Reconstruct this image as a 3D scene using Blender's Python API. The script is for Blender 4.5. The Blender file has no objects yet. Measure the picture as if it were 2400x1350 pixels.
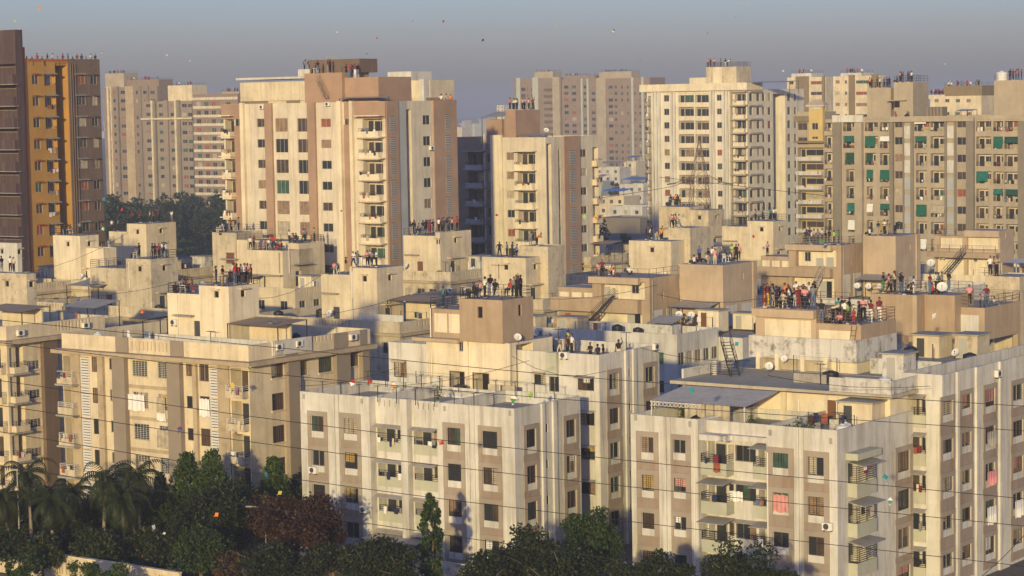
import bpy, bmesh, math, random
from mathutils import Vector, Matrix
random.seed(11)
R_ = math.radians
# ------------------------------------------------------------------ camera, sky, sun, exposure
CAMH, FPX, HORY, ROLL = 38.5, 5300.0, 245.0, R_(1.0)
PITCH = math.atan((675 - HORY) / FPX)
CR, SR, CP, SP = math.cos(ROLL), math.sin(ROLL), math.cos(PITCH), math.sin(PITCH)
GRID = R_(-36.5)                       # all the blocks stand on one street grid
SUN_AZ = Vector((-0.20, -0.98)).normalized()   # towards the sun, behind the camera and a little left
SUN_EL = R_(9.5)
scene = bpy.context.scene
cam_d = bpy.data.cameras.new('camera'); cam = bpy.data.objects.new('camera', cam_d)
scene.collection.objects.link(cam); scene.camera = cam
cam_d.sensor_width = 36.0; cam_d.lens = FPX / 2400 * 36.0
cam_d.clip_start = 0.5; cam_d.clip_end = 20000
cam.location = (0, 0, CAMH)
cam.rotation_euler = (Matrix.Rotation(R_(90) - PITCH, 3, 'X') @ Matrix.Rotation(-ROLL, 3, 'Z')).to_euler()
world = bpy.data.worlds.new('World'); scene.world = world; world.use_nodes = True
wn = world.node_tree.nodes; wl = world.node_tree.links
sky = wn.new('ShaderNodeTexSky'); sky.sky_type = 'NISHITA'; sky.sun_disc = False
sky.sun_elevation = SUN_EL
sky.sun_rotation = math.atan2(SUN_AZ.x, SUN_AZ.y)
sky.air_density = 1.15; sky.dust_density = 1.15; sky.ozone_density = 5.5; sky.altitude = 0
bg = wn['Background']; bg.inputs['Strength'].default_value = 0.15
tint = wn.new('ShaderNodeMix'); tint.data_type = 'RGBA'; tint.blend_type = 'MULTIPLY'; tint.inputs['Factor'].default_value = 1.0
tint.inputs['B'].default_value = (1.12, 0.88, 1.06, 1)          # camera white balance
wl.new(sky.outputs['Color'], tint.inputs['A']); wl.new(tint.outputs['Result'], bg.inputs['Color'])
sun_d = bpy.data.lights.new('sun', 'SUN'); sun = bpy.data.objects.new('sun', sun_d)
scene.collection.objects.link(sun)
sun_d.energy = 3.3; sun_d.angle = R_(1.3); sun_d.color = (1.0, 0.79, 0.37)
sdir = Vector((SUN_AZ.x * math.cos(SUN_EL), SUN_AZ.y * math.cos(SUN_EL), math.sin(SUN_EL)))
sun.rotation_euler = sdir.to_track_quat('Z', 'Y').to_euler(); sun.location = (0, -60, 90)
vs = scene.view_settings
vs.view_transform = 'Standard'; vs.look = 'None'; vs.exposure = 0.45; vs.gamma = 1.0; vs.use_curve_mapping = False
scene.cycles.max_bounces = 6; scene.cycles.volume_bounces = 1; scene.cycles.transparent_max_bounces = 8
COL = scene.collection

# ------------------------------------------------------------------ measuring helpers: photo pixel -> place
def ray(px, py):
    a, b = px - 1200, py - 675
    x, y = a * CR - b * SR, a * SR + b * CR
    return Vector((x, FPX * CP - y * SP, -(FPX * SP + y * CP)))
def at_z(px, py, z):
    r = ray(px, py); return r * ((z - CAMH) / r.z) + Vector((0, 0, CAMH))
def at_d(px, py, d):
    r = ray(px, py); return r * (d / r.y) + Vector((0, 0, CAMH))

# ------------------------------------------------------------------ materials
MATS = {}
def _nt(name):
    m = bpy.data.materials.new(name); m.use_nodes = True
    return m, m.node_tree.nodes, m.node_tree.links, m.node_tree.nodes['Principled BSDF']
def plaster(name, col, stain=0.35, streak=(0.30, 0.24, 0.17), rough=0.9, var=0.14, scl=0.3, soot=0.0):
    m, n, l, p = _nt(name)
    geo = n.new('ShaderNodeNewGeometry')
    n1 = n.new('ShaderNodeTexNoise'); n1.inputs['Scale'].default_value = scl; n1.inputs['Detail'].default_value = 6; n1.inputs['Roughness'].default_value = 0.65
    l.new(geo.outputs['Position'], n1.inputs['Vector'])
    r1 = n.new('ShaderNodeMapRange'); r1.inputs['From Min'].default_value = 0.3; r1.inputs['From Max'].default_value = 0.7
    r1.inputs['To Min'].default_value = 1 - var; r1.inputs['To Max'].default_value = 1 + var * 0.6
    l.new(n1.outputs['Fac'], r1.inputs['Value'])
    mp = n.new('ShaderNodeMapping'); mp.inputs['Scale'].default_value = (1.6, 1.6, 0.12)
    l.new(geo.outputs['Position'], mp.inputs['Vector'])
    n2 = n.new('ShaderNodeTexNoise'); n2.inputs['Scale'].default_value = 1.0; n2.inputs['Detail'].default_value = 7; n2.inputs['Roughness'].default_value = 0.7
    l.new(mp.outputs['Vector'], n2.inputs['Vector'])
    r2 = n.new('ShaderNodeMapRange'); r2.inputs['From Min'].default_value = 0.47; r2.inputs['From Max'].default_value = 0.74
    r2.inputs['To Max'].default_value = stain
    l.new(n2.outputs['Fac'], r2.inputs['Value'])
    mul = n.new('ShaderNodeVectorMath'); mul.operation = 'SCALE'; mul.inputs[0].default_value = col
    l.new(r1.outputs['Result'], mul.inputs['Scale'])
    mx = n.new('ShaderNodeMix'); mx.data_type = 'RGBA'; mx.inputs['B'].default_value = (*streak, 1)
    l.new(r2.outputs['Result'], mx.inputs['Factor']); l.new(mul.outputs['Vector'], mx.inputs['A'])
    out = mx.outputs['Result']
    if soot:
        n4 = n.new('ShaderNodeTexNoise'); n4.inputs['Scale'].default_value = 0.9; n4.inputs['Detail'].default_value = 9; n4.inputs['Roughness'].default_value = 0.75
        l.new(geo.outputs['Position'], n4.inputs['Vector'])
        r4 = n.new('ShaderNodeMapRange'); r4.inputs['From Min'].default_value = 0.52; r4.inputs['From Max'].default_value = 0.66; r4.inputs['To Max'].default_value = soot
        l.new(n4.outputs['Fac'], r4.inputs['Value'])
        mx2 = n.new('ShaderNodeMix'); mx2.data_type = 'RGBA'; mx2.inputs['B'].default_value = (0.05, 0.048, 0.04, 1)
        l.new(r4.outputs['Result'], mx2.inputs['Factor']); l.new(out, mx2.inputs['A']); out = mx2.outputs['Result']
    l.new(out, p.inputs['Base Color']); p.inputs['Roughness'].default_value = rough
    p.inputs['Specular IOR Level'].default_value = 0.2
    n3 = n.new('ShaderNodeTexNoise'); n3.inputs['Scale'].default_value = 3.5; n3.inputs['Detail'].default_value = 6
    l.new(geo.outputs['Position'], n3.inputs['Vector'])
    b = n.new('ShaderNodeBump'); b.inputs['Strength'].default_value = 0.35; b.inputs['Distance'].default_value = 0.03
    l.new(n3.outputs['Fac'], b.inputs['Height']); l.new(b.outputs['Normal'], p.inputs['Normal'])
    MATS[name] = m; return m
def plain(name, col, rough=0.6, metal=0.0, spec=0.3, var=0.0):
    m, n, l, p = _nt(name)
    p.inputs['Base Color'].default_value = (*col, 1); p.inputs['Roughness'].default_value = rough
    p.inputs['Metallic'].default_value = metal; p.inputs['Specular IOR Level'].default_value = spec
    if var:
        geo = n.new('ShaderNodeNewGeometry'); n1 = n.new('ShaderNodeTexNoise'); n1.inputs['Scale'].default_value = 1.7; n1.inputs['Detail'].default_value = 5
        l.new(geo.outputs['Position'], n1.inputs['Vector'])
        r1 = n.new('ShaderNodeMapRange'); r1.inputs['From Min'].default_value = 0.3; r1.inputs['From Max'].default_value = 0.7
        r1.inputs['To Min'].default_value = 1 - var; r1.inputs['To Max'].default_value = 1 + var
        l.new(n1.outputs['Fac'], r1.inputs['Value'])
        mul = n.new('ShaderNodeVectorMath'); mul.operation = 'SCALE'; mul.inputs[0].default_value = col
        l.new(r1.outputs['Result'], mul.inputs['Scale']); l.new(mul.outputs['Vector'], p.inputs['Base Color'])
    MATS[name] = m; return m
def leafmat(name, c1, c2):
    m, n, l, p = _nt(name)
    oi = n.new('ShaderNodeNewGeometry')
    n1 = n.new('ShaderNodeTexNoise'); n1.inputs['Scale'].default_value = 0.9; n1.inputs['Detail'].default_value = 3
    l.new(oi.outputs['Position'], n1.inputs['Vector'])
    ad = n.new('ShaderNodeMath'); ad.operation = 'MULTIPLY_ADD'; ad.inputs[1].default_value = 0.5
    l.new(oi.outputs['Random Per Island'], ad.inputs[0]); 
    sb = n.new('ShaderNodeMath'); sb.operation = 'SUBTRACT'; sb.inputs[1].default_value = 0.25
    l.new(n1.outputs['Fac'], sb.inputs[0]); l.new(sb.outputs[0], ad.inputs[2])
    mx = n.new('ShaderNodeMix'); mx.data_type = 'RGBA'; mx.inputs['A'].default_value = (*c1, 1); mx.inputs['B'].default_value = (*c2, 1)
    l.new(ad.outputs[0], mx.inputs['Factor']); l.new(mx.outputs['Result'], p.inputs['Base Color'])
    p.inputs['Roughness'].default_value = 0.55; p.inputs['Specular IOR Level'].default_value = 0.3
    tr = n.new('ShaderNodeBsdfTranslucent'); l.new(mx.outputs['Result'], tr.inputs['Color'])
    ms = n.new('ShaderNodeMixShader'); ms.inputs['Fac'].default_value = 0.3
    l.new(p.outputs['BSDF'], ms.inputs[1]); l.new(tr.outputs['BSDF'], ms.inputs[2])
    l.new(ms.outputs['Shader'], n['Material Output'].inputs['Surface'])
    MATS[name] = m; return m
plaster('cream', (0.65, 0.555, 0.385), 0.55, var=.2, soot=.15)
plaster('cream_old', (0.57, 0.49, 0.345), 0.8, var=.22, soot=0.45)
plaster('cream_bright', (0.72, 0.635, 0.46), 0.55, var=.16, soot=.10)
plaster('white', (0.585, 0.565, 0.505), 0.75, streak=(0.25, 0.21, 0.16), var=.18, soot=.10)
plaster('white_old', (0.58, 0.56, 0.51), 0.8, streak=(0.22, 0.21, 0.18), soot=0.75)
plaster('tan', (0.40, 0.305, 0.205), 0.55, streak=(0.27, 0.15, 0.07), var=.2)
plaster('tan_panel', (0.31, 0.255, 0.20), 0.7, streak=(0.25, 0.13, 0.06), var=.2)
plaster('tan_frame', (0.33, 0.28, 0.225), 0.5, var=.2)
plaster('tan_light', (0.47, 0.365, 0.25), 0.5, var=.2)
plaster('pale_green', (0.43, 0.43, 0.33), 0.6, streak=(0.30, 0.30, 0.22))
plaster('taupe', (0.27, 0.225, 0.175), 0.3)
plaster('sand', (0.45, 0.36, 0.235), 0.7, var=.2, soot=.3)
plaster('terracotta', (0.36, 0.24, 0.165), 0.5, var=.2)
plaster('cream_pale', (0.62, 0.555, 0.43), 0.65, var=.16, soot=.08)
plaster('ivory', (0.68, 0.625, 0.50), 0.5, var=.14, soot=.05)
plaster('umber', (0.15, 0.105, 0.075), 0.3)
plaster('orange', (0.42, 0.235, 0.05), 0.35, streak=(0.25, 0.11, 0.03))
plaster('maroon', (0.075, 0.047, 0.045), 0.25)
plaster('rust_paint', (0.42, 0.10, 0.02), 0.2)
plaster('olive_brown', (0.22, 0.17, 0.10), 0.3)
plaster('gold', (0.58, 0.43, 0.16), 0.3)
plaster('greige', (0.39, 0.335, 0.245), 0.6, var=.2)
plaster('greige_dark', (0.21, 0.185, 0.145), 0.4)
plaster('bluegrey', (0.36, 0.38, 0.38), 0.3)
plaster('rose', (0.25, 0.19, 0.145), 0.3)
plaster('teal_grey', (0.42, 0.46, 0.40), 0.2)
plaster('concrete', (0.34, 0.32, 0.28), 0.7, soot=0.4)
plaster('roof_floor', (0.33, 0.315, 0.285), 0.5, soot=0.3, scl=0.5)
plaster('roof_tile', (0.40, 0.40, 0.38), 0.4, soot=0.15, scl=0.5)
plaster('ground', (0.13, 0.115, 0.095), 0.4, scl=0.08)
plaster('asphalt', (0.05, 0.05, 0.05), 0.2)
plaster('tin', (0.36, 0.34, 0.30), 0.6, streak=(0.22, 0.13, 0.07), rough=0.6)
plaster('tin_pale', (0.50, 0.465, 0.395), 0.6, streak=(0.30, 0.22, 0.14), rough=0.7)
plaster('slab_beige', (0.42, 0.375, 0.28), 0.6, soot=0.3)
plaster('thatch', (0.36, 0.27, 0.17), 0.6)
plaster('blue_sheet', (0.10, 0.20, 0.42), 0.2, rough=0.5)
plain('glass', (0.030, 0.034, 0.036), 0.12, spec=0.5)
plain('glass_brown', (0.075, 0.055, 0.04), 0.2, spec=0.4, var=0.3)
plain('glass_green', (0.05, 0.10, 0.07), 0.25, spec=0.4, var=0.3)
plain('curtain_cream', (0.38, 0.33, 0.24), 0.8, var=0.25)
plain('curtain_brown', (0.24, 0.16, 0.10), 0.8, var=0.3)
plain('curtain_pink', (0.55, 0.25, 0.22), 0.8, var=0.15)
plain('curtain_white', (0.70, 0.69, 0.66), 0.8, var=0.1)
plain('curtain_green', (0.008, 0.105, 0.065), 0.7, var=0.2)
plain('net_green', (0.012, 0.06, 0.04), 0.8, var=0.3)
plain('net_teal', (0.01, 0.13, 0.10), 0.7, var=0.3)
plain('curtain_gold', (0.36, 0.25, 0.07), 0.7, var=0.25)
plain('curtain_rust', (0.26, 0.08, 0.04), 0.8, var=0.25)
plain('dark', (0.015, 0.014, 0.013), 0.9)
plain('iron', (0.035, 0.03, 0.027), 0.6)
plain('pylon_steel', (0.24, 0.17, 0.115), 0.7)
plain('iron_brown', (0.12, 0.075, 0.05), 0.7)
plain('iron_white', (0.62, 0.60, 0.55), 0.5)
plain('aluminium', (0.33, 0.31, 0.275), 0.45)
plain('pvc', (0.70, 0.67, 0.60), 0.5)
plain('ac_white', (0.68, 0.66, 0.61), 0.5)
plain('fan_dark', (0.06, 0.06, 0.06), 0.6)
plain('door_wood', (0.16, 0.07, 0.035), 0.6)
plain('door_grey', (0.38, 0.37, 0.33), 0.6)
plain('cable', (0.02, 0.02, 0.02), 0.6)
plain('tank_black', (0.02, 0.02, 0.02), 0.5)
plain('tank_white', (0.6, 0.6, 0.58), 0.5)
plain('bark', (0.14, 0.10, 0.07), 0.9, var=0.3)
plain('palm_bark', (0.22, 0.18, 0.14), 0.9, var=0.25)
leafmat('leaf_dark', (0.013, 0.022, 0.006), (0.040, 0.052, 0.014))
leafmat('leaf_green', (0.018, 0.040, 0.006), (0.055, 0.090, 0.016))
leafmat('leaf_bright', (0.032, 0.060, 0.008), (0.075, 0.115, 0.018))
leafmat('leaf_red', (0.035, 0.020, 0.009), (0.085, 0.036, 0.016))
leafmat('leaf_brown', (0.05, 0.035, 0.012), (0.10, 0.062, 0.024))
leafmat('leaf_palm', (0.020, 0.030, 0.006), (0.055, 0.070, 0.014))
leafmat('leaf_far', (0.020, 0.035, 0.015), (0.05, 0.07, 0.025))
CLOTH = dict(w=('white', (0.68, 0.67, 0.64)), k=('black', (0.016, 0.016, 0.018)), r=('red', (0.45, 0.03, 0.025)), m=('maroon', (0.16, 0.02, 0.03)),
    b=('blue', (0.05, 0.12, 0.35)), n=('navy', (0.02, 0.028, 0.07)), g=('green', (0.06, 0.22, 0.07)), y=('yellow', (0.65, 0.42, 0.05)),
    o=('orange', (0.70, 0.20, 0.03)), p=('pink', (0.62, 0.26, 0.27)), t=('teal', (0.03, 0.24, 0.25)), e=('grey', (0.20, 0.20, 0.21)),
    c=('cream', (0.56, 0.47, 0.34)), d=('denim', (0.10, 0.15, 0.25)), h=('khaki', (0.36, 0.27, 0.16)), l=('lime', (0.35, 0.5, 0.12)))
for k_, (nm, c_) in CLOTH.items(): plain('cloth_' + k_, c_, 0.85)
plain('skin', (0.22, 0.115, 0.07), 0.6); plain('skin_deep', (0.13, 0.07, 0.045), 0.6); plain('hair', (0.012, 0.010, 0.010), 0.5)

# ------------------------------------------------------------------ mesh builder
class MB:
    def __init__(s): s.v = []; s.f = []; s.m = []
    def quad(s, *p, m=0):
        i = len(s.v); s.v += [tuple(q) for q in p]; s.f.append(tuple(range(i, i + len(p)))); s.m.append(m)
    def box(s, x0, x1, y0, y1, z0, z1, m=0):
        if x0 > x1: x0, x1 = x1, x0
        if y0 > y1: y0, y1 = y1, y0
        i = len(s.v)
        s.v += [(x0,y0,z0),(x1,y0,z0),(x1,y1,z0),(x0,y1,z0),(x0,y0,z1),(x1,y0,z1),(x1,y1,z1),(x0,y1,z1)]
        for f in ((3,2,1,0),(4,5,6,7),(0,1,5,4),(1,2,6,5),(2,3,7,6),(3,0,4,7)):
            s.f.append(tuple(i + k for k in f)); s.m.append(m)
    def bar(s, p, q, w, h=None, m=0, n=4):
        p, q = Vector(p), Vector(q); d = q - p
        if d.length < 1e-6: return
        d.normalize(); a = d.cross(Vector((0, 0, 1)))
        if a.length < 1e-3: a = Vector((1, 0, 0))
        a.normalize(); b = d.cross(a); h = h or w
        i = len(s.v)
        if n == 4: offs = [(-.5,-.5),(.5,-.5),(.5,.5),(-.5,.5)]
        else: offs = [(.5*math.cos(2*math.pi*k/n), .5*math.sin(2*math.pi*k/n)) for k in range(n)]
        for c in (p, q):
            for (u, v) in offs: s.v.append(tuple(c + a * u * w + b * v * h))
        for k in range(n):
            k2 = (k + 1) % n; s.f.append((i + k, i + k2, i + n + k2, i + n + k)); s.m.append(m)
        s.f.append(tuple(i + k for k in reversed(range(n)))); s.m.append(m)
        s.f.append(tuple(i + n + k for k in range(n))); s.m.append(m)
    def loft(s, rings, m=0, cap=True):
        n = len(rings[0]); i = len(s.v)
        for r in rings: s.v += [tuple(q) for q in r]
        for j in range(len(rings) - 1):
            for k in range(n):
                k2 = (k + 1) % n
                s.f.append((i + j*n + k, i + j*n + k2, i + (j+1)*n + k2, i + (j+1)*n + k)); s.m.append(m)
        if cap:
            s.f.append(tuple(i + k for k in reversed(range(n)))); s.m.append(m)
            s.f.append(tuple(i + (len(rings)-1)*n + k for k in range(n))); s.m.append(m)
    def tube(s, p, q, r0, r1, n=8, m=0):
        p, q = Vector(p), Vector(q); d = (q - p).normalized(); a = d.cross(Vector((0.03, 0.05, 1)))
        if a.length < 1e-3: a = Vector((1, 0, 0))
        a.normalize(); b = d.cross(a)
        ring = lambda c, r: [c + (a * math.cos(2*math.pi*k/n) + b * math.sin(2*math.pi*k/n)) * r for k in range(n)]
        s.loft([ring(p, r0), ring(q, r1)], m)
    def cyl(s, c, r, z0, z1, n=14, m=0): s.loft([[(c[0]+r*math.cos(2*math.pi*k/n), c[1]+r*math.sin(2*math.pi*k/n), z) for k in range(n)] for z in (z0, z1)], m)
    def mesh(s, name, mats, smooth=False):
        me = bpy.data.meshes.new(name); me.from_pydata(s.v, [], s.f)
        for k in mats: me.materials.append(MATS[k] if isinstance(k, str) else k)
        if len(mats) > 1: me.polygons.foreach_set('material_index', s.m)
        if smooth: me.polygons.foreach_set('use_smooth', [True] * len(me.polygons))
        me.update(); return me
def link(name, me, parent=None, loc=(0,0,0), rz=0.0, scale=None):
    o = bpy.data.objects.new(name, me); COL.objects.link(o)
    if parent: o.parent = parent
    o.location = loc; o.rotation_euler = (0, 0, rz)
    if scale: o.scale = scale
    return o
def tag(o, label, cat, group=None, kind=None):
    if label: o['label'] = label
    if cat: o['category'] = cat
    if group: o['group'] = group
    if kind: o['kind'] = kind
    return o
SHARED = {}
def shared(key, fn):
    if key not in SHARED: SHARED[key] = fn()
    return SHARED[key]

# ------------------------------------------------------------------ windows (outward = -y, base at z = 0, centred in x)
PANES_OLD = ['glass'] * 6 + ['glass_brown'] * 3 + ['glass_green', 'curtain_cream', 'curtain_brown']
PANES_TWR = ['glass_brown'] * 6 + ['glass'] * 5 + ['curtain_brown'] * 2 + ['curtain_cream', 'curtain_rust', 'glass_green']
def win_frame(w, h, n, fm, t=0.05):
    def f():
        b = MB()
        b.box(-w/2, -w/2+t, -.05, .02, 0, h); b.box(w/2-t, w/2, -.05, .02, 0, h)
        b.box(-w/2+t, w/2-t, -.05, .02, 0, t); b.box(-w/2+t, w/2-t, -.05, .02, h-t, h)
        for k in range(1, n):
            x = -w/2 + w*k/n; b.box(x-t/2, x+t/2, -.045, .015, t, h-t)
        return b.mesh('window', [fm])
    return shared(('wf', round(w, 2), round(h, 2), n, fm), f)
def win_pane(w, h, pm):
    def f():
        b = MB(); b.box(-w/2+.03, w/2-.03, 0.0, .012, .03, h-.03); return b.mesh('pane', [pm])
    return shared(('wp', round(w, 2), round(h, 2), pm), f)
def win_grille(w, h, gm, vert):
    def f():
        b = MB()
        n = max(3, int(h / .17))
        for k in range(n + 1):
            z = .04 + (h - .08) * k / n; b.box(-w/2+.02, w/2-.02, -.10, -.085, z-.011, z+.011)
        for k in range(vert + 1):
            x = -w/2+.03 + (w-.06)*k/vert; b.box(x-.013, x+.013, -.084, -.064, .03, h-.03)
        return b.mesh('grille', [gm])
    return shared(('wg', round(w, 2), round(h, 2), gm, vert), f)
def far_window(w, h, fm, pm, n=2):
    def f():
        b = MB(); t = .07
        b.box(-w/2+.03, w/2-.03, 0, .012, .03, h-.03, 1)
        b.box(-w/2, -w/2+t, -.04, .02, 0, h); b.box(w/2-t, w/2, -.04, .02, 0, h)
        b.box(-w/2+t, w/2-t, -.04, .02, 0, t); b.box(-w/2+t, w/2-t, -.04, .02, h-t, h)
        for k in range(1, n):
            x = -w/2 + w*k/n; b.box(x-t/2, x+t/2, -.035, .015, t, h-t)
        return b.mesh('window', [fm, pm])
    return shared(('fw', round(w, 2), round(h, 2), fm, pm, n), f)

WASH = ['curtain_white', 'curtain_cream', 'curtain_brown', 'curtain_rust', 'cloth_e', 'cloth_n', 'cloth_d', 'cloth_m', 'cloth_c', 'cloth_k', 'cloth_h', 'curtain_white']
class Block: pass
class Bld:
    """one building: an empty at its near corner, local x along the street front, y away from it"""
    def __init__(s, name, label, px, py, z, cat='apartment block', group=None, rot=GRID):
        p = at_z(px, py, z) if z is not None else px
        s.o = Vector((p.x, p.y, 0)); s.rot = rot
        s.e = link(name, None, None, s.o, rot); s.e.empty_display_size = 1
        tag(s.e, label, cat, group)
        s.c, s.s_ = math.cos(rot), math.sin(rot)
        s.cam = s.loc(Vector((0, 0, CAMH))); s.blocks = []; s.name = name
    def loc(s, w): d = w - s.o; return Vector((d.x*s.c + d.y*s.s_, -d.x*s.s_ + d.y*s.c, d.z))
    def wor(s, p): return Vector((s.o.x + p[0]*s.c - p[1]*s.s_, s.o.y + p[0]*s.s_ + p[1]*s.c, p[2]))
    def dl(s, px, py): d = ray(px, py); return Vector((d.x*s.c + d.y*s.s_, -d.x*s.s_ + d.y*s.c, d.z))
    def F(s, px, py, y): d = s.dl(px, py); t = (y - s.cam.y)/d.y; q = s.cam + d*t; return q.x, q.z
    def R(s, px, py, x): d = s.dl(px, py); t = (x - s.cam.x)/d.x; q = s.cam + d*t; return q.y, q.z
    def Z(s, px, py, z): q = s.loc(at_z(px, py, z)); return q.x, q.y
    def block(s, x0, x1, y0, y1, z0, zr, zp, mat='cream', roof='roof_floor', name='wall', bottom=False, mat2=None):
        k = Block(); k.mat2 = mat2 or mat; k.x0, k.x1, k.y0, k.y1, k.z0, k.zr, k.zp, k.mat, k.roof, k.name = x0, x1, y0, y1, z0, zr, zp, mat, roof, name
        k.holes = {'F': [], 'R': []}; k.bottom = bottom; s.blocks.append(k); return k
    def bpx(s, px, py, zp, pxl, pxr, z0, par=0.0, mat='cream', roof='roof_floor', name='wall', bottom=False, mat2=None):
        cx, cy = s.Z(px, py, zp); x0, _ = s.F(pxl, py, cy); y1, _ = s.R(pxr, py, cx)
        return s.block(x0, cx, cy, y1, z0, zp - par, zp, mat, roof, name, bottom, mat2)
    def P(s, k, side, a, z, d=0.0): return (a, k.y0 + d, z) if side == 'F' else (k.x1 - d, a, z)
    def part(s, name, mb, mats, loc=(0,0,0), rz=0.0, parent=None, smooth=False):
        if isinstance(mats, str): mats = [mats]
        return link(name, mb.mesh(name, mats, smooth), parent or s.e, loc, rz)
    def sbox(s, b, k, side, a0, a1, z0, z1, d0, d1, m=0):
        """box on a face: d0..d1 measured inwards (negative = proud)"""
        if side == 'F': b.box(a0, a1, k.y0 + d0, k.y0 + d1, z0, z1, m)
        else: b.box(k.x1 - d1, k.x1 - d0, a0, a1, z0, z1, m)
    def apx(s, k, side, px, py): return s.F(px, py, k.y0) if side == 'F' else s.R(px, py, k.x1)
    # --- a window in an opening
    def window(s, k, side, a0, a1, z0, z1, style='near', d=0.13, hole=True, pane=None, n=2, fm=None, gm='iron', panes=None, vert=3):
        fm = fm or (random.choice(['iron', 'iron_brown', 'aluminium']) if style == 'near' else 'aluminium')
        if a0 > a1: a0, a1 = a1, a0
        if hole: k.holes[side].append((a0, a1, z0, z1, d + .03, None))
        w, h = round((a1 - a0)*20)/20, round((z1 - z0)*20)/20
        w = max(w, .25); h = max(h, .25)
        pm = pane or random.choice(panes or PANES_OLD)
        loc = s.P(k, side, (a0 + a1)/2, z0 + (z1 - z0 - h)/2, d); rz = 0 if side == 'F' else math.pi/2
        if style == 'far': return link('window', far_window(w, h, fm, pm, n), s.e, loc, rz)
        o = link('window', win_frame(w, h, n, fm), s.e, loc, rz)
        if n < 2 or style != 'near' or pane: link('pane', win_pane(w, h, pm), o)
        else:
            for i in range(n):
                p2 = pm if random.random() < .55 else random.choice(['glass', 'glass', 'dark', 'glass_brown', 'curtain_brown', 'curtain_cream', 'glass_green'])  # near-black panes paint the unlit room where a sash is missing
                q = link('pane', win_pane(round(w/n, 3), h, p2), o); q.location = (-w/2+w*(i+.5)/n, .004*(i % 2) + (.03 if p2 == 'dark' else 0), 0)
            if random.random() < .25:
                ch = h*random.uniform(.35, .95); q = link('curtain', win_pane(round(w*random.choice([.5, 1.0]), 2), round(ch, 2), random.choice(['curtain_white', 'curtain_cream', 'curtain_brown', 'curtain_pink', 'curtain_gold'])), o); q.location = (random.choice([-w/4, 0, w/4])*.9, -.03, h-ch); q.scale = (.88, 1, 1)
        if style == 'near': link('grille', win_grille(w, h, gm, vert), o)
        return o
    def col(s, k, side, rect, rows, dz=3.0, surround=None, hood=None, sill=None, style='near', m=0.35, zmin=0.4, **kw):
        """a column of windows; rect = the topmost one in photo pixels"""
        x0, y0, x1, y1 = rect; yc = (y0 + y1)/2; xc = (x0 + x1)/2
        a0 = s.apx(k, side, x0, yc)[0]; a1 = s.apx(k, side, x1, yc)[0]
        zt = s.apx(k, side, xc, y0)[1]; zb = s.apx(k, side, xc, y1)[1]
        for r in range(rows):
            t, b_ = zt - r*dz, zb - r*dz
            if b_ < zmin: break
            s.window(k, side, a0, a1, b_, t, style, **kw)
            if surround:
                b = MB()
                s.sbox(b, k, side, a0 - m, a1 + m, t + .02, t + .42, -.09, .02)
                s.sbox(b, k, side, a0 - m, a0 - .02, b_ - .55, t + .018, -.085, .02); s.sbox(b, k, side, a1 + .02, a1 + m, b_ - .55, t + .018, -.085, .02)
                s.part('window_surround', b, 'tan_frame')
                b = MB(); s.sbox(b, k, side, a0 - m, a1 + m, max(.1, t - dz + .425), b_ - .555, -.05, .02); s.part('apron_panel', b, surround)
            if hood: s.hood(k, side, a0 - .1, a1 + .1, t + .06, hood)
            if sill:
                b = MB(); s.sbox(b, k, side, a0 - .12, a1 + .12, b_ - .12, b_ - .005, -.14, .05); s.part('sill', b, sill)
        return a0, a1, zb, zt
    def hood(s, k, side, a0, a1, z, mat='tin', out=.55, drop=.16, d=0.0):
        b = MB(); P = lambda a, zz, dd: s.P(k, side, a, zz, dd)
        t = .035
        pts = [P(a0, z+drop, d), P(a1, z+drop, d), P(a1, z, d-out), P(a0, z, d-out)]
        low = [(p[0], p[1], p[2]-t) for p in pts]
        b.quad(*pts); b.quad(*reversed(low))
        for i in range(4): j = (i+1) % 4; b.quad(pts[i], low[i], low[j], pts[j])
        s.part('sunshade', b, mat)
    def ledge(s, k, side, a0, a1, z0, z1, out=.6, mat='cream', name='ledge', d1=.02):
        b = MB(); s.sbox(b, k, side, a0, a1, z0, z1, -out, d1); return s.part(name, b, mat)
    def rib(s, k, side, a0, a1, z0, z1, out=.12, mat='white', name='pilaster'):
        b = MB(); s.sbox(b, k, side, a0, a1, z0, z1, -out, .02); return s.part(name, b, mat)
    def ribpx(s, k, side, px0, px1, py, z0=0, z1=None, out=.12, mat='white'):
        a0 = s.apx(k, side, px0, py)[0]; a1 = s.apx(k, side, px1, py)[0]
        return s.rib(k, side, a0, a1, z0, z1 if z1 is not None else k.zp - .01, out, mat)
    def slots(s, k, side, px0, px1, py0, py1, n, w=.16, d=.13):
        a0, zt = s.apx(k, side, px0, py0); a1 = s.apx(k, side, px1, py0)[0]; zb = s.apx(k, side, px0, py1)[1]
        for i in range(n):
            a = a0 + (a1 - a0)*(i + .5)/n; k.holes[side].append((a - w/2, a + w/2, zb, zt, d, 0))
    def vent(s, k, side, px, py, w=.62, h=.62, hood=True, hm='cream'):
        a, z = s.apx(k, side, px, py)
        s.window(k, side, a - w/2, a + w/2, z - h/2, z + h/2, 'far', d=.18, pane='dark', n=1, fm='iron')
        if hood: s.ledge(k, side, a - w/2 - .25, a + w/2 + .25, z + h/2 + .12, z + h/2 + .22, .35, hm, 'hood')
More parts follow.
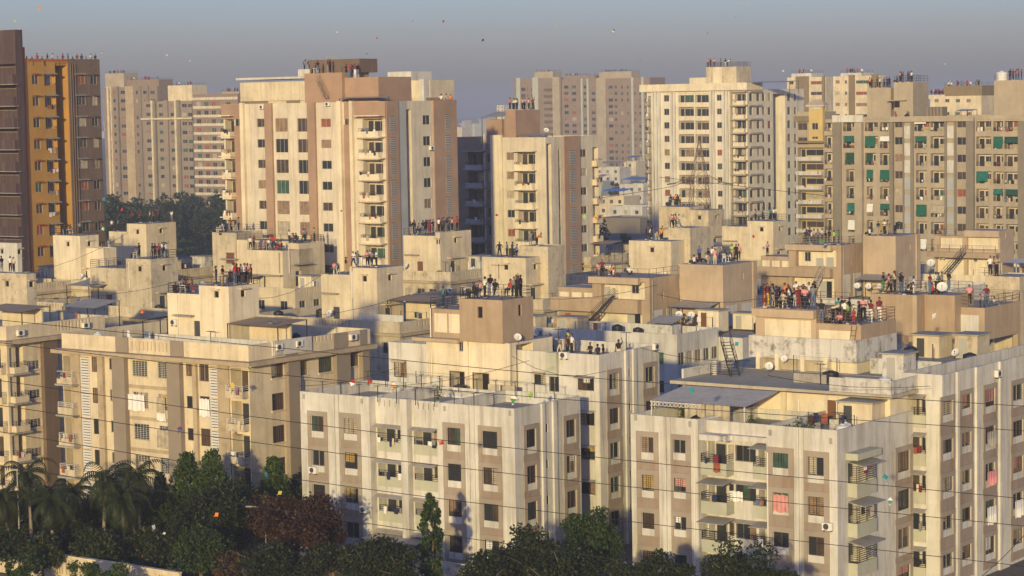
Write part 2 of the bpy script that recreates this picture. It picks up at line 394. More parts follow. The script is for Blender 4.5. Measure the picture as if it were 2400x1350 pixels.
    def door(s, k, side, px, py0, py1, w=.9, mat='door_grey', d=.12):
        a, zt = s.apx(k, side, px, py0); zb = s.apx(k, side, px, py1)[1]
        k.holes[side].append((a - w/2, a + w/2, zb, zt, d + .05, None))
        b = MB(); h = zt - zb
        b.box(-w/2, w/2, 0, .04, 0, h); b.box(-w/2+.12, w/2-.12, -.015, 0, h*.55, h-.15); b.box(-w/2+.12, w/2-.12, -.015, 0, .15, h*.48)
        o = s.part('door', b, mat, s.P(k, side, a, zb, d), 0 if side == 'F' else math.pi/2)
        b = MB(); b.box(w/2-.14, w/2-.08, -.05, -.001, h*.45, h*.52); link('door_handle', b.mesh('door_handle', ['iron']), o)
    # --- a balcony in a deep recess with a low front wall and a railing
    def balcony(s, k, side, a0, a1, z0, z1, depth=1.2, ph=.85, pmat='pale_green', rail=.45, out=.0, bmat=1, awn='tin', pane=None, rm='iron', clutter=True, dark=False):
        if a0 > a1: a0, a1 = a1, a0
        k.holes[side].append((a0, a1, z0 + ph*(out <= 0)*0, z1, depth, 3 if dark else 0))
        w = a1 - a0
        # door and window at the back
        dw = min(1.0, w*.42); zf = z0 + .05
        s.window(k, side, a0 + .12, a0 + .12 + dw, zf, z1 - .35, 'mid', d=depth - .06, hole=False, pane='glass' if random.random() < .6 else 'glass_brown', n=1)
        if w > 1.7: s.window(k, side, a0 + .3 + dw, a1 - .12, z0 + .9, z1 - .4, 'mid', d=depth - .06, hole=False, pane=pane, n=2)
        b = MB()
        if out > 0:
            s.sbox(b, k, side, a0, a1, z0 - .14, z0, -out, depth*.5)
            s.sbox(b, k, side, a0, a1, z0 + .001, z0 + ph, -out, -out + .1); s.sbox(b, k, side, a0, a0 + .1, z0 + .001, z0 + ph, -out + .101, -.001); s.sbox(b, k, side, a1 - .1, a1, z0 + .001, z0 + ph, -out + .101, -.001)
        else:
            s.sbox(b, k, side, a0 + .003, a1 - .003, z0 + .003, z0 + ph, .006, .1)
        bal = s.part('balcony', b, pmat)
        if rail > 0:
            b = MB(); P = lambda a, z, d: s.P(k, side, a, z, d); dd = -out + .05; zt = z0 + ph + rail
            nn = max(1, int(rail/.15))
            for i in range(nn): z = zt - rail*i/nn; b.bar(P(a0 + .02, z, dd), P(a1 - .02, z, dd), .035)
            for i in range(3): a = a0 + .04 + (w - .08)*i/2; b.bar(P(a, z0 + ph, dd), P(a, zt, dd), .04)
            if out > .3:
                for a in (a0 + .04, a1 - .04):
                    for i in range(nn): z = zt - rail*i/nn; b.bar(P(a, z, dd), P(a, z, -.02), .03)
            link('railing', b.mesh('railing', [rm]), bal)
        if awn: s.hood(k, side, a0 - .08, a1 + .08, z1 - .12, awn, out=out + .65, drop=.22)
        if clutter:
            for _ in range(random.choice([0, 1, 2, 3, 4])):
                cm = random.choice(WASH); x = a0 + (w - .4)*random.random(); hh = random.uniform(.3, .75); ww = random.uniform(.2, .5); zt = z0 + ph + max(rail, .1)*random.uniform(.6, 1.0); d_ = -out - .05 - random.random()*.06
                b = MB(); P = lambda a, z, d: s.P(k, side, a, z, d); n = 4; x1 = min(x + ww, a1 - .03)
                for i in range(n):
                    u0, u1 = x + (x1-x)*i/n, x + (x1-x)*(i+1)/n; f0, f1 = .03*math.sin(i*2.1), .03*math.sin((i+1)*2.1)
                    b.quad(P(u0, zt-hh+f0, d_-f0), P(u1, zt-hh+f1, d_-f1), P(u1, zt, d_), P(u0, zt, d_))
                s.part('washing', b, cm)
    # --- walls, roof and parapet of every block
    def finish(s):
        for k in s.blocks:
            b = MB(); T = .16
            for side in ('F', 'R'):
                off = k.y0 if side == 'F' else k.x1; A0, A1 = (k.x0, k.x1) if side == 'F' else (k.y0, k.y1)
                hs = []
                for (a0, a1, z0, z1, d, bm) in k.holes[side]:
                    a0, a1, z0, z1 = max(a0, A0 + .01), min(a1, A1 - .01), max(z0, k.z0 + .01), min(z1, k.zp - .01)
                    if a1 - a0 > .02 and z1 - z0 > .02: hs.append((a0, a1, z0, z1, d, bm))
                aa = sorted(set([A0, A1] + [h[0] for h in hs] + [h[1] for h in hs]))
                P = lambda a, z, d=0: s.P(k, side, a, z, d)
                for i in range(len(aa) - 1):
                    u0, u1 = aa[i], aa[i+1]
                    if u1 - u0 < 1e-5: continue
                    uc = (u0 + u1)/2
                    hh = sorted([(h[2], h[3]) for h in hs if h[0] < uc < h[1]])
                    z = k.z0
                    for (z0, z1) in hh:
                        if z0 > z + 1e-5: b.quad(P(u0, z), P(u1, z), P(u1, z0), P(u0, z0), m=0)
                        z = max(z, z1)
                    if z < k.zp - 1e-5: b.quad(P(u0, z), P(u1, z), P(u1, k.zp), P(u0, k.zp), m=0)
                for (a0, a1, z0, z1, d, bm) in hs:
                    b.quad(P(a0, z0), P(a0, z0, d), P(a0, z1, d), P(a0, z1)); b.quad(P(a1, z0, d), P(a1, z0), P(a1, z1), P(a1, z1, d))
                    b.quad(P(a0, z1), P(a0, z1, d), P(a1, z1, d), P(a1, z1)); b.quad(P(a0, z0, d), P(a0, z0), P(a1, z0), P(a1, z0, d))
                    if bm is not None: b.quad(P(a0, z0, d), P(a1, z0, d), P(a1, z1, d), P(a0, z1, d), m=2)
            x0, x1, y0, y1, z0, zp, zr = k.x0, k.x1, k.y0, k.y1, k.z0, k.zp, k.zr
            b.quad((x0,y1,z0),(x0,y0,z0),(x0,y0,zp),(x0,y1,zp)); b.quad((x1,y1,z0),(x0,y1,z0),(x0,y1,zp),(x1,y1,zp))
            if k.bottom: b.quad((x0,y0,z0),(x0,y1,z0),(x1,y1,z0),(x1,y0,z0))
            if zp - zr > .05:
                i0, i1, j0, j1 = x0+T, x1-T, y0+T, y1-T
                b.quad((i0,j0,zr),(i1,j0,zr),(i1,j1,zr),(i0,j1,zr), m=1)
                for (p, q, pi, qi) in (((x0,y0),(x1,y0),(i0,j0),(i1,j0)), ((x1,y0),(x1,y1),(i1,j0),(i1,j1)), ((x1,y1),(x0,y1),(i1,j1),(i0,j1)), ((x0,y1),(x0,y0),(i0,j1),(i0,j0))):
                    b.quad((*p,zp),(*q,zp),(*qi,zp),(*pi,zp)); b.quad((*pi,zp),(*qi,zp),(*qi,zr),(*pi,zr))
            else: b.quad((x0,y0,zp),(x1,y0,zp),(x1,y1,zp),(x0,y1,zp), m=1)
            s.part(k.name, b, [k.mat, k.roof, k.mat2])
    # --- rooftop fittings
    def recess(s, k, side, rect, depth=.6):
        x0, y0, x1, y1 = rect; xc, yc = (x0+x1)/2, (y0+y1)/2
        a0, a1 = s.apx(k, side, x0, yc)[0], s.apx(k, side, x1, yc)[0]; zt, zb = s.apx(k, side, xc, y0)[1], s.apx(k, side, xc, y1)[1]
        k.holes[side].append((a0, a1, zb, zt, depth, 2)); return a0, a1, zb, zt
    def wpx(s, k, side, rect, style='mid', **kw):
        x0, y0, x1, y1 = rect; xc, yc = (x0+x1)/2, (y0+y1)/2
        a0, a1 = s.apx(k, side, x0, yc)[0], s.apx(k, side, x1, yc)[0]; zt, zb = s.apx(k, side, xc, y0)[1], s.apx(k, side, xc, y1)[1]
        return s.window(k, side, a0, a1, zb, zt, style, **kw)
    def railing(s, pts, z, h=1.0, n=3, rm='iron', step=1.6, t=.04):
        b = MB()
        for (p, q) in zip(pts[:-1], pts[1:]):
            L = math.hypot(q[0]-p[0], q[1]-p[1]); m = max(1, round(L/step))
            for i in range(m + 1):
                f = i/m; x, y = p[0]+(q[0]-p[0])*f, p[1]+(q[1]-p[1])*f; b.bar((x, y, z), (x, y, z+h), t)
            for i in range(n):
                zz = z + h*(i+1)/n; b.bar((p[0], p[1], zz), (q[0], q[1], zz), t*.85)
        return s.part('railing', b, rm)
    def rail_block(s, k, sides='FRLK', h=1.0, n=3, rm='iron', inset=.08, z=None):
        z = k.zp if z is None else z; x0, x1, y0, y1 = k.x0+inset, k.x1-inset, k.y0+inset, k.y1-inset
        if 'F' in sides: s.railing([(x0, y0), (x1, y0)], z, h, n, rm)
        if 'R' in sides: s.railing([(x1, y0), (x1, y1)], z, h, n, rm)
        if 'L' in sides: s.railing([(x0, y0), (x0, y1)], z, h, n, rm)
        if 'K' in sides: s.railing([(x0, y1), (x1, y1)], z, h, n, rm)
    def ac(s, k, side, px, py):
        a, z = s.apx(k, side, px, py)
        def f():
            b = MB(); b.box(-.42, .42, -.32, 0, 0, .56, 0)
            n = 16; c = (-.08, -.335, .28)
            b.loft([[(c[0]+.23*math.cos(2*math.pi*i/n), yy, c[2]+.23*math.sin(2*math.pi*i/n)) for i in range(n)] for yy in (-.321, -.335)], 1)
            b.box(-.3, -.25, -.3, 0.02, -.1, -.001, 2); b.box(.25, .3, -.3, .02, -.1, -.001, 2)
            return b.mesh('air_conditioner', ['ac_white', 'fan_dark', 'iron'])
        return link('air_conditioner', shared('ac', f), s.e, s.P(k, side, a, z - .28, -.03), 0 if side == 'F' else math.pi/2)
    def pipe(s, pts, r=.05, mat='pvc', n=6):
        b = MB()
        for p, q in zip(pts[:-1], pts[1:]): b.tube(p, q, r, r, n)
        return s.part('pipe', b, mat)
    def pipepx(s, k, side, px, py0, py1, r=.05, mat='pvc'):
        a, zt = s.apx(k, side, px, py0); zb = s.apx(k, side, px, py1)[1]
        return s.pipe([s.P(k, side, a, zt, -.09), s.P(k, side, a, zb, -.09)], r, mat)
    def dish(s, x, y, z, az=None, r=.42):
        def f():
            b = MB(); rings = []
            for t in (0.02, .35, .7, 1.0): rings.append([(t*math.cos(2*math.pi*i/14), -.28*t*t + .0, t*math.sin(2*math.pi*i/14)) for i in range(14)])
            b.loft(rings, 0, cap=False)
            b.bar((0, -.02, -.6), (0, -.75, -.05), .05, m=1); b.bar((0, -.72, -.08), (0, -.85, .05), .13, m=1)
            b.bar((0, .12, -.1), (0, .12, -1.5), .09, m=1); b.bar((0, .02, 0), (0, .12, -.1), .08, m=1)
            return b.mesh('satellite_dish', ['ac_white', 'iron'])
        o = link('satellite_dish', shared('dish', f), s.e, (x, y, z + r*1.45), 0, (r, r, r))
        o.rotation_euler = (R_(-35), 0, random.uniform(-.5, .9) if az is None else az); return o
    def tank(s, x, y, z, r=.6, h=1.2, mat='tank_black'):
        def f():
            b = MB(); rings = []
            for (t, zz) in ((1, 0), (1, .3), (1.04, .33), (1, .36), (1, .62), (1.04, .65), (1, .68), (.98, .88), (.6, .97), (.35, .98), (.35, 1.04)):
                rings.append([(t*math.cos(2*math.pi*i/16), t*math.sin(2*math.pi*i/16), zz) for i in range(16)])
            b.loft(rings, 0); return b.mesh('water_tank', [mat])
        return link('water_tank', shared(('tank', mat), f), s.e, (x, y, z), 0, (r, r, h))
    def shed(s, x0, x1, y0, y1, z0, zl, zh, mat='tin', post='iron', slope='y', name='shed_roof', corr=True):
        """a corrugated lean-to roof on posts"""
        b = MB(); n = max(4, int(((x1 - x0) if slope == 'y' else (y1 - y0))/.35)) * (2 if corr else 1)
        for i in range(n):
            t0, t1 = i/n, (i+1)/n; c0, c1 = (.03*(i % 2), .03*((i+1) % 2)) if corr else (0, 0)
            if slope == 'y':
                xa, xb = x0 + (x1-x0)*t0, x0 + (x1-x0)*t1
                for dz in (0, -.02): b.quad((xa, y0, zl+c0+dz), (xb, y0, zl+c1+dz), (xb, y1, zh+c1+dz), (xa, y1, zh+c0+dz))
            else:
                ya, yb = y0 + (y1-y0)*t0, y0 + (y1-y0)*t1
                for dz in (0, -.02): b.quad((x0, ya, zl+c0+dz), (x1, ya, zh+c0+dz), (x1, yb, zh+c1+dz), (x0, yb, zl+c1+dz))
        s.part(name, b, mat)
        for (x, y) in ((x0+.1, y0+.1), (x1-.1, y0+.1), (x0+.1, y1-.1), (x1-.1, y1-.1)):
            z = (zl if y < (y0+y1)/2 else zh) if slope == 'y' else (zl if x < (x0+x1)/2 else zh)
            b = MB(); b.bar((x, y, z0), (x, y, z-.03), .08); s.part('post', b, post)
    def roof_clutter(s, k, z, n=6, seed=1, avoid=()):
        r = random.Random(seed)
        def spot(m=.8):
            for _ in range(30):
                x, y = r.uniform(k.x0+m, k.x1-m), r.uniform(k.y0+m, k.y1-m)
                if all(not (q.x0-.9 < x < q.x1+.9 and q.y0-.9 < y < q.y1+.9) for q in avoid): return x, y
            return None
        for i in range(n):
            p = spot()
            if not p: continue
            x, y = p; t = r.random()
            if t < .25: s.tank(x, y, z, r.uniform(.45, .65), r.uniform(.9, 1.3), r.choice(['tank_black', 'tank_black', 'tank_white']))
            elif t < .5: s.dish(x, y, z, r.uniform(-.3, .9), r.uniform(.35, .55))
            elif t < .7:
                L = r.uniform(1.5, 4); q = MB(); 
                if r.random() < .5: q.box(x, min(x+L, k.x1-.3), y, y+.12, z, z+r.uniform(.6, 1.3))
                else: q.box(x, x+.12, y, min(y+L, k.y1-.3), z, z+r.uniform(.6, 1.3))
                s.part('low_wall', q, r.choice(['cream', 'white_old', 'concrete', 'cream_old']))
            elif t < .85:
                L = r.uniform(2, 5); s.pipe([(x, y, z+.12), (min(x+L, k.x1-.3), y, z+.12), (min(x+L, k.x1-.3), y, z+r.uniform(.8, 2.2))], .05, r.choice(['pvc', 'iron_brown']))
            else:
                q = MB(); h = r.uniform(1.5, 2.3); q.bar((x, y, z), (x, y, z+h), .05); q.bar((x-.5, y, z+h), (x+.5, y, z+h), .04)
                for i_ in range(4): q.bar((x-.4+i_*.27, y-.3, z+h), (x-.4+i_*.27, y+.3, z+h), .025)
                s.part('aerial', q, 'iron')
        for i in range(max(1, n//4)):            # little store rooms and stair heads
            p = spot(2.2)
            if not p: continue
            x, y = p; w_, d_, h = r.uniform(1.8, 3.4), r.uniform(1.8, 2.8), r.uniform(1.5, 2.6); x1_, y1_ = min(x+w_, k.x1-.3), min(y+d_, k.y1-.3)
            if any(q.x0 < x1_ and x < q.x1 and q.y0 < y1_ and y < q.y1 for q in avoid): continue
            q = MB(); q.box(x, x1_, y, y1_, z, z+h); s.part('store_room', q, r.choice(['cream', 'cream_old', 'white_old', 'cream_bright']))
            q = MB(); q.box(x-.2, x1_+.2, y-.25, y1_+.1, z+h+.003, z+h+.12); s.part('slab', q, 'concrete')
            q = MB(); q.box(x+.4, x+1.1, y-.04, y-.003, z+.05, z+h-.25); s.part('door', q, r.choice(['door_grey', 'door_wood', 'fan_dark']))
        # washing lines
        for i in range(max(1, n//4)):
            p = spot(1.5)
            if not p: continue
            x, y = p; L = min(4.0, k.x1-.4-x); q = MB(); q.bar((x, y, z), (x, y, z+1.7), .05); q.bar((x+L, y, z), (x+L, y, z+1.7), .05); q.bar((x, y, z+1.65), (x+L, y, z+1.65), .015); s.part('washing_line', q, 'iron')
            for j in range(r.choice([0, 2, 3, 4])):
                u = x+.2+r.random()*max(.1, L-.8); q = MB(); w_ = r.uniform(.3, .6); q.box(u, u+w_, y-.015, y+.015, z+1.64-r.uniform(.5, .9), z+1.64); s.part('washing', q, r.choice(WASH))
    def stair(s, p, q, w=.7, n=10, mat='iron', rail=True):
        """an open iron stair from p up to q"""
        p, q = Vector(p), Vector(q); d = q - p; side = Vector((-d.y, d.x, 0)); side.normalize(); side *= w/2
        b = MB()
        for sg in (-1, 1): b.bar(p + side*sg, q + side*sg, .05, .16)
        for i in range(n): c = p + d*((i+.5)/n); b.bar(c - side, c + side, .24, .03)
        if rail:
            up = Vector((0, 0, .85))
            for sg in (-1, 1):
                b.bar(p + side*sg + up, q + side*sg + up, .04); b.bar(p + side*sg + up*.5, q + side*sg + up*.5, .03)
                for i in range(4): c = p + d*(i/3) + side*sg; b.bar(c, c + up, .035)
        return s.part('iron_stair', b, mat)
    def ladder(s, p, q, w=.45, mat='iron'):
        p, q = Vector(p), Vector(q); side = Vector((w/2, 0, 0)); b = MB()
        for sg in (-1, 1): b.bar(p + side*sg, q + side*sg, .05)
        n = max(3, int((q-p).length/.35))
        for i in range(1, n): c = p + (q-p)*(i/n); b.bar(c - side, c + side, .035)
        return s.part('ladder', b, mat)

# ================================================================== LARGE STRUCTURE
HAZE_D = 0.00032
q = MB(); q.quad((-3000, -60, 0), (3000, -60, 0), (3000, 7000, 0), (-3000, 7000, 0)); o = link('ground', q.mesh('ground', ['ground'])); o['kind'] = 'structure'
def strip_uv(name, p, q, w, z, mat):
    b = MB(); p, q = Vector(p), Vector(q); d = (q-p).normalized(); n = Vector((-d.y, d.x))*w/2
    b.quad((*(p-n), z), (*(q-n), z), (*(q+n), z), (*(p+n), z)); o = link(name, b.mesh(name, [mat])); o['kind'] = 'structure'
uvec, vvec = Vector((math.cos(GRID), math.sin(GRID))), Vector((-math.sin(GRID), math.cos(GRID)))
pB = at_z(1205, 958, 14.0).to_2d()
strip_uv('road', pB - vvec*17 - uvec*160, pB - vvec*17 + uvec*120, 8, .004, 'asphalt')
strip_uv('pavement', pB - vvec*9.5 - uvec*160, pB - vvec*9.5 + uvec*120, 3, .12, 'concrete')

# ------------------------------------------------------------------ foreground block B (centre)
B = Bld('apartment_block', 'white apartment block with tan window bays, clotheslines on its roof terrace, bottom centre', 1205, 958, 14.0)
bl = B.bpx(1205, 958, 14.0, 1027, 1360, 0, 1.0, 'white')            # right front bay
D1 = bl.y1
xl0 = B.F(703, 930, 0)[0]; xl1 = B.F(865, 930, 0)[0]; xm1 = bl.x0
bm = B.block(xl1, xm1, .8, D1, 0, 13.0, 13.9, 'white')               # recessed middle bay
bll = B.block(xl0, xl1, 0, D1, 0, 13.0, 14.0, 'white')
bc = B.block(xl0, -7.5, D1, 13.3, 0, 13.0, 13.02, 'white')           # terrace behind
rw = B.bpx(1404, 832, 17.0, 911, 1545, 0, 1.0, 'white', name='wall')
kw = dict(surround='tan_panel', hood=None)
def bcol(k, side, r, n=5, **q): return B.col(k, side, r, n, 3.0, surround='tan_panel', m=.42, **q)
bcol(bll, 'F', (730, 975, 759, 1011)); bcol(bll, 'F', (806, 980, 837, 1017))
bcol(bl, 'F', (1048, 1003, 1080, 1043)); bcol(bl, 'F', (1131, 1011, 1166, 1051))
bcol(bl, 'R', (1233, 1006, 1255, 1048)); bcol(bl, 'R', (1326, 984, 1348, 1024))
for (x0, x1) in ((779, 786), (789, 796)): B.ribpx(bll, 'F', x0, x1, 1000)
for (x0, x1) in ((1094, 1101), (1106, 1113)): B.ribpx(bl, 'F', x0, x1, 1000)
for (x0, x1) in ((1268, 1275), (1294, 1303)): B.ribpx(bl, 'R', x0, x1, 1000, out=.16)
for r in range(4):
    a, z = B.R(1281, 1003, 0); B.window(bl, 'R', a-.2, a+.2, z-.35-3*r, z+.35-3*r, 'mid', pane='dark', n=1, fm='iron')
# middle bay balconies
za = B.F(918, 1036, .8)[1]
xa0, xa1 = B.F(882, 1000, .8)[0], B.F(950, 1000, .8)[0]; xb0, xb1 = B.F(967, 1000, .8)[0], B.F(1026, 1000, .8)[0]
B.rib(bm, 'F', xa1+.04, xb0-.04, 0, 14.02, .7, 'white')
for r in range(4):
    for (u0, u1) in ((xa0, xa1), (xb0, xb1)):
        z0 = za - .86 - 3*r
        if z0 > .3: B.balcony(bm, 'F', u0+.1, u1-.1, z0, z0+2.25, 1.15, .86, 'pale_green', .5)
B.slots(bm, 'F', 882, 945, 936, 950, 5, w=.12); B.slots(bm, 'F', 975, 1022, 944, 958, 4, w=.12)
b = MB(); B.sbox(b, bm, 'F', xa0-.05, xa1+.03, za+1.45, 13.88, -.03, .01); B.sbox(b, bm, 'F', xb0-.03, xb1, za+1.45, 13.88, -.03, .01)
B.shed(xa0-.6, xb1-1.2, -.9, .75, 0, za-8.2, za-7.8, 'tin', 'iron')                      # ground floor tin awning
B.ac(bll, 'F', 738, 1101); B.ac(bll, 'F', 857, 1193)
b = MB()
for (px, py) in ((1042, 955), (1195, 966), (848, 938), (712, 927)):
    a, z = B.F(px, py, 0); b = MB(); b.box(a-.12, a+.12, -.03, .01, z-.3, z+.12); B.part('spout', b, 'concrete')
b = MB(); a0 = B.F(860, 1330, -2)[0]
b.box(xl0-3, 6, -3.2, -3.0, 0, 1.5); B.part('compound_wall', b, 'white_old')
# rear wing
def rcol(side, r, n=5, **q): return B.col(rw, side, r, n, 3.0, **q)
rcol('F', (923, 848, 953, 884), 1, hood='cream'); rcol('F', (1252, 876, 1279, 902), 1, hood='cream'); rcol('F', (1287, 879, 1310, 918), 1)
rcol('F', (1354, 886, 1392, 915), 5, hood='tin', sill='white')
bcol(rw, 'R', (1427, 876, 1449, 912), 5); bcol(rw, 'R', (1512, 860, 1533, 895), 5)
for (x0, x1) in ((1464, 1470), (1482, 1490)): B.ribpx(rw, 'R', x0, x1, 900, out=.16)
for r in range(5):
    a, z = B.R(1475, 873, rw.x1); B.window(rw, 'R', a-.17, a+.17, z-.35-3*r, z+.35-3*r, 'mid', pane='dark', n=1, fm='iron')
b = MB(); B.sbox(b, rw, 'F', B.F(1283, 830, rw.y0)[0], B.F(1309, 830, rw.y0)[0], 14.9, 16.98, -.35, .02); B.part('green_bay', b, 'pale_green')
B.ac(rw, 'F', 1325, 832); B.ac(rw, 'R', 1534, 812)
# stair tower on the terrace
SY = 12.0
st = B.block(B.F(1004, 850, SY)[0], B.F(1196, 850, SY)[0], SY, SY+6.4, 13.02, 17.7, 17.72, 'cream_bright')
tb = B.block(B.F(1076, 700, SY-.45)[0], B.F(1177, 702, SY-.45)[0], SY-.45, B.R(1249, 690, B.F(1177, 702, SY-.45)[0])[0], 17.72, 21.4, 21.5, 'tan', bottom=True)
lb = B.block(st.x0, tb.x0, SY+.3, SY+5.6, 17.72, 20.3, 20.4, 'tan')
b = MB(); B.sbox(b, lb, 'F', lb.x0+.55, lb.x0+2.0, 18.3, 20.0, -.02, .02); B.sbox(b, lb, 'F', lb.x0+2.2, lb.x1-.05, 18.3, 20.0, -.02, .02); B.part('infill_panel', b, 'cream_bright')
B.ledge(st, 'F', st.x0-1.2, tb.x0-.02, 17.55, 17.85, .8, 'tan_light', 'slab')
B.window(st, 'F', *[B.F(p, 800, SY)[0] for p in (1075, 1085)], *[B.F(1080, p, SY)[1] for p in (824, 796)], 'mid', n=2)
for (x0, x1, y0, y1) in ((1056, 1088, 872, 914), (1110, 1145, 876, 930)):
    a0, a1 = B.F(x0, 890, SY)[0], B.F(x1, 890, SY)[0]; z1 = B.F((x0+x1)/2, y0, SY)[1]
    st.holes['F'].append((a0, a1, 13.05, z1, 1.4, 0))
    b = MB(); B.sbox(b, st, 'F', a0-.08, a0, 13.05, z1+.08, -.05, .05); B.sbox(b, st, 'F', a1, a1+.08, 13.05, z1+.08, -.05, .05); B.sbox(b, st, 'F', a0, a1, z1, z1+.08, -.05, .05)
    B.part('door_frame', b, 'iron_brown')
    b = MB(); B.sbox(b, st, 'F', a0+.02, a1-.02, 13.05, z1-.02, 1.3, 1.36); B.part('doorway', b, 'dark')  # near-black sheet paints the darkness inside the open doorway
for px in (1004, 1092, 1196):
    B.ribpx(st, 'F', px-4 if px > 1100 else px, px+8 if px < 1100 else px+2, 850, 13.03, 17.7, .22, 'cream_bright')
B.vent(tb, 'F', 1125, 732, .55, 1.0, False); B.vent(tb, 'R', 1219, 727, .5, 1.0, False)
# dark stair opening on the tower's right side
a0, a1 = st.y0+.9, st.y0+3.4; st.holes['R'].append((a0, a1, 13.1, 17.5, 1.2, 0))
B.railing([(tb.x0+.1, tb.y0+.1), (tb.x1-.1, tb.y0+.1), (tb.x1-.1, tb.y1-.1), (tb.x0+.1, tb.y1-.1), (tb.x0+.1, tb.y0+.1)], 21.5, .95, 3)
B.railing([(lb.x0+.1, lb.y1-.1), (lb.x0+.1, lb.y0+.1), (lb.x1-.1, lb.y0+.1)], 20.4, .95, 4)
B.pipepx(st, 'F', 1010, 722, 905); B.dish(tb.x1+.4, tb.y0+1.6, 17.6, .9, .36); B.dish(rw.x0+12, rw.y0+7, 17.2, .6)
# clothesline posts and wires on the terrace
for row, (y, z) in enumerate(((.12, 14.0), (8.6, 13.9))):
    xs = [xl0 + .5 + i*2.05 for i in range(11)]
    for x in xs:
        b = MB(); b.bar((x, y, 13.6), (x, y, z+1.0), .05); b.bar((x, y-.35, z+.98), (x, y+.35, z+.98), .04); B.part('line_post', b, 'iron')
    b = MB()
    for dy in (-.3, 0, .3):
        for p, q in zip(xs[:-1], xs[1:]): b.bar((p, y+dy, z+1.0), (q, y+dy, z+1.0), .012)
    B.part('clothesline', b, 'iron')
B.roof_clutter(bc, 13.02, 4, 3, (st,)); B.roof_clutter(rw, 16.0, 7, 4, (st, tb)); B.finish()

# ------------------------------------------------------------------ foreground block C (right)
C = Bld('apartment_block', 'white apartment block with tin shed on its terrace and tall stair cabin, bottom right', 1962, 1009, 14.2)
cr = C.bpx(1962, 1009, 14.2, 1796, 2140, 0, 1.0, 'white')
CD = cr.y1
x0 = C.F(1478, 965, 0)[0]; x1 = C.F(1635, 968, 0)[0]
cl = C.block(x0, x1, 0, 9.0, 0, 13.2, 14.2, 'white')
cm = C.block(x1, cr.x0, 1.3, 9.0, 0, 13.2, 14.0, 'white')
def ccol(k, side, r, n=5, **q): return C.col(k, side, r, n, 3.0, surround='tan_panel', m=.45, **q)
ccol(cl, 'F', (1503, 1024, 1532, 1061)); ccol(cl, 'F', (1578, 1031, 1607, 1062))
ccol(cr, 'F', (1811, 1062, 1848, 1097)); ccol(cr, 'F', (1893, 1071, 1931, 1115))
for (a_, b_) in ((1557, 1562), (1566, 1572)): C.ribpx(cl, 'F', a_, b_, 1000)
for (a_, b_) in ((1867, 1873), (1877, 1884)): C.ribpx(cr, 'F', a_, b_, 1040)
C.ribpx(cl, 'F', 1622, 1626, 1040, out=.06)
ccol(cr, 'R', (2103, 1058, 2131, 1105), 5)
# corner balconies on the right face
ya0, ya1 = C.R(1985, 1050, 0)[0], C.R(2075, 1040, 0)[0]
zt = C.R(2030, 1075, 0)[1]
C.ledge(cr, 'R', ya0-.2, ya0+3.6, zt+.35, zt+.85, 1.0, 'pale_green', 'canopy')
for r in range(4):
    z0 = zt - 2.35 - 3*r
    if z0 > .2: C.balcony(cr, 'R', ya0+.15, ya0+3.3, z0, z0+2.4, 1.3, .9, 'pale_green', 1.3, .75, awn='tin', rm='iron', pane='glass')
C.ac(cr, 'F', 2003-60, 1233); C.ac(cr, 'R', 2000, 1235)
# recessed middle bay
xa, xb = cm.x0, cm.x1; w = xb - xa
zt = C.F(1720, 1033, 1.3)[1]
C.ledge(cm, 'F', xa+.05, xa+w*.4, zt+.05, zt+.5, 1.25, 'white_old', 'canopy'); C.ledge(cm, 'F', xa+w*.4+.01, xb-.05, zt+.1, zt+.5, .55, 'white_old', 'canopy')
for r in range(4):
    z0 = zt - 2.5 - 3*r
    if z0 < .2: continue
    C.balcony(cm, 'F', xa+.12, xa+w*.40, z0, z0+2.4, 1.0, .85, 'pale_green', .65, 1.15, awn=('tin' if r else None))
    C.window(cm, 'F', xa+w*.42, xa+w*.72, z0+.95, z0+2.2, 'near', n=3)
    C.balcony(cm, 'F', xa+w*.76, xb-.08, z0, z0+2.4, 1.0, .85, 'pale_green', .65, .9)
    if r: C.hood(cm, 'F', xa+w*.41, xa+w*.73, z0+2.3, 'tin', .6)
b = MB()
for (px, py) in ((1490, 975), (1617, 990), (1805, 1010), (1947, 1030)):
    a, z = C.F(px, py, 0); b = MB(); b.box(a-.13, a+.13, -.03, .01, z-.35, z+.1); C.part('spout', b, 'concrete')
C.pipepx(cl, 'F', 1628, 1060, 1340, .045); C.pipepx(cr, 'F', 1800, 1060, 1340, .045)
# setback top floor and roof slab
PY = 9.0
pxl_ = C.F(1600, 905, PY)[0]
ph = C.block(pxl_, -.25, PY, 18.0, 13.1, 15.6, 15.62, 'cream_bright', 'concrete')
ph0 = C.block(x0, pxl_, PY, 18.0, 0, 13.2, 13.22, 'white')
b = MB(); b.box(pxl_-.6, .4, PY-1.0, 18.1, 15.62, 15.9); C.part('roof_slab', b, 'slab_beige')
C.door(ph, 'F', 1951, 938, 1003, .95, 'door_wood'); C.window(ph, 'F', *[C.F(p, 960, PY)[0] for p in (2024, 2066)], *[C.F(2045, p, PY)[1] for p in (990, 945)], 'near', n=3, pane='glass_green', fm='iron_brown')
a0, a1 = C.F(1716, 950, PY)[0], C.F(1752, 950, PY)[0]; ph.holes['F'].append((a0, a1, 13.25, 15.2, 1.2, 0))
b = MB(); C.sbox(b, ph, 'F', a0+.02, a1-.02, 13.25, 15.18, 1.1, 1.16); C.part('doorway', b, 'dark')  # dark colour of this sheet stands in for shade inside the opening
C.ribpx(ph, 'F', 1833, 1845, 950, 13.12, 15.6, .25, 'cream_bright')
C.pipepx(ph, 'F', 1873, 935, 1000); C.pipepx(ph, 'F', 1962, 900, 985)
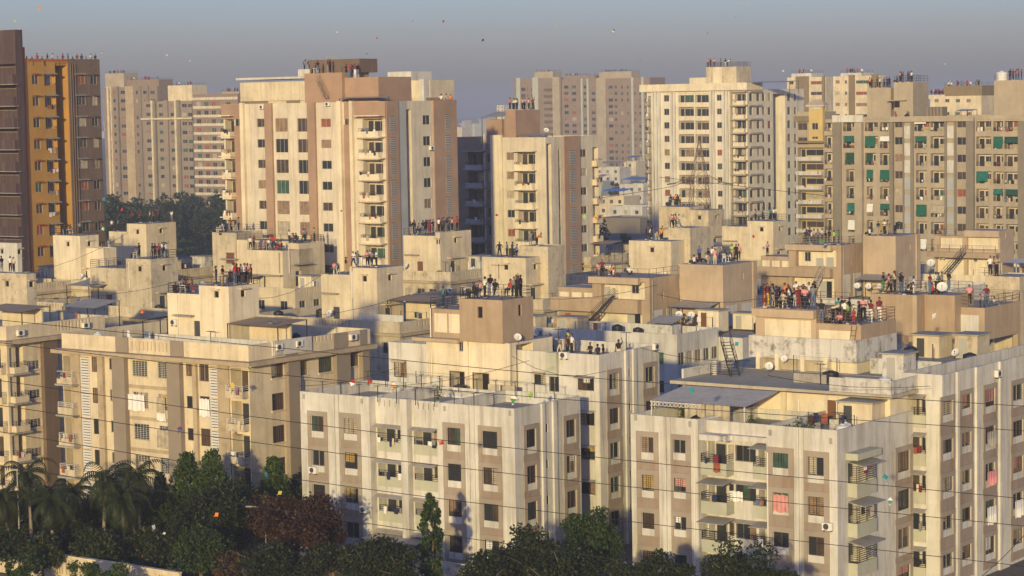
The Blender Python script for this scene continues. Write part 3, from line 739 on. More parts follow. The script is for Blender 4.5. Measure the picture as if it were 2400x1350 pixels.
# tin shed over the terrace
sx0, sx1 = C.F(1530, 960, 3.0)[0], C.F(1752, 960, 3.0)[0]
C.shed(sx0, sx1, 2.6, 8.9, 13.2, 15.0, 15.75, 'tin_pale', 'iron_white')
b = MB(); n = 14; xe = sx0 + (sx1-sx0)*.55
for i in range(n):
    xa_, xb_ = sx0+(xe-sx0)*i/n, sx0+(xe-sx0)*(i+1)/n
    b.bar((xa_, 2.65, 14.92), (xb_, 2.65, 14.55), .04); b.bar((xa_, 2.65, 14.55), (xb_, 2.65, 14.92), .04)
b.bar((sx0, 2.65, 14.92), (xe, 2.65, 14.92), .05); b.bar((sx0, 2.65, 14.55), (xe, 2.65, 14.55), .05); C.part('lattice_beam', b, 'iron_white')
b = MB(); n = 26
cx0, cx1 = sx0+(sx1-sx0)*.35, sx0+(sx1-sx0)*.82
for i in range(n):
    t0, t1 = i/n, (i+1)/n; f = lambda t: 2.9 + .14*math.sin(t*34); g = lambda t: 13.5 + .55*abs(math.sin(t*6.0))**2
    b.quad((cx0+(cx1-cx0)*t0, f(t0), g(t0)), (cx0+(cx1-cx0)*t1, f(t1), g(t1)), (cx0+(cx1-cx0)*t1, f(t1)+.02, 14.95), (cx0+(cx1-cx0)*t0, f(t0)+.02, 14.95))
C.part('shade_cloth', b, 'curtain_cream', smooth=True)
# rear right wing D
dk = C.block(-1.0, 2.4, CD+.2, 36, 0, 16.0, 17.1, 'white')
dk2 = C.block(-22, -1.0, 18.1, 36, 0, 15.9, 15.92, 'white')
def dcol(r, n=6, **q): return C.col(dk, 'R', r, n, 3.0, surround='tan_panel', m=.4, **q)
dcol((2208, 940, 2232, 972)); dcol((2253, 925, 2275, 957)); dcol((2308, 912, 2331, 952)); dcol((2373, 901, 2397, 938)); 
C.col(dk, 'R', (2440, 890, 2462, 925), 6, 3.0, surround='tan_panel')
for (a_, b_) in ((2240, 2245), (2285, 2297), (2340, 2362)): C.ribpx(dk, 'R', a_, b_, 960, out=.18)
for r in range(5):
    z0 = 13.0 - 3*r
    if z0 > .2: C.balcony(dk, 'F', -.9, 1.0, z0, z0+2.4, 1.0, .85, 'pale_green', .6, .1)
C.ac(dk, 'R', 2335, 875)
# stair cabin
cy = 18.0
bx0, bx1 = C.F(1755, 800, cy)[0], C.F(2007, 800, cy)[0]; by1 = C.R(2102, 790, bx1)[0]
c1 = C.block(bx0+.5, bx1-.3, cy+.7, by1-.2, 15.92, 16.88, 16.9, 'cream_bright')
c1b = C.block(bx0+.5, bx1-3.4, cy+.7, by1-.2, 15.93, 16.9, 16.92, 'cream_bright')
bd = C.block(bx0, bx1, cy, by1, 16.92, 17.2, 18.75, 'white_old', 'concrete', bottom=True)
lbx1 = C.F(1913, 727, cy+1)[0]
cu = C.block(bx0+.1, lbx1, cy+1.0, by1-.1, 17.2, 20.9, 21.0, 'tan_light'); cu2 = C.block(lbx1, bx1-.05, cy+.9, by1-.05, 17.2, 19.85, 19.95, 'tan')
b = MB(); C.sbox(b, cu, 'F', cu.x0+.9, cu.x1-.5, 18.0, 20.1, -.02, .02); C.sbox(b, cu2, 'F', cu2.x0+.3, cu2.x1-.9, 18.0, 19.4, -.02, .02); C.part('infill_panel', b, 'cream_bright')
C.ledge(cu, 'F', cu.x0-.1, cu.x1, 20.3, 20.98, .5, 'tan_light', 'slab')
C.window(cu, 'F', *[C.F(p, 760, cy+1)[0] for p in (1866, 1884)], *[C.F(1875, p, cy+1)[1] for p in (778, 752)], 'mid', n=2, d=.05)
for px in (1782, 1826, 1886, 1940): C.ribpx(c1, 'F', px, px+9, 850, 15.93, 17.3, .75, 'cream_bright')
C.rail_block(cu, 'FL', 1.0, 3, 'iron_brown'); C.rail_block(cu2, 'FRK', 1.0, 4, 'iron_brown'); C.rail_block(cu, 'K', 1.0, 3, 'iron_brown')
C.ladder((cu2.x0+3.4, cu2.y0-.15, 18.2), (cu2.x0+3.6, cu2.y0-.02, 19.9))
p = C.Z(1712, 880, 15.95); C.stair((p[0]+.4, p[1], 15.95), (bx0-.1, p[1]+1.6, 18.6), .8, 11)
C.railing([(p[0]-1.6, p[1]-.5), (p[0]+.4, p[1]-.5)], 15.9, .95, 5)
for q in ((pxl_+1.0, bx0-.3, 12.6, 12.78, 15.92, 17.15), (pxl_-.4, pxl_-.22, 9.5, 17.5, 15.92, 16.7), (bx1+.4, -1.1, 19.6, 19.8, 15.93, 17.2), (bx1+.6, bx1+.8, 19.9, 27, 15.93, 17.1), (-5.0, .3, PY-.95, PY-.8, 15.92, 17.0), (.15, .3, PY-.79, 15, 15.92, 16.95)):
    b = MB(); b.box(*q); C.part('parapet', b, 'white_old')
C.dish(bx1-6.5, cy-.4, 16.5, .2, .3)
C.roof_clutter(ph, 15.9, 7, 5, (c1, bd)); C.roof_clutter(dk2, 15.92, 12, 6, (c1, bd)); C.roof_clutter(cr, 13.2, 5, 7); C.finish()

# ------------------------------------------------------------------ foreground block A (left)
A = Bld('apartment_block', 'cream apartment block with white louvre strips and grey piers behind the palms, left', 582, 810, 17.2)
ak = A.bpx(582, 810, 17.2, 145, 868, 0, 1.2, 'cream', 'roof_tile')
A.ledge(ak, 'F', ak.x0-.6, ak.x1+.9, 15.35, 15.75, .95, 'sand', 'cornice', d1=-.003)
A.ledge(ak, 'R', ak.y0-.05, ak.y1, 15.35, 15.75, .9, 'sand', 'cornice', d1=-.003)
def acol(side, r, n=5, **q): return A.col(ak, side, r, n, 3.0, **q)
zA = lambda px, py: A.F(px, py, ak.y0)
acol('F', (215, 836, 232, 872), 5, gm='iron'); acol('F', (256, 840, 271, 866), 5, sill='cream')
A.col(ak, 'F', (310, 845, 345, 882), 5, 3.0, sill='cream', gm='iron_white', n=4, vert=5); A.col(ak, 'F', (369, 849, 399, 887), 5, 3.0, sill='cream', gm='iron_white', n=3, vert=4)
acol('F', (436, 853, 454, 881), 5, sill='cream'); acol('F', (467, 853, 489, 894), 5, pane='glass_brown', gm='iron_brown')
for (p0, p1) in ((272, 301), (400, 430)): A.ribpx(ak, 'F', p0, p1, 880, 0, 15.33, .55, 'taupe'); A.ribpx(ak, 'F', p0, p1, 800, 15.77, 17.19, .12, 'taupe')
for (p0, p1) in ((233, 246), (455, 464)): A.ribpx(ak, 'F', p0, p1, 880, 0, 15.33, .3, 'sand')
for (p0, p1) in ((168, 190), (511, 538)): A.ribpx(ak, 'F', p0, p1, 880, 0, 15.33, .15, 'sand')
for (p0, p1) in ((191, 211), (493, 511)):        # white louvre strips
    a0, a1 = zA(p0, 880)[0], zA(p1, 880)[0]
    for fl in range(5):
        zb = 15.2 - 3*(fl+1)
        fr = MB(); A.sbox(fr, ak, 'F', a0, a0+.05, zb, zb+2.85, -.13, .02); A.sbox(fr, ak, 'F', a1-.05, a1, zb, zb+2.85, -.13, .02); A.sbox(fr, ak, 'F', a0+.05, a1-.05, zb, zb+2.85, -.01, .015, 1)
        lo = A.part('louvre', fr, ['iron_white', 'dark'])
        for i in range(11):
            def f(w=a1-a0-.1):
                b = MB(); b.quad((0, -.03, .17), (w, -.03, .17), (w, -.12, 0), (0, -.12, 0)); b.quad((0, -.025, .18), (0, -.115, .01), (w, -.115, .01), (w, -.025, .18)); return b.mesh('slat', ['iron_white'])
            if zb + i*.26 > .3: link('slat', shared(('slat', p0), f), lo, A.P(ak, 'F', a0+.05, zb+.02+i*.26, 0))
# bands under the big windows
for fl in range(5): 
    a0, a1 = zA(302, 880)[0], zA(399, 880)[0]; z = 12.45 - 3*fl
    if z > .5: A.ledge(ak, 'F', a0+.01, a1-.02, z, z+.32, .08, 'sand', 'band')
# balconies at both ends
a0, a1 = zA(127, 880)[0], zA(167, 880)[0]
for fl in range(5):
    z0 = 15.3 - 2.75 - 3*fl
    if z0 < .3: continue
    A.balcony(ak, 'F', ak.x0+.1, ak.x0+2.2, z0, z0+2.5, 1.2, .55, 'cream_old', .5, .9, awn=None, rm='iron_white')
    A.balcony(ak, 'F', zA(541, 880)[0], ak.x1-.12, z0, z0+2.5, 1.4, .5, 'cream_old', .5, .8, awn=None, rm='iron_white')
    A.ledge(ak, 'F', ak.x0, ak.x0+2.4, z0-.32, z0-.15, 1.1, 'concrete', 'slab')
A.slots(ak, 'F', 306, 396, 799, 819, 10, w=.22)
for r_ in ((636, 845, 664, 885), (697, 846, 720, 879), (747, 838, 778, 872), (815, 826, 840, 858)): A.col(ak, 'R', r_, 5, 3.0, sill='cream', gm='iron_brown', fm='iron_brown')
for (p0, p1) in ((667, 695), (781, 813), (842, 858)): A.ribpx(ak, 'R', p0, p1, 870, 0, 15.33, .5, 'taupe'); A.ribpx(ak, 'R', p0, p1, 800, 15.77, 17.19, .1, 'taupe')
A.slots(ak, 'R', 700, 780, 785, 806, 9, w=.2)
for (px, py) in ((650, 813), (697, 805), (824, 790)): A.ac(ak, 'R', px, py)
A.pipepx(ak, 'F', 199, 785, 812); A.pipepx(ak, 'F', 517, 800, 830)
# stair cabin on A
acx = A.bpx(536, 672, 22.0, 466, 606, 15.9, 0, 'cream_bright')
acl = A.block(A.F(392, 691, acx.y0+.2)[0], acx.x0, acx.y0+.2, acx.y1-.4, 15.9, 21.1, 21.12, 'cream_bright')
A.vent(acx, 'F', 507, 690); A.vent(acx, 'R', 570, 688)
A.ledge(acl, 'F', acl.x0+1.2, acl.x0+3.6, 19.0, 19.12, .7, 'concrete', 'hood')
A.door(acl, 'F', 462, 752, 800, .9, 'fan_dark')
A.rail_block(acx, 'FR', .9, 3, 'iron_brown'); A.rail_block(acl, 'FL', .95, 4)
A.ac(acl, 'F', 411, 755); A.pipepx(acl, 'F', 416, 690, 800)
b = MB(); b.box(acl.x0-1.8, acx.x1+6.5, acl.y0-1.4, acl.y0-1.25, 15.95, 17.3); b.box(acx.x1+6.4, acx.x1+6.55, acl.y0-1.249, acx.y1, 15.95, 17.3); A.part('terrace_wall', b, 'white')
A.shed(acx.x1+.1, acx.x1+6.6, acx.y0-.6, acx.y1-.5, 15.95, 18.6, 18.9, 'thatch', 'iron', corr=False); A.shed(acl.x0-2.6, acl.x0-.05, acl.y0-1, acl.y1-1, 15.95, 18.4, 18.9, 'tank_black', 'iron', slope='x', corr=False)
b = MB(); b.box(acx.x1+.7, acx.x1+5.9, acx.y1-2.2, acx.y1-2.0, 15.95, 18.7); A.part('back_wall', b, 'cream')
A.tank(acl.x0-1.5, acl.y0+.3, 16.0, .45, .8); A.tank(acl.x0-.8, acl.y0+1.2, 16.0, .45, .8)
A.roof_clutter(ak, 16.0, 9, 8, (acx, acl)); A.finish()

# ------------------------------------------------------------------ block Z (far left edge)
Zb = Bld('apartment_block', 'cream apartment block cut by the left frame edge, with stacked balconies and brown pier', 14, 766, 17.0)
zk = Zb.bpx(14, 766, 17.0, -330, 246, 0, 1.1, 'cream', 'roof_tile')
Zb.ledge(zk, 'R', zk.y0-.4, zk.y1, 15.2, 15.6, .9, 'sand', 'cornice', d1=-.003); Zb.ledge(zk, 'F', zk.x0, zk.x1+.9, 15.2, 15.6, .9, 'sand', 'cornice', d1=-.003)
for fl in range(5):
    z0 = 15.1 - 2.75 - 3*fl
    if z0 < .3: continue
    Zb.balcony(zk, 'R', zk.y0+.3, Zb.R(55, 850, zk.x1)[0], z0, z0+2.5, 1.3, .5, 'cream', .5, .7, awn=None, rm='iron'); Zb.ledge(zk, 'R', zk.y0-.1, Zb.R(57, 850, zk.x1)[0], z0-.3, z0-.15, .95, 'concrete', 'slab')
    Zb.balcony(zk, 'F', zk.x1-3.2, zk.x1-.2, z0, z0+2.5, 1.3, .5, 'cream', .5, .7, awn=None, rm='iron')
Zb.col(zk, 'R', (67, 845, 92, 865), 5, 3.0, sill='cream', gm='iron_white')
Zb.ribpx(zk, 'R', 96, 129, 870, 0, 15.18, .5, 'umber'); Zb.col(zk, 'R', (150, 840, 175, 866), 5, 3.0)
Zb.slots(zk, 'R', 128, 215, 756, 775, 11, w=.2); Zb.ac(zk, 'R', 45, 780); Zb.ac(zk, 'R', 198, 762)
Zb.shed(zk.x1-8, zk.x1-1.0, zk.y0+3, zk.y0+7, 15.9, 18.2, 18.5, 'thatch', 'iron', corr=False)
b = MB(); b.box(zk.x1-7.5, zk.x1-1.4, zk.y0+6, zk.y0+6.2, 15.9, 18.2); Zb.part('back_wall', b, 'cream')
Zb.roof_clutter(zk, 15.9, 6, 9); Zb.finish()

# ------------------------------------------------------------------ the rows of cream roofs in the middle distance
ROOF = {}            # name -> (building, x0, x1, y0, y1, z) places where people stand
def roof(nm, b, k, z=None): ROOF[nm] = (b, k.x0, k.x1, k.y0, k.y1, k.zp if z is None else z)
roof('A', A, acx); roof('Al', A, acl); roof('B', B, tb); roof('Bl', B, lb); roof('Brear', B, rw, 16.0); roof('C', C, cu); roof('C2', C, cu2); roof('Aterr', A, ak, 16.0); roof('Cslab', C, ph, 15.9)
def body_windows(b, k, rows=2, n=6, ztop=None, m=5):
    zt = (ztop or k.zr) - .75
    for r in range(rows):
        for i in range(n):
            a = k.x0 + (k.x1-k.x0)*(i+.5)/n; b.window(k, 'F', a-.65, a+.65, zt-1.3-3*r, zt-3*r, 'mid')
        for i in range(m):
            a = k.y0 + (k.y1-k.y0)*(i+.5)/m; b.window(k, 'R', a-.6, a+.6, zt-1.3-3*r, zt-3*r, 'mid')
def slot_run(b, k, side, a0, a1, step=.5):
    n = int((a1-a0)/step)
    for i in range(n):
        a = a0 + (i+.5)*step; k.holes[side].append((a-.1, a+.1, k.zr+.25, k.zp-.2, .13, 0))
def cream_house(nm, label, nc, z, pxl, pxr, lowl=None, dlow=.9, zp=14.2, ext=(-20, 4.6, -2.2, 15), mat='cream_old', cmat='cream', vents=((.5, .5),), rail='', door=True, shed=None, dish=1, lowrail='FL'):
    b = Bld('apartment_block', label, nc[0], nc[1], z)
    kc = b.bpx(nc[0], nc[1], z, pxl, pxr, zp-1.02, 0, cmat, 'roof_floor')
    x0, x1, y0, y1 = ext
    k = b.block(x0, x1, y0, max(y1, kc.y1+1.5), 0, zp-1.0, zp, mat, 'roof_tile')
    roof(nm, b, kc); kl = None
    if lowl is not None:
        kl = b.block(b.F(lowl, nc[1]+12, kc.y0+.15)[0], kc.x0, kc.y0+.15, kc.y1-.3, zp-1.02, z-dlow-.02, z-dlow, cmat); roof(nm+'l', b, kl)
        b.ledge(kl, 'F', kl.x0+.4, kl.x0+2.8, z-3.2, z-3.08, .6, 'concrete', 'hood')
        if lowrail: b.rail_block(kl, lowrail, .95, 4)
        a = (kl.x0+kl.x1)/2
        if door:
            kl.holes['F'].append((a-.5, a+.5, zp-.98, zp+1.1, .2, None)); q = MB(); b.sbox(q, kl, 'F', a-.49, a+.49, zp-.98, zp+1.09, .12, .16); b.part('door', q, random.choice(['door_grey', 'door_wood', 'fan_dark']))
    for side, f in (('F', .55), ('R', .5)):
        a = (kc.x0 + (kc.x1-kc.x0)*f) if side == 'F' else (kc.y0 + (kc.y1-kc.y0)*f); zz = z-1.25
        b.window(kc, side, a-.32, a+.32, zz-.32, zz+.32, 'far', d=.2, pane='dark', n=1, fm='iron'); b.ledge(kc, side, a-.6, a+.6, zz+.45, zz+.55, .35, cmat, 'hood')
    if rail: b.rail_block(kc, rail, .95, 3, 'iron')
    if door:
        a = kc.y0 + (kc.y1-kc.y0)*.4
        kc.holes['R'].append((a-.5, a+.5, zp-.98, zp+1.1, .2, None)); q = MB(); b.sbox(q, kc, 'R', a-.49, a+.49, zp-.98, zp+1.09, .12, .16); b.part('door', q, 'fan_dark'); b.ledge(kc, 'R', a-1.3, a+1.3, zp+1.5, zp+1.62, .7, cmat, 'hood')
    slot_run(b, k, 'F', x0+.8, x0+(x1-x0)*.3); slot_run(b, k, 'F', x0+(x1-x0)*.45, x0+(x1-x0)*.7); slot_run(b, k, 'R', y0+3, y0+9)
    b.ledge(k, 'F', x0-.3, x1+.5, zp-1.6, zp-1.3, .5, 'sand', 'cornice', d1=-.003); b.ledge(k, 'R', y0-.05, k.y1, zp-1.6, zp-1.3, .5, 'sand', 'cornice', d1=-.003)
    body_windows(b, k, 1, ztop=zp-1.6)
    b.pipepx(kc, 'F', pxl+8, nc[1]+6, nc[1]+70, .06)
    for i in range(dish): b.dish(random.uniform(x0+2, x1-2), y0+1+random.random()*1.0, zp-.2)
    if shed:
        sx0, sx1, sy0, sy1, zl, zh, sm = shed; b.shed(sx0, sx1, sy0, sy1, zp-1, zl, zh, sm, 'iron', corr=(sm == 'tin'))
    b.house = (kc, kl, k); HOUSES[nm] = b
    return b
HOUSES = {}
cream_house('L0', 'stained grey cream stair cabin block at the left edge with two people on it', (62, 642), 20, -40, 84, None, mat='cream_old', cmat='cream_old', ext=(-18, 3, -1.5, 12), shed=(3.5, 9, 2, 6, 16.2, 16.8, 'tin'))
cream_house('L00', 'pale cabin block just left of the brown balcony tower base', (40, 570), 20, -40, 50, None, cmat='white', ext=(-14, 2, -1.5, 12), dish=0)
cream_house('L1', 'freshly whitewashed stair cabin block in front of the orange tower', (187, 553), 20.5, 124, 231, None, cmat='cream_bright', ext=(-16, 6, -2, 12), rail='FRLK')
b1 = HOUSES['L1']; kx = b1.house[0]; k2 = b1.block(kx.x1, kx.x1+3.6, kx.y0+1.2, kx.y1, 13.2, 18.6, 18.7, 'cream_bright')
cream_house('L2', 'cream cabin block with dish aerials before the dark tree belt', (342, 525), 21.2, 297, 412, 255, 1.3, ext=(-16, 5, -2, 13), rail='RK')
cream_house('L3', 'weathered cream cabin block with plastic chairs on its roof, behind the thatched shed', (353, 608), 20, 295, 416, 210, 1.3, ext=(-19, 5, -2.4, 14), cmat='cream_old', rail='RK', lowrail='FLK', shed=(-14, -8, -1.5, 2.5, 16.4, 16.9, 'tin'))
cream_house('M2', 'cream cabin block with a bamboo roofed terrace shelter, centre left', (883, 629), 20, 819, 944, 752, .9, ext=(-18, 5.2, -2.4, 15), lowrail='', shed=(.5, 7.0, 1.0, 5.2, 16.3, 16.6, 'thatch'))
hb = HOUSES['M2']; q = MB(); q.box(.6, 5.0, 4.4, 4.55, 13.2, 16.4); hb.part('back_wall', q, 'cream'); hb.pipe([(-3.6, -.3, 13.3), (-3.6, -.3, 20.2)], .06)
q = MB(); q.box(-1.5, 5.0, -1.6, -1.45, 13.2, 14.9); hb.part('terrace_wall', q, 'white')
cream_house('M3', 'cream cabin block with crowded white railed roof, right of the beige tower base', (1031, 545), 21.5, 1020, 1104, 945, .5, zp=16.4, ext=(-9, 3.2, -2, 7), lowrail='F', rail='R')
cream_house('M4', 'flat cream cabin block with an aerial on its side wall, centre', (1232, 605), 19, 1130, 1276, None, ext=(-17, 4, -2, 14), zp=14.0)
hb = HOUSES['M4']; kx = hb.house[0]; k2 = hb.block(kx.x0+3.5, kx.x1+1.2, kx.y0+3.2, kx.y1+3, 13.1, 20.2, 20.3, 'cream_old'); roof('M4b', hb, k2)
q = MB(); q.bar((-4.2, -.15, 16.2), (-4.2, -.15, 18.2), .04); q.bar((-5.3, -.2, 18.0), (-3.0, -.2, 18.0), .035)
for i in range(5): q.bar((-5.2+i*.5, -.45, 18.0), (-5.2+i*.5, .0, 18.0), .025)
hb.part('aerial', q, 'iron')
cream_house('M5', 'cream cabin block with lime kite on its wall, below the rust roof house tower', (1343, 515), 20, 1289, 1391, 1233, .9, ext=(-18, 4, -1, 14), rail='RK', shed=(1.0, 6.5, .5, 4.5, 16.2, 16.5, 'thatch'))
cream_house('M6', 'cream cabin block whose roof holds a crowd in yellow and white', (1573, 566), 19, 1474, 1641, None, ext=(-17, 5, -2, 14), zp=14.0, cmat='cream')
hb = HOUSES['M6']; kx = hb.house[0]; k2 = hb.block(kx.x0+4.4, kx.x1+1.0, kx.y0+3.5, kx.y1+2, 13, 20.6, 20.7, 'cream_old'); roof('M6b', hb, k2)
cream_house('M7', 'flaking cream double cabin block in front of the steel pylon', (1660, 493), 20.2, 1614, 1698, 1544, -.5, ext=(-18, 4, -2, 13), cmat='cream_old', lowrail='')
cream_house('M8', 'cream cabin block with railed roof before the tall cream tower', (1812, 519), 20, 1752, 1845, 1692, .9, ext=(-18, 4, -2, 14), rail='RFK', shed=(-15, -9, -1, 3, 16, 16.4, 'tin'))
hb = HOUSES['M8']
# a wide block with two cabin levels (left of the beige tower base)
M1 = Bld('apartment_block', 'cream block with two railed cabin roofs, people on plastic chairs, below the beige tower', 662, 588, 19.0)
m1 = M1.bpx(662, 588, 19.0, 579, 756, 13.2, 0, 'cream'); roof('M1', M1, m1)
m1b = M1.block(m1.x0+4.2, m1.x1, m1.y0+3.4, m1.y1+.4, 13.2, 19.7, 19.8, 'cream'); roof('M1b', M1, m1b)
mq = M1.F(497, 540, m1.y0+4)[0]; m1c = M1.block(mq, mq+4.6, m1.y0+4, m1.y0+9.6, 13.2, 20.9, 21.0, 'cream_old'); roof('M1c', M1, m1c)
m1d = M1.block(mq+4.6, m1b.x0, m1.y0+4.2, m1.y0+9.4, 13.2, 19.9, 20.0, 'cream')
m1k = M1.block(mq-3, m1.x1+5, m1.y0-3.2, m1.y1+3, 0, 13.2, 14.2, 'cream', 'roof_tile')
M1.rail_block(m1, 'FL', .95, 4); M1.rail_block(m1b, 'RK', .95, 4); M1.rail_block(m1c, 'KL', .9, 3); M1.rail_block(m1d, 'F', 1.0, 5)
M1.vent(m1c, 'F', 516, 546); M1.door(m1c, 'F', 539, 592, 618, 1.6, 'door_wood'); M1.ledge(m1c, 'F', m1c.x0+2.0, m1c.x1+.4, 17.2, 17.32, .8, 'concrete', 'hood')
M1.vent(m1, 'R', 738, 582, hood=False); M1.door(m1, 'R', 700, 635, 670, 1.3, 'fan_dark'); M1.ledge(m1, 'R', m1.y0+1.6, m1.y0+5.4, 16.9, 17.02, .8, 'concrete', 'hood')
slot_run(M1, m1k, 'F', m1k.x0+2, m1k.x0+9); slot_run(M1, m1k, 'R', m1k.y0+2, m1k.y0+9); body_windows(M1, m1k, 1)
M1.pipepx(m1, 'F', 655, 592, 640, .07, 'concrete'); M1.pipepx(m1, 'R', 676, 580, 640); M1.ledge(m1, 'F', m1.x0-.5, m1.x1+.02, 15.5, 15.65, .7, 'concrete', 'hood')
M1.shed(m1.x0-3, m1.x0+3.5, m1.y0-2.6, m1.y0-.2, 13.2, 15.4, 15.6, 'thatch', 'iron', corr=False)
M1.roof_clutter(m1k, 13.2, 9, 41, (m1, m1b, m1c, m1d)); M1.finish()
for i, b in enumerate(HOUSES.values()):
    kc, kl, k = b.house; b.roof_clutter(k, k.zr, 9, 20+i, [q for q in b.blocks if q is not k]); b.finish()

# ------------------------------------------------------------------ the tan society (centre right)
def tan_house(nm, label, nc, z, pxl, pxr, win, doors, band, rec, low, lift, rm='iron_brown'):
    b = Bld('apartment_block', label, nc[0], nc[1], z)
    k = b.bpx(nc[0], nc[1], z, pxl, pxr, 13.2, .06, 'tan', mat2='cream_bright'); roof(nm, b, k)
    b.recess(k, 'F', rec, .7)
    b.ledge(k, 'F', k.x0-.2, k.x1-1.2, z-.75, z-.02, .55, 'tan_light', 'slab'); 
    if win: b.wpx(k, 'F', win, 'mid', d=.64, hole=False, pane='glass')
    for (px, y0, y1) in doors:
        a, zt = b.F(px, y0, k.y0+.7); zb = b.F(px, y1, k.y0+.7)[1]; q = MB(); b.sbox(q, k, 'F', a-.5, a+.5, zb, zt, .62, .68); b.part('door', q, 'door_grey')
    bx0, bx1, bt, bb = band
    u0 = b.F(bx0, bt, k.y0-.8)[0]; u1 = b.F(bx1, bt, k.y0-.8)[0]; zt = b.F((bx0+bx1)/2, bt+2, k.y0-.8)[1]; zb = b.F((bx0+bx1)/2, bb, k.y0-.8)[1]
    kb = b.block(u0, u1, k.y0-.8, k.y0-.02, zb, zt-1.0, zt, 'tan', bottom=True, name='balcony')
    # lower cream recess with a door
    a0, a1 = k.x0+.5, k.x1-1.0; k.holes['F'].append((a0, a1, 13.25, zb-.1, .7, 2)); q = MB(); b.sbox(q, k, 'F', a1-2.4, a1-1.4, 13.25, 15.3, .6, .66); b.part('door', q, 'door_grey')
    q = MB(); b.sbox(q, k, 'F', a1-1.39, a1-.7, 13.25, 15.3, .62, .68); b.part('doorway', q, 'dark')  # black sheet painted in for the unlit inside beside the door
    for (f0, f1) in ((.08, .42), (.55, .9)):
        q = MB(); L = k.y1-k.y0; b.sbox(q, k, 'R', k.y0+L*f0, k.y0+L*f1, 13.25, zb+.3, -.03, .02); b.part('infill_panel', q, 'white')
    b.vent(k, 'R', (nc[0]*.55+pxr*.45), nc[1]+40, .35, .8, False)
    b.pipe([(k.x1+.08, k.y0+.5, 13.3), (k.x1+.08, k.y0+.5, z-.1)], .07, 'concrete')
    # lower left wing with cream panels
    lx = b.F(low[0], low[1], k.y0+.6)[0]; zl = b.F(low[0], low[1], k.y0+.6)[1]
    kl = b.block(lx, k.x0, k.y0+.6, k.y1-1, 13.2, zl-.05, zl, 'tan', mat2='cream_bright'); roof(nm+'l', b, kl)
    n = 3
    for i in range(n):
        w = (kl.x1-kl.x0)/n; q = MB(); b.sbox(q, kl, 'F', kl.x0+w*i+.2, kl.x0+w*(i+1)-.2, zt-.6, zl-.55, -.02, .02); b.part('infill_panel', q, 'cream_bright')
    # lift room behind
    if lift:
        (lp, ly, lz, ll, lr) = lift
        kt = b.bpx(lp, ly, lz, ll, lr, 13.2, 0, 'tan_light'); roof(nm+'t', b, kt); b.vent(kt, 'R', lp*.4+lr*.6, ly+25, .35, .8, False)
        b.ribpx(kt, 'R', lr-9, lr, ly+20, 13.2, lz-.01, .15, 'tan_light')
        b.shed(kt.x0+.3, kt.x1-.3, kt.y0-3.0, kt.y0-.1, 13.2, 15.6, 16.1, 'tin', 'iron_brown')
        for i in range(3): b.dish(kt.x1-.5-i*1.6, kt.y0-3.4, 14.2, .5)
        for (f0, f1) in ((.1, .4), (.55, .85)):
            q = MB(); L = kt.y1-kt.y0; b.sbox(q, kt, 'R', kt.y0+L*f0, kt.y0+L*f1, 13.25, 15.6, -.03, .02); b.part('infill_panel', q, 'white')
    b.k = k; b.kb = kb; return b
T1 = tan_house('T1', 'tan and cream stair block with red lamp bracket side wall and iron stair, centre right', (1522, 652), 19.0, 1388, 1592, (1474, 669, 1491, 689), ((1422, 672, 701),), (1290, 1494, 698, 731), (1409, 660, 1511, 702), (1308, 672), (1694, 622, 20.2, 1593, 1772))
k = T1.k; t1b = T1.block(-17, 11.0, -11.8, -3.5, 0, 13.1, 14.3, 'white', 'concrete'); t1c = T1.block(-17, 14.0, -3.5, 16, 0, 13.1, 13.3, 'white', 'concrete')
roof('T1terr', T1, t1b, 13.1)
T1.railing([(k.x0+.1, k.y1-.1), (k.x0+.1, k.y0+.1), (k.x1-.1, k.y0+.1), (k.x1-.1, k.y1-.1)], 19.0, 1.0, 2, 'iron_brown')
T1.stair((k.x0+1.0, k.y0-3.6, 13.3), (k.x0+3.6, k.y0-1.0, 17.0), .8, 12)
for i in range(4):
    q = MB(); x = -14+i*3; q.box(x, x+1.6, -11.86, -11.8, 12.0, 13.0)
body_windows(T1, t1b, 2, 6)
q = MB(); q.box(4.2, 7.0, -6.4, -4.6, 13.3, 14.6); T1.part('water_cistern', q, 'white_old'); T1.shed(4.0, 7.2, -6.8, -4.2, 14.6, 14.8, 15.4, 'tin', 'iron')
T1.roof_clutter(t1b, 13.1, 8, 42); T1.roof_clutter(t1c, 13.3, 12, 43, [q for q in T1.blocks if q not in (t1b, t1c)]); T1.finish()
T3 = tan_house('T3', 'tan stair block with cream pipe railing round its crowded roof, right of centre', (1971, 575), 20.0, 1848, 2022, (1881, 591, 1895, 613), ((1922, 605, 626), (1946, 603, 624)), (1774, 1945, 626, 648), (1866, 584, 1960, 625), (1783, 600), (2099, 554, 21.0, 2023, 2155), 'iron_white')
k = T3.k; T3.rail_block(k, 'FRLK', 1.05, 5, 'curtain_cream'); t3b = T3.block(-19, 12, -11, 18, 0, 13.1, 14.3, 'white', 'concrete'); roof('T3terr', T3, t3b, 13.1)
T3.stair((k.x1-3.2, k.y0-3.2, 13.3), (k.x1-2.2, k.y0-.9, 16.6), .8, 11, 'curtain_cream'); body_windows(T3, t3b, 2, 6)
T3.roof_clutter(t3b, 13.1, 14, 44, [q for q in T3.blocks if q is not t3b]); T3.finish()
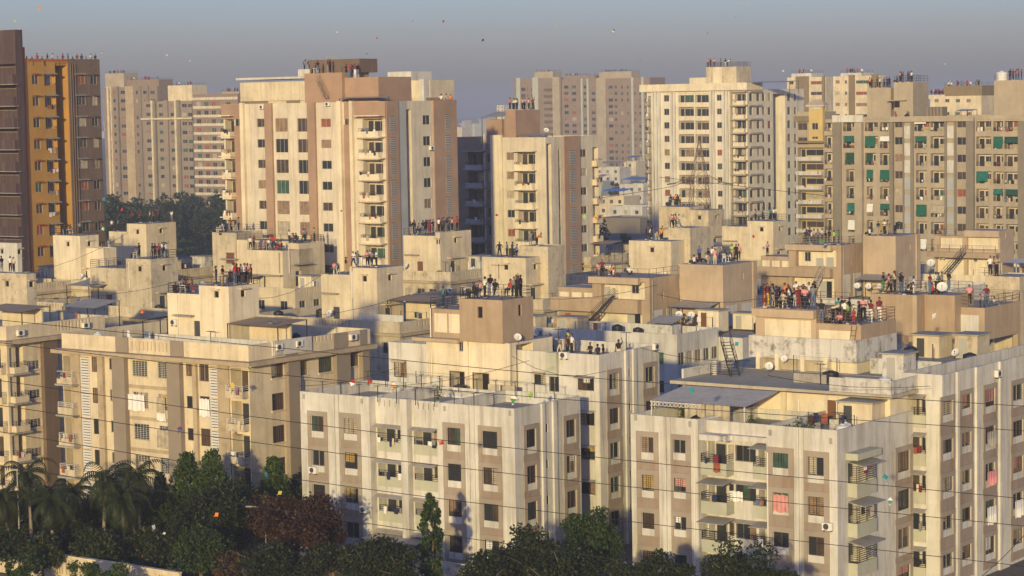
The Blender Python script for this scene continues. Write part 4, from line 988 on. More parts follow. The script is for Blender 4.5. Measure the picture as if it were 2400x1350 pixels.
# T5: block with stair and two rails at the right edge
T5 = Bld('apartment_block', 'tan topped block with black double stair up to its railed gallery, far right', 2344, 541, 20.0)
k5 = T5.bpx(2344, 541, 20.0, 2262, 2376, 13.2, .05, 'tan_light', mat2='cream_bright'); roof('T5', T5, k5)
a0, a1, z0, z1 = T5.recess(k5, 'F', (2266, 549, 2340, 584), .5); T5.ledge(k5, 'F', k5.x0, k5.x1, 19.1, 19.98, .4, 'tan_light', 'slab')
T5.vent(k5, 'R', 2356, 553, .4, .9, False)
k5l = T5.block(T5.F(2190, 560, k5.y0+.3)[0], k5.x0, k5.y0+.3, k5.y1-1, 13.2, 19.0, 19.1, 'tan_light', mat2='cream_bright'); T5.recess(k5l, 'F', (2202, 556, 2255, 582), .4)
zb = T5.F(2280, 592, k5.y0-.9)[1]
g5 = T5.block(k5l.x0-.5, k5.x1, k5.y0-1.4, k5.y0-.01, zb-.75, zb-.05, zb, 'tan', bottom=True, name='gallery'); T5.rail_block(g5, 'F', 1.0, 2); T5.rail_block(k5l, 'FL', .9, 3)
k5.holes['F'].append((k5.x0+.3, k5.x1-1.5, 13.3, zb-.9, .5, 2)); k5l.holes['F'].append((k5l.x0+.3, k5l.x1-.3, 13.3, zb-.9, .5, 2))
T5.stair((k5.x0-1.6, k5.y0-4.4, 13.4), (k5.x0+.6, k5.y0-1.5, zb), .8, 12); T5.wpx(k5, 'F', (2280, 602, 2287, 614), 'mid', d=.44, hole=False)
t5b = T5.block(-16, 12, -8, 14, 0, 13.1, 14.4, 'cream_bright', 'roof_tile'); roof('T5terr', T5, t5b, 13.1); slot_run(T5, t5b, 'F', -12, -4, 1.0)
T5.ac(k5l, 'F', 2210, 602); T5.dish(k5l.x0+.5, k5.y0-1.8, 14.5, .3, .6); T5.shed(1.0, 8, -2, 3, 13.2, 15.8, 16.0, 'iron_white', 'iron_white', corr=False)
T5.tank(-9, 2, 13.2, .7, 1.3, 'tank_white'); body_windows(T5, t5b, 2, 6); T5.roof_clutter(t5b, 13.1, 10, 45, [q for q in T5.blocks if q is not t5b]); T5.finish()
# T6 + T7: tan cabins behind block C
T7 = Bld('apartment_block', 'tan block with overhanging cream panelled cabin and people on its railed roof, right edge', 2308, 722, 19.2)
k7 = T7.bpx(2308, 722, 19.2, 2194, 2392, 16.2, .05, 'tan', bottom=True); roof('T7', T7, k7)
q = MB(); T7.sbox(q, k7, 'F', k7.x0+.15, k7.x1-.6, 16.9, 18.5, -.04, .02); T7.part('infill_panel', q, 'white'); T7.rail_block(k7, 'FRLK', 1.0, 3, 'iron_brown')
k7u = T7.block(k7.x0+.3, k7.x1-2.4, k7.y0+1.2, k7.y1-.5, 13.2, 16.18, 16.19, 'cream'); 
for (xx, yy) in ((k7.x1-.55, k7.y0+.05), (k7.x1-.55, k7.y1-.5)):
    q = MB(); q.box(xx, xx+.5, yy, yy+.45, 13.2, 16.19); T7.part('column', q, 'tan')
T7.wpx(k7u, 'F', (2222, 797, 2238, 822), 'near', pane='glass_brown'); T7.stair((k7.x1-2.0, k7.y0+2.0, 13.3), (k7.x1-1.6, k7.y0+4.6, 16.2), .8, 10)
k6 = T7.bpx(2150, 692, 20.4, 2040, 2196, 13.2, .05, 'tan'); roof('T6', T7, k6); T7.rail_block(k6, 'FRLK', 1.0, 3, 'iron_brown')
T7.ribpx(k6, 'F', 2140, 2150, 740, 13.2, 20.38, .12, 'tan_light')
k6b = T7.block(k6.x1, k7.x0+2.5, k6.y0+1.5, k6.y1+1.5, 13.2, 20.3, 20.36, 'tan'); roof('T6b', T7, k6b); T7.rail_block(k6b, 'K', 1.0, 3, 'iron_brown'); T7.dish(k6b.x1-1.5, k6b.y0+.5, 20.3, .4, .5)
k6c = T7.block(k7.x1-4.5, k7.x1-1.0, k7.y1+2.0, k7.y1+7, 13.2, 21.2, 21.3, 'cream_old'); roof('T6c', T7, k6c)
t7b = T7.block(-22, 8, -2.2, 17, 0, 13.1, 13.3, 'white', 'concrete'); T7.shed(k6.x1-3.6, k6.x1-.2, k6.y0-3.6, k6.y0-.1, 13.2, 15.6, 16.0, 'tin', 'iron_brown')
for q_ in ((-16, -5, -3.6, -3.4), (2.5, 8, 5.0, 5.2)):
    q = MB(); q.box(*q_, 13.1, 14.5); T7.part('parapet', q, 'white_old')
body_windows(T7, t7b, 2, 7); T7.roof_clutter(t7b, 13.3, 12, 46, [q for q in T7.blocks if q is not t7b]); T7.finish()
# a tan block cut by the right edge
T8 = Bld('apartment_block', 'tan block with cream recess cut by the right frame edge', 2440, 668, 20.4)
k8 = T8.bpx(2440, 668, 20.4, 2378, 2520, 13.2, .05, 'tan', mat2='cream_bright'); roof('T8', T8, k8); T8.recess(k8, 'F', (2384, 672, 2425, 700), .5)
T8.block(-5, 12, -2, 14, 0, 13.1, 14.2, 'white', 'concrete'); T8.tank(k8.x0+1.4, k8.y0+1, 20.4, .55, .9, 'blue_sheet'); T8.finish()

# ------------------------------------------------------------------ towers
def tower(label, px, py, d, pxl, pxr, ytop, mat, par=1.0, cat='apartment tower', back=None, mat2=None, zr=None):
    b = Bld('apartment_tower', label, at_d(px, py, d), None, None, cat)
    x0 = b.F(pxl, py, 0)[0]; y1 = b.R(pxr, py, 0)[0] if pxr else back
    zp = b.F((px+pxl)/2, ytop, 0)[1]
    b.k = b.block(x0, 0, 0, y1, 0, zp-par, zp, mat, 'roof_floor', mat2=mat2); return b
def band_rows(b, k, side, px0, px1, y0, h, n, dz, out, mat, name='band'):
    xc = (px0+px1)/2; a0, a1 = b.apx(k, side, px0, y0)[0], b.apx(k, side, px1, y0)[0]; z = b.apx(k, side, xc, y0)[1]
    for r in range(n):
        if z-h-r*dz > .3: b.ledge(k, side, a0, a1, z-h-r*dz, z-r*dz, out, mat, name)
def balc_rows(b, k, side, px0, px1, y0, y1, n, dz=3.0, **kw):
    xc, yc = (px0+px1)/2, (y0+y1)/2; a0, a1 = b.apx(k, side, px0, yc)[0], b.apx(k, side, px1, yc)[0]; zt, zb = b.apx(k, side, xc, y0)[1], b.apx(k, side, xc, y1)[1]
    for r in range(n):
        if zb-r*dz > .3: b.balcony(k, side, a0, a1, zb-r*dz, zt-r*dz, **kw)
TW = dict(style='mid', panes=PANES_TWR)
# beige ten storey tower
E_ = tower('beige and terracotta apartment tower standing tall behind the cream roofs, left of centre', 905, 400, 318, 527, 1072, 241, 'cream_pale')
k = E_.k; NR = 8
for (r_, w) in (((602, 278, 624, 298), 2), ((645, 277, 674, 309), 3), ((697, 277, 725, 309), 3), ((752, 278, 775, 298), 2)): E_.col(k, 'F', r_, NR, 3.0, n=w, sill='cream_bright' if w == 3 else None, **TW)
for (p0, p1) in ((626, 643), (726, 744)): E_.ribpx(k, 'F', p0, p1, 400, 0, k.zp+.05, .35, 'terracotta')
for (p0, p1) in ((570, 578), (797, 806), (826, 833)): E_.ribpx(k, 'F', p0, p1, 400, 0, k.zp+.15, .5, 'cream_bright')
for (p0, p1) in ((552, 569), (808, 825)):
    E_.ribpx(k, 'F', p0, p1, 400, 0, k.zp-3.2, .06, 'terracotta'); a, a1, zb, zt = E_.col(k, 'F', (p0, 277, p1-1, 297), NR, 3.0, n=2, d=.02, **TW)
E_.ribpx(k, 'F', 519, 568, 255, k.zp-2.2, k.zp-.02, .12, 'terracotta'); E_.ribpx(k, 'F', 807, 904, 255, k.zp-2.4, k.zp-.03, .12, 'terracotta')
balc_rows(E_, k, 'F', 850, 896, 277, 322, NR, depth=1.2, ph=.85, pmat='cream_bright', rail=.45, out=1.0, awn=None)
band_rows(E_, k, 'F', 843, 903, 270, .14, NR, 3.0, 1.3, 'cream_bright', 'slab')
balc_rows(E_, k, 'F', 528, 549, 277, 322, NR, depth=1.2, ph=.85, pmat='cream_bright', rail=.4, out=1.0, awn=None)
band_rows(E_, k, 'F', 522, 551, 270, .14, NR, 3.0, 1.2, 'cream_bright', 'slab')
for (p0, p1) in ((906, 934), (1016, 1070)): E_.ribpx(k, 'R', p0, p1, 400, 0, k.zp+.05, .25, 'terracotta')
def louvre_stack(b, k, side, p0, p1, y0, y1, n, dz=3.0, out=.26):
    xc, yc = (p0+p1)/2, (y0+y1)/2; a0, a1 = b.apx(k, side, p0, yc)[0], b.apx(k, side, p1, yc)[0]; zt, zb = b.apx(k, side, xc, y0)[1], b.apx(k, side, xc, y1)[1]
    for r in range(n):
        if zb-r*dz < .5: break
        q = MB(); b.sbox(q, k, side, a0, a1, zb-r*dz, zt-r*dz, -out-.01, -out+.02); o = b.part('louvre', q, 'umber')
        m = 9; h = (zt-zb)/m
        for i in range(m):
            def f(w=a1-a0, h=h):
                g = MB(); g.box(-w/2, w/2, -.07, 0, 0, h*.55); return g.mesh('slat', ['bluegrey'])
            link('slat', shared(('lv', b.name, p0, id(k)), f), o, b.P(k, side, (a0+a1)/2, zb-r*dz+i*h, -out-.012), 0 if side == 'F' else math.pi/2)
louvre_stack(E_, k, 'R', 910, 921, 272, 310, NR); louvre_stack(E_, k, 'R', 1040, 1051, 268, 306, NR)
E_.ribpx(k, 'R', 935, 953, 400, 0, k.zp, .1, 'bluegrey')  # blue-shaded strip of the tower, the shade put into its blue-grey colour
a0, a1 = E_.R(955, 400, 0)[0], E_.R(966, 400, 0)[0]; k.holes['R'].append((a0, a1, 1, k.zp-1.2, 2.0, 0))
E_.col(k, 'R', (937, 272, 945, 294), NR, 3.0, n=1, d=-.02, **TW); E_.col(k, 'R', (991, 270, 1008, 292), NR, 3.0, n=2, **TW)
balc_rows(E_, k, 'R', 1074-8, 1071, 280, 322, 0)
for (px, py) in ((616, 251), (770, 244), (1010, 347)): E_.ac(k, 'F' if px < 900 else 'R', px, py)
# its roof: terracotta stair tower, brown tank room
y0 = 2.0; tz = lambda px, py, y: E_.F(px, py, y)[1]; fx = lambda px, y: E_.F(px, 250, y)[0]
e1 = E_.block(fx(715, y0), fx(803, y0), y0, y0+6, k.zr, tz(760, 171, y0)-.02, tz(760, 171, y0), 'terracotta')
e2 = E_.block(fx(803, y0+.6), fx(888, y0+.6), y0+.6, y0+8, k.zr, tz(840, 181, y0)-.02, tz(840, 181, y0), 'terracotta'); roof('Etop', E_, e2)
e3 = E_.block(fx(728, y0+3), fx(845, y0+3), y0+3, y0+7, e1.zp, tz(790, 139, y0+3)-.02, tz(790, 139, y0+3), 'umber')
roof('Etop1', E_, e1); E_.rail_block(e1, 'R', .8, 3); roof('Eroof', E_, k, k.zr)
E_.stair((e1.x1-2.2, y0-1.2, k.zr+1.6), (e1.x1-4.2, y0-.6, k.zr+4.2), .7, 8, 'tan'); E_.shed(e2.x0+1, k.x1-1, .6, 2.4, k.zr, k.zr+1.5, k.zr+1.7, 'tin', 'iron')
for i in range(5): q = MB(); x = e3.x0+2.4+i*.5; q.bar((x, e3.y0+1, e3.zp), (x+.5, e3.y0+.8, e3.zp+.9), .09); E_.part('solar_panel', q, 'bluegrey')
E_.finish()
# white and olive tower behind it
E2 = tower('white and olive roof storeys showing behind the beige tower', 1031, 300, 400, 566, 1050, 233, 'cream', back=14); k = E2.k
zt = k.zp; z_ = lambda px, py: E2.F(px, py, 0)[1]; X = lambda px: E2.F(px, 230, 0)[0]
for (p0, p1, m) in ((567, 628, 'olive_brown'), (672, 703, 'olive_brown'), (895, 905, 'olive_brown'), (940, 965, 'umber'), (1000, 1030, 'umber')): E2.rib(k, 'F', X(p0), X(p1), zt-8, zt, .15, m)
e = E2.block(X(566), X(722), -.3, 8, zt+.01, z_(640, 192)-.05, z_(640, 192), 'cream', 'roof_floor'); E2.ledge(e, 'F', e.x0-.5, e.x1, z_(640, 186), z_(640, 181), .6, 'white', 'slab', d1=8)
e = E2.block(X(683), X(727), 2, 8, z_(640, 180), z_(700, 162)-.05, z_(700, 162), 'white'); roof('E2', E2, e)
e = E2.block(X(893), X(948), 2, 8, zt+.01, z_(920, 168)-.05, z_(920, 168), 'white'); e = E2.block(X(948), X(1000), 1, 8, zt+.01, z_(980, 188)-.05, z_(980, 188), 'cream')
e = E2.block(X(988), X(999), -.6, 1, zt-8, z_(990, 186)-.05, z_(990, 186), 'white')
E2.finish()
# K: cream tower right of centre
K_ = tower('cream apartment tower with rust roof house and rooftop crowd, centre', 1280, 430, 350, 1153, 1403, 322, 'cream_pale', mat2='cream_bright'); k = K_.k
K_.ribpx(k, 'F', 1153, 1180, 430, 0, k.zp+.4, .3, 'cream_bright')
K_.col(k, 'F', (1187, 357, 1204, 375), 8, 3.0, n=2, **TW)
balc_rows(K_, k, 'F', 1213, 1254, 356, 398, 8, depth=1.2, ph=.85, pmat='cream_bright', rail=.4, out=.9, awn=None); band_rows(K_, k, 'F', 1209, 1259, 353, .14, 8, 3.0, 1.2, 'cream_bright', 'slab')
a0, a1 = K_.R(1282, 430, 0)[0], K_.R(1293, 430, 0)[0]; k.holes['R'].append((a0, a1, 1, k.zp-1.0, 2.2, 0))
for r in range(7): K_.window(k, 'R', a0+.2, a1-.2, k.zp-4.2-3*r, k.zp-2.8-3*r, 'mid', d=2.1, hole=False)
K_.col(k, 'R', (1308, 350, 1313, 400), 7, 3.0, n=1, **TW)
K_.ribpx(k, 'R', 1321, 1358, 430, 0, k.zp+.05, .25, 'terracotta'); louvre_stack(K_, k, 'R', 1332, 1346, 352, 386, 7)
K_.col(k, 'R', (1359, 350, 1374, 368), 7, 3.0, n=2, **TW); balc_rows(K_, k, 'R', 1388, 1402, 345, 388, 7, depth=.9, ph=.8, pmat='cream', rail=.3, out=.8, awn=None)
fx = lambda px, y: K_.F(px, 310, y)[0]; tz = lambda px, py, y: K_.F(px, py, y)[1]
r1 = K_.block(fx(1186, 2), fx(1209, 2), 2, K_.R(1266, 300, fx(1209, 2))[0], k.zr, tz(1200, 258, 2)-.02, tz(1200, 258, 2), 'terracotta'); roof('K', K_, r1)
K_.shed(fx(1128, 2), fx(1178, 2), 2, 6, k.zr, tz(1150, 274, 2), tz(1150, 262, 2), 'tin', 'iron_brown', slope='y'); r2 = K_.block(fx(1140, 3), fx(1186, 3), 3, 6, k.zr, tz(1160, 280, 3)-.02, tz(1160, 280, 3), 'terracotta')
K_.shed(fx(1215, 1), fx(1270, 1), .5, 4, k.zr, k.zr+1.3, k.zr+1.5, 'tin', 'iron'); K_.dish(k.x1-2, 3, k.zr+1.4)
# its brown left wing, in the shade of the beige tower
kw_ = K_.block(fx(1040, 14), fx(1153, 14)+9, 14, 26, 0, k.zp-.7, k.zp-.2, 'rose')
for (p0, p1) in ((1097, 1137),): balc_rows(K_, kw_, 'F', p0, p1, 356, 398, 7, depth=1.2, ph=.85, pmat='bluegrey', rail=.4, out=.9, awn=None); band_rows(K_, kw_, 'F', p0-4, p1+4, 353, .14, 7, 3.0, 1.2, 'bluegrey', 'slab')  # the beige tower's shade is painted into the blue-grey balconies and slabs
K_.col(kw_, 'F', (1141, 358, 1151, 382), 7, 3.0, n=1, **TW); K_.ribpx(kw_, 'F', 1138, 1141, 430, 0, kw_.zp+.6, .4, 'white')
K_.finish()
# G: tall cream tower
G_ = tower('tall cream apartment tower with ribbed white piers and a railed water tank on top', 1752, 350, 492, 1518, 1885, 212, 'ivory', mat2='greige'); k = G_.k; NG = 11
G_.ledge(k, 'F', k.x0-1.5, k.x1+.4, k.zp-.1, k.zp+1.5, .8, 'cream_bright', 'cornice', d1=6)
for (r_, w) in (((1556, 223, 1568, 238), 2), ((1680, 222, 1691, 236), 2)): G_.col(k, 'F', r_, NG, 3.0, n=w, **TW)
for (p0, p1) in ((1590, 1626), (1629, 1661)):
    balc_rows(G_, k, 'F', p0, p1, 219, 250, NG, depth=.8, ph=.95, pmat='cream_bright', rail=0, awn=None, clutter=False)
for (p0, p1) in ((1529, 1534), (1537, 1542), (1545, 1550), (1574, 1578), (1581, 1585), (1666, 1670), (1673, 1677), (1696, 1700), (1703, 1708)): G_.ribpx(k, 'F', p0, p1, 350, 0, k.zp-.1, .35, 'white')
balc_rows(G_, k, 'F', 1722, 1748, 213, 246, NG, depth=1.0, ph=.9, pmat='cream_bright', rail=.3, out=1.0, awn=None)
band_rows(G_, k, 'F', 1716, 1752, 213, .35, NG, 3.0, 1.2, 'greige', 'slab'); G_.ribpx(k, 'F', 1714, 1718, 350, 0, k.zp-1, .5, 'greige')
band_rows(G_, k, 'R', 1753, 1782, 213, .35, NG, 3.0, .6, 'greige', 'slab')
for (p0, p1) in ((1756, 1763), (1773, 1780), (1786, 1792), (1799, 1806), (1845, 1852), (1861, 1866)): G_.col(k, 'R', (p0, 219, p1, 237), NG, 3.0, n=1, **TW)
a0, a1 = G_.R(1813, 350, 0)[0], G_.R(1841, 350, 0)[0]; k.holes['R'].append((a0, a1, 1, k.zp-.5, 3.0, 2))
for r in range(NG):
    z = k.zp-2.4-3*r; G_.window(k, 'R', a0+1, a0+2.5, z-1.2, z, 'mid', d=2.9, hole=False); G_.window(k, 'R', a0+4, a0+5, z-1.0, z, 'mid', d=2.9, hole=False)
balc_rows(G_, k, 'F', 1519, 1527, 218, 246, NG, depth=1.0, ph=.9, pmat='greige', rail=.3, out=1.2, awn=None)
fx = lambda px, y: G_.F(px, 190, y)[0]; tz = lambda px, py, y: G_.F(px, py, y)[1]
g1 = G_.block(fx(1655, 3), fx(1726, 3), 3, G_.R(1760, 180, fx(1726, 3))[0], k.zr, tz(1690, 157, 3)-.02, tz(1690, 157, 3), 'cream_old'); roof('G', G_, g1); G_.rail_block(g1, 'FRLK', 1.1, 6, 'iron_brown')
G_.vent(g1, 'F', 1681, 193, .9, .8); G_.rib(g1, 'F', g1.x0+2.0, g1.x0+4.2, k.zr, g1.zp, .2, 'cream_bright'); G_.shed(fx(1730, 1), k.x1+10, 1, 5, k.zr, k.zr+2.4, k.zr+2.7, 'tin', 'iron')
g2 = G_.block(fx(1616, 14), fx(1655, 14), 14, 20, k.zr, tz(1635, 182, 14)-.02, tz(1635, 182, 14), 'cream_bright')
G_.finish()
# gold bay building
J_ = tower('gold and white tower with arched pediment bay and white balconies', 1931, 330, 470, 1869, 1960, 262, 'greige', mat2='gold'); k = J_.k
balc_rows(J_, k, 'F', 1870, 1930, 346, 375, 8, 3.0, depth=1.4, ph=.7, pmat='white', rail=.0, out=1.0, awn=None)
jk = J_.block(J_.F(1896, 300, -1.2)[0], J_.F(1928, 300, -1.2)[0], -1.2, -.01, J_.F(1900, 333, -1.2)[1], J_.F(1900, 250, -1.2)[1]-.02, J_.F(1900, 250, -1.2)[1], 'gold', bottom=True)
for (y0_, y1_) in ((290, 308), (322, 330)):
    J_.wpx(jk, 'F', (1903, y0_-2, 1917, y1_-4), 'mid', fm='white' if 'white' in MATS else 'pvc')
q = MB(); cx = (jk.x0+jk.x1)/2; zc = J_.F(1910, 256, -1.2)[1]; n = 10; rr = 1.0
ring = lambda r, y: [(cx+r*math.cos(math.pi*i/n), y, zc+r*math.sin(math.pi*i/n)) for i in range(n+1)]
q.loft([ring(rr, -1.3), ring(rr, -1.21)], 0); J_.part('arch_window', q, 'white'); 
J_.ledge(jk, 'F', jk.x0-.5, jk.x1+.5, jk.zp, jk.zp+.35, .4, 'white', 'cornice', d1=1); J_.ledge(k, 'F', k.x0-.3, jk.x0-.01, J_.F(1880, 285, 0)[1], J_.F(1880, 272, 0)[1], .9, 'olive_brown', 'band'); J_.ledge(k, 'F', k.x0-.3, k.x1+.3, J_.F(1880, 335, 0)[1], J_.F(1880, 330, 0)[1], 1.25, 'olive_brown', 'band')
q = MB(); q.v += [(jk.x0-.5, -1.6, jk.zp+.36), (jk.x1+.5, -1.6, jk.zp+.36), (jk.x1+.5, 1, jk.zp+.36), (jk.x0-.5, 1, jk.zp+.36), (cx-1, -.3, jk.zp+1.5), (cx+1, -.3, jk.zp+1.5)]
q.f += [(0, 1, 5, 4), (1, 2, 5), (2, 3, 4, 5), (3, 0, 4)]; q.m += [0]*4; J_.part('hip_roof', q, 'tan_light')
for (p0, p1) in ((1870, 1892),): J_.col(k, 'F', (p0, 288, p1, 305), 2, 3.0, n=2, **TW)
J_.finish()
# H: long grey tower with green awnings
H_ = tower('long greige apartment tower with green cloth awnings on its balconies, right', 2440, 400, 384, 1953, None, 272, 'greige', back=16, mat2='cream'); k = H_.k; NH = 8
def awned(p0, p1, y0, y1, n, **kw):
    xc, yc = (p0+p1)/2, (y0+y1)/2; a0, a1 = H_.F(p0, yc, 0)[0], H_.F(p1, yc, 0)[0]; zt, zb = H_.F(xc, y0, 0)[1], H_.F(xc, y1, 0)[1]
    for r in range(n):
        t, z0 = zt-3*r, zb-3*r
        if z0 < .3: break
        H_.balcony(k, 'F', a0, a1, z0, t, depth=1.1, ph=.18, pmat='greige', rail=.75, awn=None, pane=random.choice(PANES_TWR), clutter=True)
        f = random.random()
        if (r, p0) in GREEN or f < .22:
            q = MB(); h = random.uniform(.7, 2.0); a0 += random.choice([0, 0, .3]); a1 -= random.choice([0, 0, .5])
            mt = random.choice(['curtain_green', 'curtain_green', 'net_green', 'net_teal']) if (r, p0) in GREEN else random.choice(['curtain_cream', 'curtain_white', 'curtain_brown', 'curtain_gold', 'curtain_rust', 'curtain_green'])
            P = lambda a, z, d: (a, d, z); q.quad((a0+.05, -.02, t-.05), (a1-.05, -.02, t-.05), (a1-.05, -.25, t-h), (a0+.05, -.25, t-h)); q.quad((a0+.05, 0, t-.05), (a0+.05, -.23, t-h), (a1-.05, -.23, t-h), (a1-.05, 0, t-.05)); H_.part('awning', q, mt)
GREEN = {(1, 1976), (2, 1976), (5, 1976), (1, 2027), (2, 2027), (3, 2027), (3, 2062), (5, 2062), (5, 2143), (3, 2288), (1, 2328), (1, 2354), (4, 2328), (4, 2354)}
for (p0, p1) in ((1976, 2006), (2027, 2058), (2062, 2087), (2143, 2178), (2181, 2214), (2288, 2323), (2328, 2351), (2354, 2388)): awned(p0, p1, 279, 310, NH)
for (p0, p1) in ((2097, 2116), (2243, 2266)): H_.col(k, 'F', (p0, 281, p1, 299), NH, 3.0, n=2, **TW)
for (p0, p1, m, o) in ((1953, 1973, 'greige_dark', .3), (2008, 2025, 'greige', .9), (2088, 2096, 'greige_dark', .6), (2117, 2120, 'greige_dark', .3), (2135, 2142, 'greige_dark', .3), (2215, 2220, 'greige_dark', .3), (2237, 2242, 'greige_dark', .3), (2267, 2285, 'greige_dark', .6), (2389, 2404, 'greige_dark', .6)): H_.ribpx(k, 'F', p0, p1, 400, 0, k.zp-1.0, o, m)
for (p0, p1) in ((2120, 2135), (2220, 2237)):
    a0, a1 = H_.F(p0, 400, 0)[0], H_.F(p1, 400, 0)[0]
    for r in range(NH):
        z = k.zp-1.7-3*r; H_.ledge(k, 'F', a0+.05, a1-.05, z-2.2, z, .2, 'white' if r < 3 else 'bluegrey', 'panel')
H_.ledge(k, 'F', H_.F(2088, 300, 0)[0], H_.F(2285, 300, 0)[0], k.zp-.95, k.zp-.2, .65, 'greige', 'cornice'); H_.ledge(k, 'F', k.x0, H_.F(2024, 300, 0)[0], k.zp-.9, k.zp+.35, .35, 'white', 'cornice', d1=-.003)
fx = lambda px, y: H_.F(px, 250, y)[0]; tz = lambda px, py, y: H_.F(px, py, y)[1]
h1 = H_.block(fx(2032, 4), fx(2088, 4), 4, 12, k.zr, tz(2060, 206, 4)-.02, tz(2060, 206, 4), 'greige'); h2 = H_.block(fx(2095, 3), fx(2140, 3), 3, H_.R(2176, 220, fx(2140, 3))[0], k.zr, tz(2110, 193, 3)-.02, tz(2110, 193, 3), 'greige')
h3 = H_.block(fx(2330, 4), fx(2420, 4), 4, 12, k.zr, tz(2370, 188, 4)-.02, tz(2370, 188, 4), 'greige'); h4 = H_.block(fx(2088, 5), fx(2095, 5), 5, 10, k.zr, tz(2090, 230, 5)-.02, tz(2090, 230, 5), 'umber')
roof('H1', H_, h1); roof('H2', H_, h2); roof('H3', H_, h3); roof('Hroof', H_, k, k.zr); H_.rail_block(h1, 'FL', 1.0, 4); H_.rail_block(h2, 'FRLK', 1.2, 4); H_.rail_block(h3, 'L', 1.0, 3)
H_.door(h2, 'F', 2099, 238, 252, 1.6, 'dark'); H_.ledge(h2, 'F', h2.x0-1, h2.x0+2.6, tz(2100, 236, 3), tz(2100, 234, 3), .8, 'greige', 'hood'); H_.tank(fx(2345, 6), 6.5, h3.zp, 1.0, 1.6, 'tank_white')
for i in range(5): q = MB(); x = fx(2172+i*8, 1.5); q.box(x, x+.5, 1.2, 3.2, k.zr, k.zr+2.6); H_.part('fin', q, 'greige_dark')
H_.shed(fx(2240, 2), fx(2280, 2), 1.5, 4, k.zr, k.zr+1.8, k.zr+2.1, 'tin', 'iron')
# narrow balcony column left of the long tower
hk = H_.block(fx(1931, 3), k.x0, 3, 14, 0, k.zp-1, k.zp-.3, 'greige', mat2='cream')
balc_rows(H_, hk, 'F', 1932, 1951, 279, 310, NH, depth=1.1, ph=.2, pmat='greige', rail=.7, awn=None)
H_.finish()
# O: orange tower
O_ = tower('orange and brown apartment tower with maroon balconies at the left edge', 58, 400, 352, -120, 240, 141, 'orange', mat2='cream_bright'); k = O_.k; NO = 10
sp0, sp1 = O_.R(137, 400, 0)[0], O_.R(170, 400, 0)[0]
k.holes['R'].append((sp0, sp0+2.6, 1, k.zp-.6, 3.0, 0))
# brown half is a block of its own, butted on
ok2 = O_.block(-6, .12, sp0+2.62, k.y1+.02, 0, k.zp-1.0, k.zp+.02, 'umber')
k.y1 = sp0+2.62
O_.col(k, 'R', (75, 175, 90, 198), NO, 3.36, n=2, hood='rust_paint', **TW)
balc_rows(O_, k, 'R', 104, 130, 172, 210, NO, 3.36, depth=1.0, ph=.6, pmat='orange', rail=.4, awn='tin', rm='iron')
O_.col(ok2, 'R', (175, 175, 199, 197), NO, 3.36, n=3, hood='tin', **TW); O_.col(ok2, 'R', (213, 176, 227, 198), NO, 3.36, n=2, hood='umber', **TW)
for p in (150, 155, 161): O_.pipepx(ok2, 'R', p+14, 150, 600, .09, 'umber')
O_.ribpx(k, 'R', 58, 62, 300, 0, k.zp+1.8, .25, 'rust_paint'); O_.ribpx(k, 'R', 63, 66, 300, 0, k.zp+.02, .1, 'orange')
O_.ledge(k, 'R', k.y0+1.2, k.y1, k.zp-.3, k.zp+.01, .15, 'rust_paint', 'cornice')
# left balcony stack
ol = O_.block(O_.F(-120, 400, -1.5)[0], O_.F(46, 400, -1.5)[0], -1.5, -.01, 0, O_.F(20, 70, -1.5)[1]-.5, O_.F(20, 70, -1.5)[1], 'maroon', mat2='cream_bright')
for r in range(13):
    z0 = O_.F(20, 195, -1.5)[1]-3.36*r+1.0
    if z0 > .5: O_.balcony(ol, 'F', ol.x0+.3, ol.x1-.15, z0-1.0+.0, z0+1.95, depth=1.6, ph=1.3, pmat='maroon', rail=0, out=.7, awn=None, clutter=False); O_.ledge(ol, 'F', ol.x0, ol.x1+.4, z0-1.25, z0-1.15, 1.0, 'concrete', 'slab')
roof('O', O_, k, k.zr); roof('O2', O_, ok2, k.zr)
O_.finish()

# ------------------------------------------------------------------ far towers
def far_tower(label, px, py, d, pxl, pxr, ytop, mat, colsF, colsR, y0, rows, dz, ribs=(), tops=(), hpx=None, group=None):
    b = tower(label, px, py, d, pxl, pxr, ytop, mat, .6); k = b.k
    for (side, cs) in (('F', colsF), ('R', colsR)):
        for (p0, p1) in cs: b.col(k, side, (p0, y0, p1, y0+(hpx or 8)), rows, dz, style='far', n=2, d=.1, panes=PANES_TWR)
    for (side, p0, p1, m, o) in ribs: b.ribpx(k, side, p0, p1, (ytop+py)/2, 0, k.zp+.3, o, m)
    for i, (p0, p1, yt, m) in enumerate(tops):
        X0, X1 = b.F(p0, yt, 2)[0], b.F(p1, yt, 2)[0]; z = b.F((p0+p1)/2, yt, 2)[1]; t = b.block(X0, X1, 2, 9, k.zr, z-.5, z, m); roof(label[:8]+str(d)+str(i), b, t, z-.5); b.rail_block(t, 'FK', .8, 2)
    b.finish(); return b
N1 = far_tower('hazy pink grey tower with white frames beside the orange tower', 372, 330, 800, 246, 420, 204, 'rose', ((250, 258), (265, 275), (282, 294), (318, 327), (335, 346), (352, 362)), ((378, 384), (392, 398)), 212, 13, 3.0, (('F', 254, 258, 'cream', .6), ('F', 262, 264, 'cream', .6), ('F', 276, 281, 'greige_dark', .8), ('F', 297, 316, 'sand', .5), ('F', 326, 333, 'greige_dark', .4), ('F', 347, 351, 'greige_dark', .4)), ((246, 290, 172, 'greige'), (298, 372, 187, 'rose')), 9)  # dark ribs stand in for recesses, their shade painted as colour
